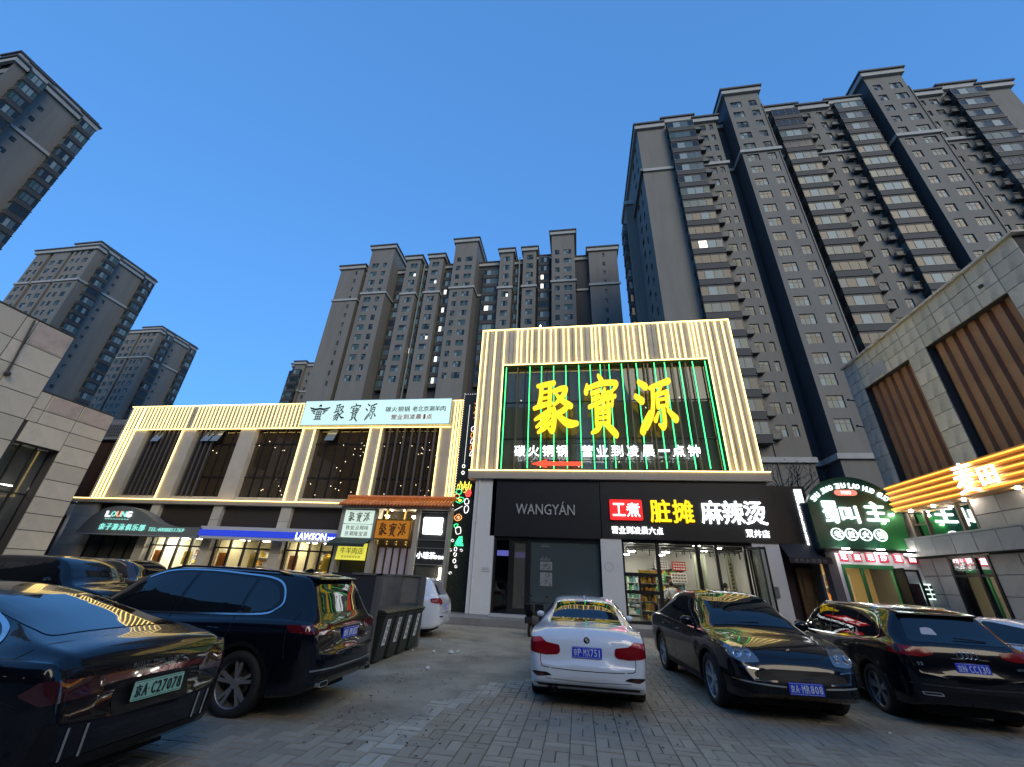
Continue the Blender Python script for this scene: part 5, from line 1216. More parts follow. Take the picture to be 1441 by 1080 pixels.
m = MB(); m.box(-36, -25.96, 2, 14.4, 12.19, 12.25); m.box(-36, -25.96, 14.4, 17.88, 9.1, 9.16); m.build('coping', jn, ls)
m = MB(); m.tube([(-25.93, 12.6, 12.1), (-25.93, 12.84, 9.3)], .04, 6); m.ball((-25.9, 12.84, 9.28), .13, 8); m.build('wall_rod', mat('rod_dark', (.05, .045, .04), .5), ls)
for k in range(3):
    for z0, z1 in ((0.05, 2.2), (2.25, 4.4), (4.45, 6.55)):
        a = 14.47 + k * .6; m = MB(); m.quad((-26.6, a, z0), (-26.6, a + .6, z0), (-26.6, a + .6, z1), (-26.6, a, z1)); m.build('pane', glass_d, ls)
m = MB()
for k in range(4): m.box(-26.64, -26.55, 14.47 + k * .6 - .03, 14.47 + k * .6 + .03, 0, 6.6)
for z in (2.2, 4.4): m.box(-26.635, -26.555, 14.47, 16.27, z, z + .05)
m.build('window_frame', framem, ls)
for y, z in ((14.7, 4.75), (15.5, 4.75)): m = MB(); m.box(-27.2, -27.1, y, y + .5, z, z + .05); m.build('tube_lamp', LAMP_E, ls)
# recessed annex between it and the long building
an = thing('annex_building', 'low annex with pale top band and dark brown glazing, left of the glowing long building', 'building', (-34.5, 23, 0))
m = MB(); m.box(-40, -31.3, 23.0, 28, 9.5, 11.0); m.box(-40, -31.3, 23.0, 28, 4.3, 5.0); m.box(-33.2, -32.6, 22.95, 28, 0, 4.3); m.build('band', mat('annex_pale', (.20, .21, .215), .6, var=.1), an)
m = MB()
for i in range(9): m.box(-33.6 + i * .2, -33.5 + i * .2, 22.97, 23.0, 9.7, 10.6)
for i in range(4): m.box(-33.6, -31.9, 22.975, 22.995, 9.75 + i * .25, 9.8 + i * .25)
m.build('lattice', mat('lattice_dark', (.07, .075, .08), .6), an)
m = MB(); m.box(-40, -31.3, 23.3, 28, 5.0, 9.5); m.box(-40, -31.3, 23.3, 28, 0, 4.3); m.build('wall', mat('annex_dark_brown', (.07, .035, .022), .5), an)
for i in range(5): m = MB(); x = -38.6 + i * 1.45; m.box(x, x + 1.35, 23.2, 23.28, 5.2, 9.3); m.build('pane', mat('annex_glass', (.05, .028, .02), .08, spec=.9), an)
m = MB(); m.ball((-32.3, 22.8, 3.6), .12, 8); m.box(-32.35, -32.25, 22.8, 23.0, 3.65, 3.75); m.build('wall_lamp', LAMP_E, an)

# ------------------------------------------------------------------ small tree behind the corner
tr = thing('small_tree', 'small half bare dark tree behind the right corner of the lit building', 'tree', (10.2, 24.5, 0))
rr = random.Random(77); tb = MB(); twigs = []
def grow(p, d, L, r, lv):
    q = p + d * L; mid = (p + q) / 2 + Vector((rr.uniform(-.08, .08), rr.uniform(-.08, .08), 0)) * L
    tb.tube([p, mid, q], [r, r * .8, r * .62], 6 if lv < 2 else 4)
    if lv >= 4: twigs.append((mid, q)); return
    if lv >= 2: twigs.append((mid, q))
    for k in range(3 if lv < 3 else 2):
        a = rr.uniform(0, 6.28); sp = rr.uniform(.35, .8)
        nd = (d + Vector((math.cos(a) * sp, math.sin(a) * sp, rr.uniform(-.1, .35)))).normalized(); grow(q, nd, L * rr.uniform(.6, .82), r * .6, lv + 1)
grow(Vector((10.2, 24.5, 0)), Vector((.03, 0, 1)), 3.3, .11, 0)
tb.build('trunk', mat('bark_dark', (.05, .042, .035), .9), tr)
lm = MB()
for a, b in twigs:
    for k in range(9):
        p = a.lerp(b, rr.random()) + Vector([rr.gauss(0, .14) for _ in range(3)]); s_ = rr.uniform(.035, .08); u = Vector([rr.gauss(0, 1) for _ in range(3)]).normalized() * s_; v = u.orthogonal().normalized() * s_ * .5
        lm.quad(p - u, p + v, p + u, p - v)
lm.build('crown', mat('leaf_dark_green', (.045, .055, .025), .7, var=.3), tr)
# ------------------------------------------------------------------ cars
def pchip(T, x):
    """monotone cubic through sorted (x, value) pairs"""
    n = len(T)
    if x <= T[0][0]: return T[0][1]
    if x >= T[-1][0]: return T[-1][1]
    h = [T[i + 1][0] - T[i][0] for i in range(n - 1)]; d = [(T[i + 1][1] - T[i][1]) / h[i] for i in range(n - 1)]
    def sl(i):
        if i == 0: return d[0]
        if i == n - 1: return d[-1]
        if d[i - 1] * d[i] <= 0: return 0.
        w1 = 2 * h[i] + h[i - 1]; w2 = h[i] + 2 * h[i - 1]; return (w1 + w2) / (w1 / d[i - 1] + w2 / d[i])
    i = next(k for k in range(n - 1) if x <= T[k + 1][0]); t = (x - T[i][0]) / h[i]; a, b = sl(i), sl(i + 1)
    return ((2 * t ** 3 - 3 * t * t + 1) * T[i][1] + (t ** 3 - 2 * t * t + t) * h[i] * a + (-2 * t ** 3 + 3 * t * t) * T[i + 1][1] + (t ** 3 - t * t) * h[i] * b)
def car_body(S):
    L2 = S['L'] / 2; W2 = S['W'] / 2
    xs = []; n = 26
    for k in range(9): xs.append(-L2 + .5 * (k / 9) ** 1.8)
    for k in range(n + 10): xs.append(-L2 + .5 + (S['L'] - 1.) * k / (n + 10))
    for k in range(10): xs.append(L2 - .5 * (1 - k / 9) ** 1.8)
    rings = []
    for x in xs:
        zt, zs, wt = pchip(S['zt'], x), pchip(S['zs'], x), pchip(S['wt'], x)
        zs = min(zs, zt - .02); zb = pchip(S['zb'], x); wb = W2 * pchip(S['wb'], x)
        ws = wb * S.get('shoulder', .94); hgt = zs - zb
        g = max(0., min(1., (zt - zs - .10) / .25))
        ze = zt - (.03 + .045 * g); bul = .028 * g
        lean = ws - .02
        P = [(0, zb), (wb * .78, zb), (wb * .955, zb + .03), (wb * .985, zb + .30 * hgt), (wb, zb + .52 * hgt), (wb * .995, zs - .16 * hgt), (wb * .975, zs - .05 * hgt), (ws, zs),
             (lean - .02 * g, zs + (ze - zs) * .08), ((lean + wt) / 2 + bul, (zs + ze) / 2), (wt + .012 * g, ze - .02 * g), (wt * .88, zt - .022 - .01 * g), (wt * .5, zt - .004), (0, zt)]
        R_ = crom(P, 3)
        rings.append([(x, y, z) for y, z in R_])
    m = len(rings[0]); V = []; F = []
    for r_ in rings:
        V += r_ + [(x, -y, z) for x, y, z in r_[-2:0:-1]]
    M = 2 * m - 2
    for i in range(len(rings) - 1):
        for j in range(M):
            q = (j + 1) % M; F.append((i * M + j, (i + 1) * M + j, (i + 1) * M + q, i * M + q))
    for e, rev in ((0, False), (len(rings) - 1, True)):   # softly domed caps
        base = e * M; c = [sum(V[base + j][k] for j in range(M)) / M for k in range(3)]; prev = list(range(base, base + M))
        for f, bx in ((.75, .03), (.4, .045)):
            i0 = len(V)
            for j in range(M):
                v = V[base + j]; V.append((v[0] + (bx if rev else -bx), c[1] + (v[1] - c[1]) * f, c[2] + (v[2] - c[2]) * f))
            for j in range(M):
                q = (j + 1) % M; F.append((prev[j], prev[q], i0 + q, i0 + j) if not rev else (prev[j], i0 + j, i0 + q, prev[q]))
            prev = list(range(i0, i0 + M))
        F.append(tuple(prev) if not rev else tuple(reversed(prev)))
    me = bpy.data.meshes.new('body'); me.from_pydata(V, [], F); me.update()
    bm = bmesh.new(); bm.from_mesh(me); bmesh.ops.recalc_face_normals(bm, faces=bm.faces); bm.to_mesh(me)
    bvh = BVHTree.FromBMesh(bm); bm.free()
    for p in me.polygons: p.use_smooth = True
    return me, bvh
def cut_arches(me, S, mats):
    o = bpy.data.objects.new('tmp_body', me); COL.objects.link(o)
    for m in mats: me.materials.append(m)
    cs = []
    m = MB(); r = S['R'] + .055
    for ax in S['axles']:
        for s in (-1, 1):
            m.lathe([(0, s * .3), (r, s * .3), (r + .0, s * (S['W'] / 2 + .3)), (0, s * (S['W'] / 2 + .3))], (ax, 0, S['R']), 'y', 36)
    cm = m.mesh('cutter', mats[1]); bm = bmesh.new(); bm.from_mesh(cm); bmesh.ops.remove_doubles(bm, verts=bm.verts, dist=1e-5); bmesh.ops.recalc_face_normals(bm, faces=bm.faces); bm.to_mesh(cm); bm.free()
    co = bpy.data.objects.new('cutter', cm); COL.objects.link(co)
    md = o.modifiers.new('b', 'BOOLEAN'); md.operation = 'DIFFERENCE'; md.object = co; md.solver = 'EXACT'
    bpy.context.view_layer.update()
    out = bpy.data.meshes.new_from_object(o.evaluated_get(bpy.context.evaluated_depsgraph_get()))
    bpy.data.objects.remove(o); bpy.data.objects.remove(co)
    out.materials.clear()
    for m in mats: out.materials.append(m)
    for p in out.polygons:
        c = p.center; inside = any((c.x - ax) ** 2 + (c.z - S['R']) ** 2 < (r + .004) ** 2 for ax in S['axles']) and abs(c.y) < S['W'] / 2 - .012 and (abs(p.normal.y) > .9 and abs(c.y) < .35 or abs(p.normal.y) < .3)
        p.material_index = 1 if inside and any(abs(math.hypot(c.x - ax, c.z - S['R']) - r) < .03 or abs(abs(c.y) - .3) < .01 for ax in S['axles']) else 0
        p.use_smooth = p.material_index == 0
    out.name = 'body'
    return out
def patch(bvh, poly, ax, sgn, off, mt, parent, name, grid=.06, label=None, thick=0):
    """a thin panel laid on the body: outline given in side (x,z), end (y,z) or top (x,y) view"""
    bm = bmesh.new()
    def P(a, b): return (a, 0, b) if ax == 'y' else (0, a, b) if ax == 'x' else (a, b, 0)
    band = poly[0] == 'band'
    if band:
        A_ = [bm.verts.new(P(*q)) for q in poly[1]]; B_ = [bm.verts.new(P(*q)) for q in poly[2]]
        for i in range(len(A_) - 1): bm.faces.new((A_[i], A_[i + 1], B_[i + 1], B_[i]))
    else:
        bm.faces.new([bm.verts.new(P(a, b)) for a, b in poly]); bmesh.ops.triangulate(bm, faces=bm.faces[:])
    A = {'y': (0, 2), 'x': (1, 2), 'z': (0, 1)}[ax]
    for q in A:
        lo = min(v.co[q] for v in bm.verts); hi = max(v.co[q] for v in bm.verts); k = lo + grid
        nrm = [0, 0, 0]; nrm[q] = 1
        while k < hi - .01:
            bmesh.ops.bisect_plane(bm, geom=bm.verts[:] + bm.edges[:] + bm.faces[:], plane_co=[k if i == q else 0 for i in range(3)], plane_no=nrm); k += grid
    for v in bm.verts:
        if ax == 'y': o, d = Vector((v.co.x, sgn * 3, v.co.z)), Vector((0, -sgn, 0))
        elif ax == 'x': o, d = Vector((sgn * 5, v.co.y, v.co.z)), Vector((-sgn, 0, 0))
        else: o, d = Vector((v.co.x, v.co.y, 4)), Vector((0, 0, -1))
        h, nr, _, _ = bvh.ray_cast(o, d)
        if h is None: h, nr, _, _ = bvh.find_nearest(o + d * 3 if ax != 'x' else Vector((sgn * 2.3, v.co.y, v.co.z)))
        if nr.dot(d) > 0: nr = -nr
        v.co = h + nr * off
    bmesh.ops.recalc_face_normals(bm, faces=bm.faces)
    me = bpy.data.meshes.new(name); bm.to_mesh(me); bm.free(); me.materials.append(mt)
    for p in me.polygons: p.use_smooth = True
    o = link(name, me, parent)
    if label: o['label'] = label
    return o
def ribbon(pts, w):
    """outline of a constant-width band along a 2-D path"""
    L_, R__ = [], []
    for i, p in enumerate(pts):
        a = pts[max(i - 1, 0)]; b = pts[min(i + 1, len(pts) - 1)]; dx, dy = b[0] - a[0], b[1] - a[1]; l = math.hypot(dx, dy) or 1
        L_.append((p[0] - dy / l * w / 2, p[1] + dx / l * w / 2)); R__.append((p[0] + dy / l * w / 2, p[1] - dx / l * w / 2))
    return ('band', L_, R__)
def rnd(poly, r=.06, n=4):
    out = []; m = len(poly)
    for i in range(m):
        p, a, b = Vector(poly[i]), Vector(poly[i - 1]), Vector(poly[(i + 1) % m]); u, v = (a - p), (b - p); q = min(r, u.length * .45, v.length * .45)
        A, B = p + u.normalized() * q, p + v.normalized() * q
        for k in range(n + 1): t = k / n; c = (1 - t) ** 2 * A + 2 * t * (1 - t) * p + t * t * B; out.append((c.x, c.y))
    return out
tyre_m = mat('tyre_rubber', (.012, .012, .013), .75); well_m = mat('wheel_well_dark', (.006, .006, .007), .9)
rim_s = mat('rim_silver', (.50, .50, .51), .35, .35); rim_d = mat('rim_two_tone', (.26, .26, .265), .4, .5)
chrome = mat('chrome_trim', (.65, .66, .68), .12, 1.); cglass = mat('car_glass', (.006, .008, .010), .02, spec=.7, coat=0.)
blk = mat('black_plastic', (.006, .006, .007), .5, spec=.25); gapm = mat('panel_gap', (.003, .003, .003), .8)
redl = mat('tail_lamp_red', (.22, .004, .010), .15, spec=.4); redd = mat('tail_lamp_dark_red', (.10, .004, .008), .08, coat=1.)
headm = mat('head_lamp_glass', (.16, .18, .20), .06, .4, coat=1.)
def wheel(parent, x, y, Rr, side, spokes, rim, wd=.235, double=True):
    """side: +1 left, -1 right"""
    t = MB(); o = side; r0 = Rr * .70
    t.lathe([(r0, -.5 * wd), (Rr * .92, -.5 * wd), (Rr * .985, -.38 * wd), (Rr, -.2 * wd), (Rr, .2 * wd), (Rr * .985, .38 * wd), (Rr * .92, .5 * wd), (r0, .5 * wd)], (0, 0, 0), 'y', 40, close=True)
    w = link('tyre', t.mesh('tyre', tyre_m, True), parent, (x, y, Rr), local=True)
    m = MB(); yo = o * wd * .42
    m.lathe([(r0, -o * wd * .4), (r0 * .97, yo * .9), (r0 * 1.0, yo), (r0 * 1.03, yo), (r0 * 1.03, -o * wd * .4)], (0, 0, 0), 'y', 40)
    m.lathe([(0, yo * .88), (.055, yo * .86), (.065, yo * .6), (.07, 0), (0, 0)], (0, 0, 0), 'y', 16)
    for k in range(spokes):
        a = 2 * math.pi * k / spokes + .3
        for da in ((-.13, .13) if double else (0,)):
            a1 = a + da * 1.25; hw = .017 if double else .028
            p0 = Vector((math.cos(a + da * .5) * .05, 0, math.sin(a + da * .5) * .05)); p1 = Vector((math.cos(a1) * r0, 0, math.sin(a1) * r0)); d = (p1 - p0).normalized(); n_ = Vector((-d.z, 0, d.x))
            y0, y1 = yo * .80, yo * .93
            q = [p0 - n_ * hw, p1 - n_ * hw * 1.2, p1 + n_ * hw * 1.2, p0 + n_ * hw]
            F_ = [(v.x, y0 if i in (0, 3) else y1, v.z) for i, v in enumerate(q)]; B_ = [(v.x, (y0 if i in (0, 3) else y1) - o * .035, v.z) for i, v in enumerate(q)]
            m.quad(*F_); m.quad(*B_[::-1])
            for i in range(4): m.quad(F_[i], B_[i], B_[(i + 1) % 4], F_[(i + 1) % 4])
    r_ = link('rim', m.mesh('rim', rim), w, (0, 0, 0), local=True)
    m = MB(); m.lathe([(0, yo * .1), (r0 * .62, yo * .1), (r0 * .62, yo * .02), (0, yo * .02)], (0, 0, 0), 'y', 20); link('brake_disc', m.mesh('brake_disc', mat('brake_steel', (.08, .08, .08), .4, .7)), w, (0, 0, 0), local=True)
    m = MB(); m.lathe([(0, -o * wd * .3), (r0, -o * wd * .3), (r0, -o * wd * .38), (0, -o * wd * .38)], (0, 0, 0), 'y', 20); link('hub_back', m.mesh('hub_back', well_m), w, (0, 0, 0), local=True)
def plate(parent, txt, x, z, face, style='blue', y=0., w=.44, tilt=0.):
    """number plate at an end; face +1 = at the front"""
    bl = mat('plate_blue', (.012, .035, .42), .35, emit=(.03, .08, .8), es=.012) if style == 'blue' else mat('plate_green', (.34, .62, .46), .35)
    fg = mat('plate_white', (.75, .78, .8), .35) if style == 'blue' else mat('plate_black', (.015, .02, .02), .4)
    m = MB(); h = .14; pl = [(-w / 2, -h / 2), (w / 2, -h / 2), (w / 2, h / 2), (-w / 2, h / 2)]; m.prism(rnd(pl, .012, 2), 'x', 0, .008)
    o = link('number_plate', m.mesh('number_plate', bl), parent, (x, y, z), (0, tilt, 0 if face > 0 else math.pi), local=True)
    def T(s, yy, ww, hh): # local: plate faces +x
        return link('plate_lettering', text_mesh(s, ww, hh, fg, ext=.002, bold=.022), o, (.009, yy, 0), (math.pi / 2, 0, math.pi / 2), local=True)
    n = len(txt) - 2; T(txt[0], -w / 2 + .045, .05, .085); T(txt[1], -w / 2 + .105, .042, .088)
    pitch = (w - .175) / n
    for i, ch in enumerate(txt[2:]): T(ch, -w / 2 + .16 + pitch * (i + .5) , pitch * .72 if ch not in '1I' else .012, .088)
    m = MB()
    for a in ((-w / 2 + .008, w / 2 - .008, h / 2 - .011, h / 2 - .008), (-w / 2 + .008, w / 2 - .008, -h / 2 + .008, -h / 2 + .011)): m.box(.008, .0095, a[0], a[1], a[2], a[3])
    m.lathe([(0, .0085), (.006, .0085), (.006, .010), (0, .010)], (0, -w / 2 + .14, 0), 'x', 8)
    link('plate_border', m.mesh('plate_border', fg), o, (0, 0, 0), local=True)
    return o
def car(S, label, loc, rz, paint, rim=rim_s, spokes=5, cat='car', sc_=1.0):
    t = thing('parked_car', label, cat, loc, rz, 'cars parked in the square'); t.scale = (sc_,) * 3
    me, bvh = car_body(S); me = cut_arches(me, S, [paint, well_m]); link('body', me, t, (0, 0, 0), local=True)
    tr = S.get('track', S['W'] / 2 - .13)
    for ax in S['axles']:
        for s in (-1, 1): wheel(t, ax, s * tr, S['R'], s, spokes, rim, double=S.get('double', True))
    for s in (-1, 1):
        for poly in S['side_glass']: patch(bvh, rnd(poly, .05), 'y', s, .004, cglass, t, 'window')
        if 'trim' in S: patch(bvh, ribbon(crom(S['trim'], 5), .022), 'y', s, .008, S.get('trim_mat', chrome), t, 'window_trim', .08)
        for path in S['lines']: patch(bvh, ribbon(crom(path, 5), .009), 'y', s, .0015, gapm, t, 'panel_gap', .12)
        for hx, hz in S['handles']:
            m = MB(); m.tube([(hx - .10, 0, hz), (hx - .07, .03 * s, hz), (hx + .07, .03 * s, hz + .005), (hx + .10, 0, hz + .005)], .014, 6)
            h_, n_, _, _ = bvh.ray_cast(Vector((hx, s * 3, hz)), Vector((0, -s, 0))); link('door_handle', m.mesh('door_handle', S.get('handle_mat', paint), True), t, (0, h_.y, 0), local=True)
        mx, mz = S['mirror']; h_, _, _, _ = bvh.ray_cast(Vector((mx, s * 3, mz)), Vector((0, -s, 0)))
        m = MB(); m.ball((mx, h_.y + s * .15, mz + .05), S.get('mirror_r', .115), 14, 0, (.62, 1.0, .68)); m.tube([(mx, h_.y - .02 * s, mz - .02), (mx, h_.y + s * .1, mz)], .025, 6)
        link('wing_mirror', m.mesh('wing_mirror', S.get('mirror_mat', paint), True), t, (0, 0, 0), local=True)
        if S.get('clad'):
            for ax in S['axles']:
                r = S['R'] + .075; arc_ = [(ax + r * math.cos(R(a)), S['R'] + r * math.sin(R(a))) for a in range(-14, 195, 8)]
                patch(bvh, ribbon(arc_, .05), 'y', s, .006, S.get('clad_mat', blk), t, 'arch_moulding', .12)
        zl = S.get('sill', .30); a0, a1 = S['axles'][0] + S['R'] + .12, S['axles'][1] - S['R'] - .12
        patch(bvh, [(a0, zl - .06), (a1, zl - .06), (a1, zl + .02), (a0, zl + .02)], 'y', s, .006, blk, t, 'sill', .12)
    m = MB(); m.box(-S['L'] / 2 + .35, S['L'] / 2 - .35, -S['W'] / 2 + .3, S['W'] / 2 - .3, .17, .34); link('underbody', m.mesh('underbody', well_m), t, (0, 0, 0), local=True)
    for nm, poly, ax, sg_, off, mt_, g_ in S['patches']: patch(bvh, poly, ax, sg_, off, mt_, t, nm, g_)
    return t, bvh
def mirror(p): return [(-a, b) for a, b in reversed(p)]
def both(nm, poly, sg_, mt_, off=.004, g_=.06): return [(nm, poly, 'x', sg_, off, mt_, g_), (nm, mirror(poly), 'x', sg_, off, mt_, g_)]
def ringbadge(parent, loc, rr_, rt, mt, face, name='badge', local=True):
    m = MB(); n = 20; pts = [(0, rr_ * math.cos(2 * math.pi * k / n), rr_ * math.sin(2 * math.pi * k / n)) for k in range(n + 1)]; m.tube(pts, rt, 6, cap=False)
    return link(name, m.mesh(name, mt, True), parent, loc, (0, 0, 0), local=True)
def bodyx(bvh, y, z, sg_): return bvh.ray_cast(Vector((sg_ * 5, y, z)), Vector((-sg_, 0, 0)))[0].x

# ---- white compact saloon, rear view
SED = dict(L=4.63, W=1.83, R=.325, axles=(-1.30, 1.51), track=.785, double=True,
  zt=[(-2.315, .64), (-2.30, .80), (-2.26, .93), (-2.18, 1.035), (-1.95, 1.065), (-1.62, 1.10), (-1.25, 1.27), (-.85, 1.405), (-.45, 1.448), (0, 1.45), (.35, 1.41), (.65, 1.31), (1.0, 1.13), (1.15, 1.04), (1.4, 1.00), (1.9, .90), (2.2, .77), (2.29, .62), (2.315, .52)],
  zs=[(-2.315, .58), (-2.26, .84), (-2.18, .95), (-1.7, 1.0), (-1., .99), (0, .96), (.9, .93), (1.4, .91), (1.9, .84), (2.2, .70), (2.315, .45)],
  wt=[(-2.315, .45), (-2.2, .60), (-1.7, .66), (-1.3, .60), (-.9, .565), (-.3, .575), (.3, .585), (.8, .62), (1.15, .68), (1.8, .66), (2.315, .4)],
  zb=[(-2.315, .34), (-2.1, .24), (-1.6, .2), (1.6, .2), (2.1, .22), (2.315, .32)], wb=[(-2.315, .80), (-2.27, .88), (-2.15, .945), (-1.8, .985), (-1, 1), (1, 1), (1.7, .98), (2.1, .92), (2.25, .82), (2.315, .70)],
  side_glass=[[(-1.25, 1.02), (-.98, 1.29), (-.42, 1.375), (-.25, 1.38), (-.25, 1.01)], [(-.19, 1.005), (-.19, 1.38), (.2, 1.365), (.52, 1.27), (.93, .99)]],
  trim=[(-1.28, 1.0), (-.6, .985), (.3, .975), (.98, .97)], lines=[[(-.22, 1.4), (-.22, .9), (-.2, .3)], [(.85, .96), (.82, .6), (.85, .3)], [(-.95, .98), (-1.0, .75), (-.85, .4)]],
  handles=[(-.75, .85), (.28, .83)], mirror_r=.085, mirror=(.72, .98), patches=[])
SED['patches'] = [('rear_window', rnd([(-1.66, -.60), (-1.66, .60), (-.98, .50), (-.98, -.50)], .06), 'z', 1, .005, cglass, .06),
  ('windscreen', rnd([(1.06, -.64), (1.06, .64), (.38, .54), (.38, -.54)], .06), 'z', 1, .005, cglass, .06)] + \
  both('tail_lamp', rnd([(.40, .735), (.415, .82), (.62, .845), (.70, .91), (.885, .89), (.9, .715), (.62, .685), (.44, .70)], .025), -1, redl, .007, .04) + \
  both('tail_lamp_top', rnd([(.64, .86), (.70, .905), (.84, .895), (.82, .83)], .02), -1, mat('tail_lamp_pink', (.5, .05, .07), .2), .010, .04) + \
  both('reflector_slot', rnd([(.52, .44), (.60, .475), (.78, .475), (.84, .455), (.74, .415)], .02), -1, blk, .006, .05) + \
  both('reflector', rnd([(.62, .435), (.66, .455), (.78, .455), (.72, .43)], .01), -1, redd, .010, .05) + \
  [('boot_gap', ribbon(crom([(-.70, .70), (-.69, .58), (-.60, .535), (0, .52), (.60, .535), (.69, .58), (.70, .70)], 5), .010), 'x', -1, .0015, gapm, .1),
   ('bumper_crease', ribbon([(-.62, .40), (0, .385), (.62, .40)], .012), 'x', -1, .0015, mat('crease_shadow', (.25, .26, .28), .5), .1),
   ('diffuser', rnd([(-.8, .335), (.8, .335), (.72, .30), (-.72, .30)], .01), 'x', -1, .006, blk, .08)]
white_p = mat('white_pearl_paint', (.72, .76, .82), .22, coat=1., spec=.6)
t, bv = car(SED, 'white compact saloon seen from behind, parked in the centre of the square', (.10, 9.95 + .05, 0), math.pi / 2, white_p, sc_=1.04)
x = bodyx(bv, 0, .76, -1); plate(t, '京PMX751', x - .006, .745, -1, y=-.0, tilt=-.12)
x = bodyx(bv, 0, .90, -1)
m = MB(); m.lathe([(0, -.004), (.042, -.004), (.042, .012), (0, .014)], (0, 0, 0), 'x', 24); b_ = link('badge', m.mesh('badge', mat('badge_dark', (.02, .02, .025), .3), True), t, (x - .012, 0, .90), (0, 0, 0), local=True)
m = MB()
for q in (0, 2):
    m.prism([(0, 0)] + [(.026 * math.cos(R(q * 90 + a)), .026 * math.sin(R(q * 90 + a))) for a in (0, 30, 60, 90)], 'x', -.009, -.006)
link('badge_quarter', m.mesh('badge_quarter', mat('badge_white', (.7, .7, .7), .3)), b_, (0, 0, 0), local=True)
for s in (.045,): ringbadge(t, (x - .012, 0, .90), .044, .003, chrome, -1, 'badge_ring')
for yy in (.48, .56): m = MB(); m.tube([(-2.33, yy, .285), (-2.1, yy, .285)], .035, 12, cap=False); link('exhaust', m.mesh('exhaust', chrome, True), t, (0, 0, 0), local=True)
m = MB(); m.prism([(-.06, 0), (.08, 0), (-.03, .055), (-.06, .05)], 'y', -.012, .012); link('roof_antenna', m.mesh('roof_antenna', white_p), t, (-.75, 0, 1.415), local=True)

# ---- big dark fastback saloon in the left foreground, rear three-quarter
HAN = dict(L=4.98, W=1.91, R=.345, axles=(-1.42, 1.50), track=.83,
  zt=[(-2.49, .72), (-2.475, .88), (-2.44, 1.00), (-2.38, 1.085), (-2.1, 1.15), (-1.7, 1.235), (-1.2, 1.345), (-.7, 1.44), (-.1, 1.495), (.3, 1.48), (.7, 1.38), (1.2, 1.13), (1.35, 1.05), (1.8, .98), (2.2, .86), (2.42, .70), (2.49, .55)],
  zs=[(-2.49, .66), (-2.44, .93), (-2.36, 1.03), (-1.9, 1.04), (-1., 1.0), (0, .97), (1., .95), (1.6, .92), (2.2, .80), (2.49, .5)],
  wt=[(-2.49, .5), (-2.36, .70), (-2.0, .74), (-1.5, .62), (-.9, .585), (0, .60), (.6, .62), (1.3, .74), (2, .7), (2.49, .45)],
  zb=[(-2.49, .36), (-2.25, .25), (-1.6, .2), (1.6, .2), (2.49, .3)], wb=[(-2.49, .76), (-2.44, .86), (-2.3, .935), (-1.9, .985), (-1, 1), (1, 1), (1.8, .97), (2.3, .88), (2.49, .68)],
  side_glass=[[(-1.62, 1.10), (-1.1, 1.29), (-.75, 1.35), (-.75, 1.03)], [(-.70, 1.025), (-.70, 1.36), (-.1, 1.42), (.02, 1.42), (.02, 1.0)], [(.08, 1.0), (.08, 1.42), (.4, 1.38), (.75, 1.24), (1.1, .99)]],
  trim=[(1.12, .975), (.1, .98), (-1.0, 1.02), (-1.55, 1.075), (-1.70, 1.11), (-1.45, 1.22), (-1.05, 1.325), (-.5, 1.42), (0, 1.45)],
  lines=[[(-2.1, 1.15), (-2.0, .98), (-2.02, .86), (-2.3, .78)], [(.05, 1.45), (.05, .9), (.02, .3)], [(-1.0, 1.0), (-1.08, .8), (-.95, .4)]], handles=[(-.75, .88), (.3, .86)], mirror=(.85, 1.0), patches=[])
HAN['patches'] = [('rear_window', rnd([(-1.95, -.62), (-1.95, .62), (-.9, .52), (-.9, -.52)], .1), 'z', 1, .005, cglass, .07),
  ('windscreen', rnd([(1.15, -.68), (1.15, .68), (.4, .56), (.4, -.56)], .06), 'z', 1, .005, cglass, .07),
  ('light_band', rnd([(-.5, .855), (-.5, .90), (.5, .90), (.5, .855)], .01), 'x', -1, .006, redd, .06),
  ('boot_edge', ribbon([(-.78, .985), (-.4, 1.0), (0, 1.005), (.4, 1.0), (.78, .985)], .01), 'x', -1, .002, gapm, .1)] + \
  both('tail_lamp', rnd([(.46, .80), (.46, .91), (.86, .93), (.90, .84), (.84, .78)], .02), -1, mat('tail_lamp_smoked', (.05, .012, .014), .06, coat=1.), .007, .05) + \
  both('bumper_vent', rnd([(.66, .42), (.70, .66), (.78, .66), (.80, .42)], .02), -1, blk, .005, .05) + \
  [('plate_recess', rnd([(-.36, .62), (-.36, .84), (.36, .84), (.36, .62)], .04), 'x', -1, .003, blk, .05), ('lower_bumper', rnd([(-.8, .42), (.8, .42), (.7, .36), (-.7, .36)], .02), 'x', -1, .005, blk, .06)]
black_p = mat('black_blue_paint', (.003, .004, .008), .22, coat=.7, spec=.12)
t, bv = car(HAN, 'black fastback saloon cut by the lower left corner, with a green number plate', (-6.30, 3.93, 0), math.pi, black_p, rim_d, 5)
x = bodyx(bv, 0, .66, -1); plate(t, '京AC27078', x - .008, .76, -1, 'green', y=0.0, w=.48, tilt=-.08)
x = bodyx(bv, -.3, .95, -1)
for i, ch in enumerate('BUILD YOUR DREAMS'):
    if ch != ' ': link('tail_lettering', text_mesh(ch, .022 if ch != 'I' else .006, .03, chrome, ext=.004, bold=.03), t, (bodyx(bv, .24 - i * .03, .945, -1) - .002, .24 - i * .03, .945), (math.pi / 2, 0, -math.pi / 2), local=True)
for yy in (-.5, -.62, .5, .62):
    m = MB(); m.tube([(bodyx(bv, yy, .46, -1) - .006, yy, .42), (bodyx(bv, yy, .6, -1) - .006, yy * 1.02, .62)], .009, 6); link('bumper_blade', m.mesh('bumper_blade', chrome), t, (0, 0, 0), local=True)

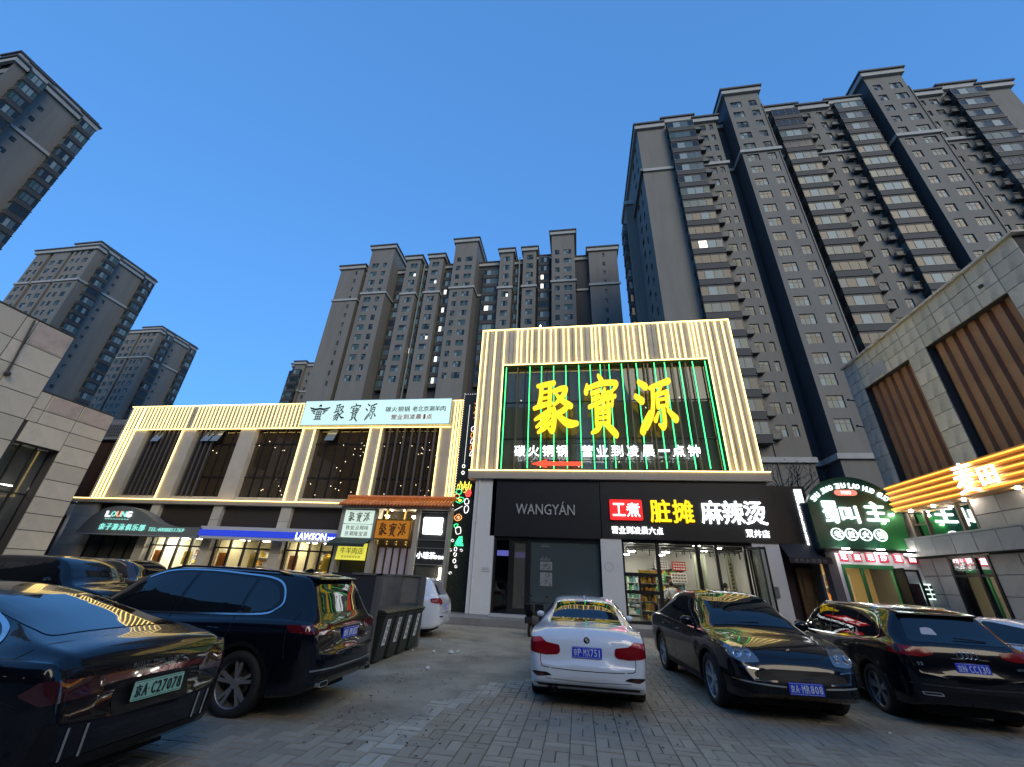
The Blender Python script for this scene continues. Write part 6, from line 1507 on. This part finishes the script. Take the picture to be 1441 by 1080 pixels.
# ---- SUVs
def suv(L, W, H, axles, Rw, rear='upright', **k):
    a, f = -L / 2, L / 2; r0 = a + (.62 if rear == 'slope' else .50)
    D = dict(L=L, W=W, R=Rw, axles=axles, track=W / 2 - .145, clad=True,
      zt=[(a, .80), (a + .02, .96), (a + .06, 1.08), (a + .13, 1.17), (a + .22, 1.28 * H / 1.7), (r0 - .08, H - .13), (r0 + .06, H - .055), (r0 + .5, H - .02), (-.2, H), (.35, H - .01), (.7, H - .09), (1.0, H - .25), (f - 1.12, 1.17 * H / 1.7), (f - .95, 1.08 * H / 1.7), (f - .5, 1.0 * H / 1.7), (f - .18, .90 * H / 1.7), (f - .05, .75), (f, .62)],
      zs=[(a, .74), (a + .06, 1.02), (a + .16, 1.09), (r0, 1.11), (0, 1.05), (f - 1.1, 1.02), (f - .7, .98), (f - .2, .84), (f, .56)],
      wt=[(a, .5), (a + .12, .70), (a + .25, .70), (r0, .63), (-.3, .62), (.4, .63), (1.0, .68), (f - 1.0, .76), (f - .3, .70), (f, .45)],
      zb=[(a, .36), (a + .25, .28), (a + .9, .24), (f - .9, .24), (f - .2, .27), (f, .36)],
      wb=[(a, .80), (a + .04, .88), (a + .16, .955), (a + .5, .99), (-.5, 1), (.8, 1), (f - .7, .975), (f - .25, .90), (f - .08, .80), (f, .70)], shoulder=.945, sill=.34)
    D.update(k); return D
X5 = suv(4.94, 2.0, 1.745, (-1.47, 1.51), .375)
X5.update(side_glass=[[(-1.66, 1.22), (-1.74, 1.34), (-1.60, 1.50), (-1.38, 1.58), (-1.22, 1.595), (-1.22, 1.165)], [(-1.17, 1.163), (-1.17, 1.60), (-.3, 1.645), (-.16, 1.645), (-.16, 1.125)], [(-.1, 1.122), (-.1, 1.645), (.35, 1.62), (.75, 1.47), (1.2, 1.15)]],
  trim=[(1.3, 1.10), (.3, 1.105), (-.8, 1.135), (-1.55, 1.17), (-1.74, 1.24), (-1.80, 1.34), (-1.66, 1.53), (-1.40, 1.62), (-.9, 1.655), (-.3, 1.68), (.35, 1.655), (.7, 1.54)],
  lines=[[(-.13, 1.66), (-.13, 1.0), (-.1, .4)], [(-1.15, 1.15), (-1.2, .95), (-1.0, .6), (-.95, .4)], [(1.15, 1.1), (1.1, .8), (1.12, .4)], [(-2.12, 1.22), (-2.05, 1.0), (-2.1, .7)]],
  handles=[(-.95, .98), (.22, .96)], mirror=(.98, 1.15), handle_mat=black_p)
X5['patches'] = [('rear_window', rnd([(-.60, 1.20), (-.52, 1.56), (.52, 1.56), (.60, 1.20)], .06), 'x', -1, .005, cglass, .06),
  ('windscreen', rnd([(1.38, -.72), (1.38, .72), (.66, .60), (.66, -.60)], .06), 'z', 1, .005, cglass, .07),
  ('tailgate_gap', ribbon([(-.80, 1.1), (-.78, .80), (-.6, .74), (.6, .74), (.78, .80), (.80, 1.1)], .009), 'x', -1, .0015, gapm, .1),
  ('chrome_line', ribbon([(-.86, .56), (-.4, .54), (.4, .54), (.86, .56)], .018), 'x', -1, .006, chrome, .08), ('diffuser', rnd([(-.8, .44), (.8, .44), (.75, .50), (-.75, .50)], .02), 'x', -1, .006, blk, .08)] + \
  both('tail_lamp', rnd([(.44, .96), (.44, 1.06), (.88, 1.09), (.93, .98), (.60, .94)], .03), -1, redd, .007, .05) + \
  [('tail_lamp_side', rnd([(-2.40, .97), (-2.40, 1.08), (-2.02, 1.07), (-2.10, .99)], .03), 'y', s, .006, redd, .05) for s in (-1, 1)]
def spoiler(t, bv, S, z, w, mt):
    x = bodyx(bv, 0, z, -1); m = MB(); m.prism([(x + .20, z + .075), (x - .05, z + .045), (x - .06, z + .02), (x + .1, z - .02)], 'y', -w, w)
    return bevel(link('roof_spoiler', m.mesh('roof_spoiler', mt, False), t, (0, 0, 0), local=True), .012)
def rails(t, bv, x0, x1, mt, H):
    for s in (-1, 1):
        m = MB(); pts = []
        for k in range(9):
            x = x0 + (x1 - x0) * k / 8; h = bv.ray_cast(Vector((x, s * .60, 4)), Vector((0, 0, -1)))[0]; pts.append((x, s * .60, h.z + (.035 if 0 < k < 8 else -.005)))
        m.tube(pts, .016, 6); link('roof_rail', m.mesh('roof_rail', mt, True), t, (0, 0, 0), local=True)
t, bv = car(X5, 'black large utility car beside the grey bins, chrome edged side windows, rear turned right', (-5.95, 6.77, 0), math.pi, black_p, rim_d, 5)
x = bodyx(bv, 0, .93, -1); plate(t, '京NJ9J55', x - .01, .93, -1); spoiler(t, bv, X5, 1.60, .56, black_p); rails(t, bv, -1.7, .5, blk, 1.745)
for yy in (-.62, .62):
    m = MB(); xx = bodyx(bv, yy, .47, -1) + .03; pl = rnd([(yy - .11, .36), (yy + .09, .36), (yy + .12, .43), (yy - .08, .43)], .02)
    m.prism(pl, 'x', xx - .08, xx); link('exhaust', m.mesh('exhaust', chrome), t, (0, 0, 0), local=True); m = MB(); m.prism([(a * .8 + yy * .2, .395 + (b - .395) * .7) for a, b in pl], 'x', xx - .084, xx - .078); link('exhaust_opening', m.mesh('exhaust_opening', gapm), t, (0, 0, 0), local=True)
ringbadge(t, (bodyx(bv, 0, 1.12, -1) - .01, 0, 1.12), .04, .005, chrome, -1)
m = MB(); m.prism([(-.12, 0), (.1, 0), (-.06, .07), (-.12, .06)], 'y', -.02, .02); link('roof_antenna', m.mesh('roof_antenna', blk), t, (-1.5, 0, 1.70), local=True)
for i, ch in enumerate('xDrive'): link('tail_lettering', text_mesh(ch, .018, .028, chrome, ext=.004, bold=.03), t, (bodyx(bv, -.66 + .022 * (5 - i), .86, -1) - .002, -.55 - i * .022, .86), (math.pi / 2, 0, -math.pi / 2), local=True)

MAC = suv(4.70, 1.93, 1.62, (-1.37, 1.44), .36, 'slope')
MAC.update(zt=[(-2.35, .80), (-2.33, .96), (-2.28, 1.08), (-2.2, 1.14), (-1.9, 1.25), (-1.5, 1.44), (-1.1, 1.56), (-.6, 1.615), (0, 1.62), (.35, 1.58), (.65, 1.47), (1.0, 1.28), (1.28, 1.08), (1.45, 1.03), (1.8, .97), (2.1, .88), (2.25, .78), (2.33, .66), (2.35, .58)],
  zs=[(-2.35, .74), (-2.2, 1.04), (-1.6, 1.07), (0, 1.02), (1.0, 1.0), (1.5, 1.0), (1.9, .95), (2.15, .84), (2.35, .52)],
  side_glass=[[(-1.4, 1.15), (-1.1, 1.37), (-.55, 1.47), (-.35, 1.475), (-.35, 1.09)], [(-.3, 1.085), (-.3, 1.48), (.2, 1.46), (.6, 1.31), (.98, 1.06)]],
  trim=[(-1.45, 1.12), (-1.15, 1.40), (-.55, 1.505), (.1, 1.50), (.55, 1.38), (1.0, 1.1)], trim_mat=blk, lines=[[(-.32, 1.49), (-.32, .95), (-.3, .4)], [(1.02, 1.04), (.98, .8), (1.0, .4)], [(-1.1, 1.05), (-1.1, .9), (-.9, .5)]],
  handles=[(-.85, .94), (.12, .92)], mirror=(.78, 1.06))
MAC['wt'] = [(-2.35, .5), (-2.2, .68), (-1.9, .64), (-1.4, .60), (-.4, .60), (.4, .61), (1.0, .66), (1.35, .74), (1.9, .66), (2.2, .60), (2.35, .45)]
hl = [(.48, .70), (.50, .80), (.60, .88), (.76, .93), (.88, .90), (.90, .78), (.80, .69), (.62, .66)]
MAC['patches'] = [('windscreen', rnd([(1.22, -.68), (1.22, .68), (.42, .56), (.42, -.56)], .07), 'z', 1, .005, cglass, .06),
  ('rear_window', rnd([(-1.95, -.55), (-1.95, .55), (-1.25, .50), (-1.25, -.50)], .06), 'z', 1, .005, cglass, .07),
  ('grille', rnd([(-.55, .42), (-.60, .60), (-.40, .655), (.40, .655), (.60, .60), (.55, .42)], .04), 'x', 1, .005, blk, .06),
  ('chrome_line', ribbon([(-.86, .50), (-.5, .475), (-.26, .465)], .02), 'x', 1, .009, chrome, .06), ('chrome_line', ribbon([(.26, .465), (.5, .475), (.86, .50)], .02), 'x', 1, .009, chrome, .06),
  ('bumper_lip', ribbon([(-.80, .665), (-.55, .64)], .014), 'x', 1, .006, chrome, .06), ('bumper_lip', ribbon([(.55, .64), (.80, .665)], .014), 'x', 1, .006, chrome, .06),
  ('bonnet_gap', ribbon(crom([(1.35, -.70), (1.8, -.62), (2.15, -.50), (2.24, -.2), (2.24, .2), (2.15, .50), (1.8, .62), (1.35, .70)], 5), .009), 'z', 1, .0015, gapm, .1)] + \
  both('head_lamp', rnd([(.50, .72), (.53, .82), (.62, .90), (.78, .93), (.88, .88), (.86, .76), (.72, .70)], .04), 1, headm, .008, .04) + both('side_intake', rnd([(.62, .36), (.60, .46), (.86, .47), (.84, .38)], .03), 1, blk, .005, .05)
t, bv = car(MAC, 'black sporty utility car facing the camera, bonnet full of neon reflections', (3.06, 10.44, 0), -math.pi / 2 + R(5), black_p, rim_s, 5, sc_=1.07)
x = bodyx(bv, 0, .47, 1); plate(t, '京AMR808', x + .004, .455, 1, w=.46, tilt=0)
for s in (-1, 1):
    for yy, zz in ((.64, .80), (.77, .80)):
        x = bodyx(bv, s * yy, zz, 1); m = MB(); m.lathe([(0, .0), (.038, .002), (.05, .012), (.058, .014), (.06, .0)], (0, 0, 0), 'x', 20)
        link('lamp_lens', m.mesh('lamp_lens', mat('lamp_lens', (.45, .52, .6), .08, .6, coat=1.), True), t, (x + .006, s * yy, zz), (0, -.5, s * .5), local=True)
h_ = bv.ray_cast(Vector((2.12, 0, 4)), Vector((0, 0, -1)))[0]
m = MB(); m.prism(rnd([(-.03, -.025), (.03, -.025), (.034, .015), (.0, .04), (-.034, .015)], .008), 'z', 0, .008); link('badge', m.mesh('badge', chrome), t, (2.12, 0, h_.z), (0, .45, -math.pi / 2), local=True)
m = MB(); m.box(-.035, .035, -.006, .006, 0, .004)
m = MB(); m.tube([(0, -.45, 0), (0, .15, .03)], .006, 5); link('wiper', m.mesh('wiper', blk), t, (1.18, -.05, 1.135), local=True)

Q5 = suv(4.68, 1.90, 1.65, (-1.42, 1.40), .36)
Q5.update(side_glass=[[(-1.72, 1.16), (-1.62, 1.36), (-1.40, 1.47), (-1.1, 1.49), (-1.1, 1.10)], [(-1.05, 1.095), (-1.05, 1.50), (-.3, 1.545), (-.18, 1.545), (-.18, 1.07)], [(-.12, 1.07), (-.12, 1.545), (.3, 1.53), (.7, 1.38), (1.05, 1.06)]],
  trim=[(1.1, 1.05), (.2, 1.05), (-1.0, 1.08), (-1.75, 1.14), (-1.70, 1.36), (-1.42, 1.50), (-.5, 1.57), (.2, 1.565), (.65, 1.44)],
  lines=[[(-.15, 1.56), (-.15, 1.0), (-.1, .4)], [(-1.1, 1.08), (-1.15, .9), (-.95, .5)], [(1.0, 1.05), (1., .8), (1.0, .4)]], handles=[(-.9, .92), (.2, .9)], mirror=(.88, 1.08))
Q5['patches'] = [('rear_window', rnd([(-.66, 1.14), (-.54, 1.475), (.54, 1.475), (.66, 1.14)], .05), 'x', -1, .005, cglass, .06),
  ('windscreen', rnd([(1.22, -.70), (1.22, .70), (.62, .58), (.62, -.58)], .06), 'z', 1, .005, cglass, .07),
  ('tailgate_gap', ribbon([(-.90, 1.09), (-.88, .88), (-.84, .68), (-.6, .64), (.6, .64), (.84, .68), (.88, .88), (.90, 1.09)], .009), 'x', -1, .0015, gapm, .1),
  ('bumper_line', ribbon([(-.86, .60), (0, .58), (.86, .60)], .012), 'x', -1, .003, mat('dim_chrome', (.12, .12, .13), .3, .8), .1),
  ('diffuser', rnd([(-.8, .44), (.8, .44), (.75, .52), (-.75, .52)], .02), 'x', -1, .006, blk, .08)] + \
  both('tail_lamp', rnd([(.44, .985), (.46, 1.06), (.90, 1.09), (.93, .96), (.62, .95)], .03), -1, redl, .007, .05) + both('exhaust_trim', rnd([(.52, .46), (.54, .505), (.78, .505), (.76, .46)], .015), -1, chrome, .009, .05) + \
  both('exhaust_inner', rnd([(.545, .472), (.56, .496), (.76, .496), (.745, .472)], .01), -1, gapm, .012, .05)
t, bv = car(Q5, 'black utility car seen from behind at the right, four ring badge on its tailgate', (5.98, 10.70, 0), math.pi / 2 + R(-2.), black_p, rim_d, 5)
x = bodyx(bv, 0, .84, -1); plate(t, '京NCC130', x - .008, .83, -1, tilt=-.1); spoiler(t, bv, Q5, 1.50, .56, black_p); rails(t, bv, -1.5, .5, chrome, 1.65)
for k in range(4): ringbadge(t, (bodyx(bv, .09 - k * .06, 1.0, -1) - .006, .09 - k * .06, 1.0), .042, .0055, chrome, -1, 'ring_badge')
text_q = [('Q', .70), ('5', .655)]
for ch, yy in text_q: link('tail_lettering', text_mesh(ch, .035, .045, chrome, ext=.004, bold=.02), t, (bodyx(bv, yy, .86, -1) - .002, yy, .86), (math.pi / 2, 0, -math.pi / 2), local=True)
for i, ch in enumerate('40TFSI'): link('tail_lettering', text_mesh(ch, .02 if ch != 'I' else .006, .03, chrome, ext=.004, bold=.02), t, (bodyx(bv, -.58 - i * .026, .86, -1) - .002, -.58 - i * .026, .86), (math.pi / 2, 0, -math.pi / 2), local=True)
patch(bv, rnd([(.18, 1.24), (.20, 1.33), (.27, 1.34), (.36, 1.33), (.40, 1.24)], .02), 'x', -1, .008, mat('paper_slip', (.5, .5, .52), .6), t, 'paper_slip', .06)
m = MB(); m.tube([(0, -.30, 0), (0, .12, .03)], .008, 5); link('rear_wiper', m.mesh('rear_wiper', blk), t, (bodyx(bv, -.1, 1.19, -1) - .02, -.1, 1.19), local=True)

# ---- white utility car behind the bins, rear to the right
WS = suv(4.75, 1.9, 1.72, (-1.42, 1.42), .36); WS.update(side_glass=X5['side_glass'] and [[(-1.72, 1.24), (-1.62, 1.42), (-1.40, 1.53), (-1.1, 1.56), (-1.1, 1.16)], [(-1.05, 1.155), (-1.05, 1.57), (-.18, 1.61), (-.18, 1.12)], [(-.12, 1.12), (-.12, 1.61), (.3, 1.6), (.7, 1.45), (1.1, 1.12)]],
  trim=[(1.1, 1.10), (-1.0, 1.13), (-1.78, 1.2)], lines=Q5['lines'], handles=Q5['handles'], mirror=(.88, 1.12), clad=False)
WS['patches'] = [('rear_window', rnd([(-.62, 1.20), (-.5, 1.54), (.5, 1.54), (.62, 1.20)], .06), 'x', -1, .005, cglass, .06), ('windscreen', rnd([(1.22, -.70), (1.22, .70), (.62, .58), (.62, -.58)], .06), 'z', 1, .005, cglass, .08),
  ('bumper_vent', rnd([(.5, .58), (.52, .62), (.8, .63), (.78, .59)], .01), 'x', -1, .006, blk, .06), ('tailgate_gap', ribbon([(-.85, 1.1), (-.8, .70), (.8, .70), (.85, 1.1)], .009), 'x', -1, .0015, gapm, .1)] + \
  both('tail_lamp', rnd([(.52, .96), (.52, 1.05), (.72, 1.12), (.90, 1.10), (.93, .98), (.74, .92)], .04), -1, redl, .007, .05) + [('tail_lamp_side', rnd([(-2.30, .96), (-2.30, 1.10), (-2.04, 1.09), (-2.06, 1.0)], .03), 'y', s, .006, redl, .05) for s in (-1, 1)]
t, bv = car(WS, 'white utility car half hidden behind the grey bin shelter, red oval tail lamp', (-6.72, 14.55, 0), math.pi + R(4), white_p, rim_s, 5)
plate(t, '京QS3F62', bodyx(bv, 0, .85, -1) - .01, .85, -1); spoiler(t, bv, WS, 1.58, .54, white_p); rails(t, bv, -1.5, .5, chrome, 1.72)
# ---- black utility car far left and a brown one behind it
BL = suv(4.8, 1.92, 1.80, (-1.42, 1.45), .37); BL.update(side_glass=WS['side_glass'], trim=WS['trim'], lines=Q5['lines'], handles=Q5['handles'], mirror=(.9, 1.14)); BL['patches'] = list(WS['patches'][:2]) + both('head_lamp', rnd([(.55, .78), (.55, .86), (.86, .92), (.88, .82)], .03), 1, headm, .008, .05)
t, bv = car(BL, 'black utility car at the left edge facing right, its windscreen reflecting blue sky', (-14.9, 10.9, 0), R(2), black_p, rim_d, 5)
BR_ = suv(4.7, 1.9, 1.66, (-1.42, 1.42), .36); BR_.update(side_glass=Q5['side_glass'], trim=Q5['trim'], lines=Q5['lines'], handles=Q5['handles'], mirror=(.88, 1.08)); BR_['patches'] = [p for p in Q5['patches'] if p[0] in ('rear_window', 'windscreen', 'tail_lamp')]
brown_p = mat('dark_brown_paint', (.030, .016, .014), .2, coat=1.)
t, bv = car(BR_, 'dark brown utility car with pale roof rail, behind the black one at left', (-18.0, 15.4, 0), R(2), brown_p, rim_d, 5, sc_=1.09)
rails(t, bv, -1.6, .4, chrome, 1.66)
# ---- pale saloon at the right edge
RS_ = dict(SED); RS_['patches'] = [p for p in SED['patches'] if p[0] in ('rear_window', 'windscreen', 'tail_lamp')]
t, bv = car(RS_, 'white saloon cut by the right edge behind the black four ring car', (9.35, 12.3, 0), math.pi / 2 + R(20), white_p, rim_s, 5)
# ------------------------------------------------------------------ bin shelter and bins
sh = thing('bin_shelter', 'tall grey metal bin shelter between the black utility car and the white one', 'shelter', (-4.8, 11, 0))
shm = mat('shelter_grey_metal', (.17, .17, .17), .5, .1, var=.2, vscale=1.2, dirt=(.05, .05, .05), dscale=1.5, damt=.6)
shl = mat('shelter_panel_pale', (.30, .30, .28), .45, .1, var=.15, vscale=1.)
m = MB(); m.box(-5.5, -4.42, 9.32, 9.36, 0, 1.72); m.build('side_panel', mat('shelter_panel_dark', (.035, .037, .045), .5), sh)
for k, (a, b, mt) in enumerate(((9.4, 10.35, shl), (10.37, 11.3, shm), (11.32, 12.2, shm))):
    m = MB(); m.box(-5.02, -4.98, a, b, .05, 1.70); m.build('back_panel', mt, sh)
m = MB(); m.box(-4.42, -4.30, 9.30, 9.42, 0, 1.74); m.build('post', mat('post_speckled', (.14, .14, .14), .7, var=.5, vscale=40), sh)
m = MB(); m.box(-4.42, -4.30, 12.12, 12.24, 0, 1.74); m.build('post', MATS['post_speckled'], sh)
m = MB(); m.box(-5.05, -4.30, 12.24, 12.28, 0, 1.72); m.build('side_panel', shm, sh)
m = MB(); m.box(-5.04, -4.96, 9.4, 12.3, 1.70, 1.74); m.box(-5.0, -4.3, 9.30, 9.36, 1.70, 1.74); m.box(-5.0, -4.3, 12.2, 12.28, 1.70, 1.74); m.build('top_rail', shm, sh)
binm = mat('bin_black_plastic', (.025, .027, .027), .45, bump=.1); bing = mat('bin_dark_green', (.012, .03, .02), .45)
lbl = mat('bin_label_white', (.8, .8, .8), .6, var=.15, vscale=9)
words = ('其他垃圾', '厨余垃圾', '可回收物', '有害垃圾')
for i in range(4):
    y0 = 9.55 + i * .62
    t = thing('wheeled_bin', ('black wheeled bin nearest the camera, beside the shelter post', 'second black wheeled bin in the row, white label on its front', 'third wheeled bin in the row, with a white label', 'dark green wheeled bin farthest from the camera in the row')[i], 'bin', (-4.42, y0 + .28, 0), 0, 'wheeled bins in the shelter')
    bm_ = bing if i == 3 else binm; m = MB(); n0 = len(m.v)
    m.v += [(-4.66, y0 + .06, .06), (-4.30, y0 + .06, .06), (-4.30, y0 + .50, .06), (-4.66, y0 + .50, .06), (-4.72, y0, .92), (-4.17, y0, .92), (-4.17, y0 + .56, .92), (-4.72, y0 + .56, .92)]
    for f in ((0, 3, 2, 1), (4, 5, 6, 7), (0, 1, 5, 4), (1, 2, 6, 5), (2, 3, 7, 6), (3, 0, 4, 7)): m.f.append(tuple(n0 + k for k in f)); m.m.append(0)
    m.box(-4.74, -4.14, y0 - .015, y0 + .575, .90, .94); bevel(m.build('body', bm_, t), .012)
    m = MB(); m.prism([(-4.76, .95), (-4.14, .95), (-4.12, .97), (-4.2, 1.02), (-4.6, 1.05), (-4.76, 1.0)], 'y', y0 - .02, y0 + .58); bevel(m.build('lid', bm_, t), .012)
    m = MB(); m.tube([(-4.80, y0 + .08, .98), (-4.80, y0 + .48, .98)], .018, 6); m.build('handle', bm_, t)
    for s in (.03, .5): m = MB(); m.lathe([(0, y0 + s), (.09, y0 + s), (.09, y0 + s + .05), (0, y0 + s + .05)], (-4.66, 0, .09), 'y', 16); m.build('wheel', tyre_m, t)
    # label follows the sloping front
    m = MB(); zf = lambda z: -4.30 + .13 * (z - .06) / .86 + .006
    a, b = y0 + .19, y0 + .37; m.quad((zf(.34), a, .34), (zf(.34), b, .34), (zf(.84), b, .84), (zf(.84), a, .84)); q = m.build('label', lbl, t)
    for k, ch in enumerate(words[i]):
        z = .78 - k * .115; text(ch, zf(z) + .004, y0 + .28, z, .09, .09, mat('label_ink', (.05, .05, .05), .6), q, '+x', ext=.001)

# ------------------------------------------------------------------ scooter by the step
t = thing('electric_scooter', 'dark electric scooter standing before the shop step, behind the white saloon', 'scooter', (-1.55, 16.6, 0), R(78))
def L(m, nm, mt, sm=True): return link(nm, m.mesh(nm, mt, sm), t, (0, 0, 0), local=True)
for x in (-.62, .62):
    m = MB(); m.lathe([(.15, -.045), (.21, -.04), (.225, 0), (.21, .04), (.15, .045)], (x, 0, .225), 'y', 24, close=True); w = L(m, 'wheel', tyre_m)
    m = MB(); m.lathe([(0, -.03), (.16, -.03), (.16, .03), (0, .03)], (x, 0, .225), 'y', 16); link('hub', m.mesh('hub', rim_d), w, (0, 0, 0), local=True)
scp = mat('scooter_black', (.015, .015, .018), .25, coat=.6)
m = MB(); m.prism(rnd([(-.85, .42), (-.2, .36), (-.05, .25), (.35, .22), (.38, .30), (.05, .34), (-.1, .60), (-.75, .68), (-.9, .60)], .05), 'y', -.14, .14); bevel(L(m, 'body', scp, False), .03)
m = MB(); m.prism(rnd([(-.80, .68), (-.15, .62), (-.1, .72), (-.4, .76), (-.8, .80)], .04), 'y', -.13, .13); bevel(L(m, 'seat', blk, False), .03)
m = MB(); m.prism(rnd([(.36, .25), (.48, .25), (.42, .95), (.33, .98)], .03), 'y', -.17, .17); bevel(L(m, 'front_shield', scp, False), .02)
m = MB(); m.tube([(.64, .0, .225), (.52, 0, .55), (.40, 0, 1.0)], .03, 8); L(m, 'fork', blk)
m = MB(); m.tube([(.30, -.34, 1.04), (.40, -.12, 1.0), (.40, .12, 1.0), (.30, .34, 1.04)], .016, 6); L(m, 'handlebar', blk)
for s in (-1, 1): m = MB(); m.tube([(.38, s * .18, 1.0), (.36, s * .28, 1.2)], .007, 5); m.ball((.35, s * .30, 1.24), .06, 10, sq=(.3, 1, .7)); L(m, 'mirror', scp)
m = MB(); m.ball((.46, 0, .88), .08, 10, sq=(.6, 1, .8)); L(m, 'headlamp', headm)
m = MB(); m.box(-.98, -.70, -.13, .13, .80, 1.02); bevel(L(m, 'top_box', blk, False), .03)

# ------------------------------------------------------------------ people in the lit shop
def skin_mesh(name, verts, edges, radii, mt, parent, lvl=2, root=0):
    me = bpy.data.meshes.new(name); me.from_pydata(verts, edges, []); o = bpy.data.objects.new(name, me); COL.objects.link(o)
    sk_ = o.modifiers.new('s', 'SKIN'); sk_.use_smooth_shade = True
    for i, r in enumerate(radii): v = me.skin_vertices[0].data[i]; v.radius = (r[0], r[1]) if isinstance(r, tuple) else (r, r); v.use_root = (i == root)
    sb = o.modifiers.new('d', 'SUBSURF'); sb.levels = lvl; sb.render_levels = lvl
    bpy.context.view_layer.update(); out = bpy.data.meshes.new_from_object(o.evaluated_get(bpy.context.evaluated_depsgraph_get())); bpy.data.objects.remove(o)
    out.materials.clear(); out.materials.append(mt)
    for p in out.polygons: p.use_smooth = True; p.material_index = 0
    out.name = name; return link(name, out, parent, (0, 0, 0), local=True)
skin_c = mat('skin_tone', (.42, .25, .17), .55); hair_c = mat('hair_black', (.012, .010, .009), .5)
def person(label, loc, rz, top, trousers, seed=0):
    t = thing('person', label, 'person', loc, rz)
    # faces local -y; 1.70 m
    V = [(0, 0, .95), (0, .01, 1.12), (0, .0, 1.32), (0, .01, 1.43), (0, .0, 1.50), (.17, 0, 1.38), (.24, .02, 1.10), (.22, -.16, .93), (.21, -.23, .90), (-.17, 0, 1.38), (-.24, .02, 1.10), (-.21, -.2, .98), (-.19, -.28, .97), (.10, 0, .88), (.11, -.01, .48), (.11, .02, .09), (.12, -.12, .035), (-.10, 0, .88), (-.11, -.01, .48), (-.11, .02, .09), (-.12, -.12, .035)]
    E_ = [(0, 1), (1, 2), (2, 3), (3, 4), (2, 5), (5, 6), (6, 7), (7, 8), (2, 9), (9, 10), (10, 11), (11, 12), (0, 13), (13, 14), (14, 15), (15, 16), (0, 17), (17, 18), (18, 19), (19, 20)]
    Rr = [(.15, .11), (.13, .10), (.16, .11), .06, .052, .06, .045, .034, .028, .06, .045, .034, .028, .085, .058, .042, .035, .085, .058, .042, .035]
    skin_mesh('body', V, E_, Rr, skin_c, t)
    Vt = V[:4] + V[5:8] + V[9:12]; Et = [(0, 1), (1, 2), (2, 3), (2, 4), (4, 5), (5, 6), (2, 7), (7, 8), (8, 9)]
    skin_mesh('top', Vt, Et, [(.165, .125), (.145, .115), (.175, .125), .066, .072, .056, .044, .072, .056, .044], top, t)
    Vp = [V[0]] + V[13:16] + V[17:20]; skin_mesh('trousers', Vp, [(0, 1), (1, 2), (2, 3), (0, 4), (4, 5), (5, 6)], [(.16, .12), .098, .07, .055, .098, .07, .055], trousers, t)
    h = MB(); h.ball((0, -.01, 1.605), .105, 20, sq=(.76, .9, 1.12))
    for i, v in enumerate(h.v):
        x, y, z = v
        if y < -.04 and z < 1.58: h.v[i] = (x * .86, y * 1.03, z)
    hd = link('head', h.mesh('head', skin_c, True), t, (0, 0, 0), local=True)
    m = MB(); m.prism([(-.012, 1.575), (.012, 1.575), (.005, 1.615), (-.005, 1.615)], 'y', -.125, -.09); link('nose', m.mesh('nose', skin_c), hd, (0, 0, 0), local=True)
    for s in (-1, 1):
        m = MB(); m.ball((s * .03, -.095, 1.615), .011, 8, sq=(1.2, .5, .7)); link('eye', m.mesh('eye', mat('eye_dark', (.02, .015, .012), .3), True), hd, (0, 0, 0), local=True)
        m = MB(); m.ball((s * .08, .0, 1.60), .024, 8, sq=(.35, .7, 1.2)); link('ear', m.mesh('ear', skin_c, True), hd, (0, 0, 0), local=True)
        hand = V[8] if s > 0 else V[12]
        for k in range(5):
            a = (k - 2) * .017; p0 = Vector(hand) + Vector((a, 0, 0)); ln = (.045, .065, .075, .07, .055)[k]; d = Vector((a * (2.5 if k else 5) * 1, -1, -.25)).normalized()
            m = MB(); m.tube([p0, p0 + d * ln * .6, p0 + d * ln + Vector((0, 0, -.018))], [.0095, .0085, .007], 6); link('finger', m.mesh('finger', skin_c, True), t, (0, 0, 0), local=True)
    m = MB(); m.ball((0, -.105, 1.555), .02, 8, sq=(1.1, .25, .3)); link('mouth', m.mesh('mouth', mat('lip_tone', (.3, .1, .08), .5), True), hd, (0, 0, 0), local=True)
    hr = MB(); hr.ball((0, .012, 1.625), .115, 20, sq=(.80, .92, 1.08)); hr.v = [(x, y if not (y < -.055 and z < 1.66) else -.055, z if z > 1.53 or y > .02 else 1.53) for x, y, z in hr.v]
    link('hair', hr.mesh('hair', hair_c, True), t, (0, 0, 0), local=True)
    for s in (-1, 1): m = MB(); m.prism(rnd([(s * .11 - .045, -.19), (s * .11 + .045, -.19), (s * .11 + .04, .07), (s * .11 - .04, .07)], .03), 'z', 0, .07); link('shoe', m.mesh('shoe', blk), t, (0, 0, 0), local=True)
    return t
person('person in a dark top standing behind the widest right pane of the hotpot shop', (6.62, 21.75, .29), R(70), mat('cloth_dark', (.02, .02, .03), .8), mat('cloth_trousers', (.03, .03, .04), .8))
person('person in a pale top standing at the shop counter, behind the middle pane', (4.25, 21.9, .27), R(200), mat('cloth_pale', (.5, .5, .48), .8), MATS['cloth_trousers'])
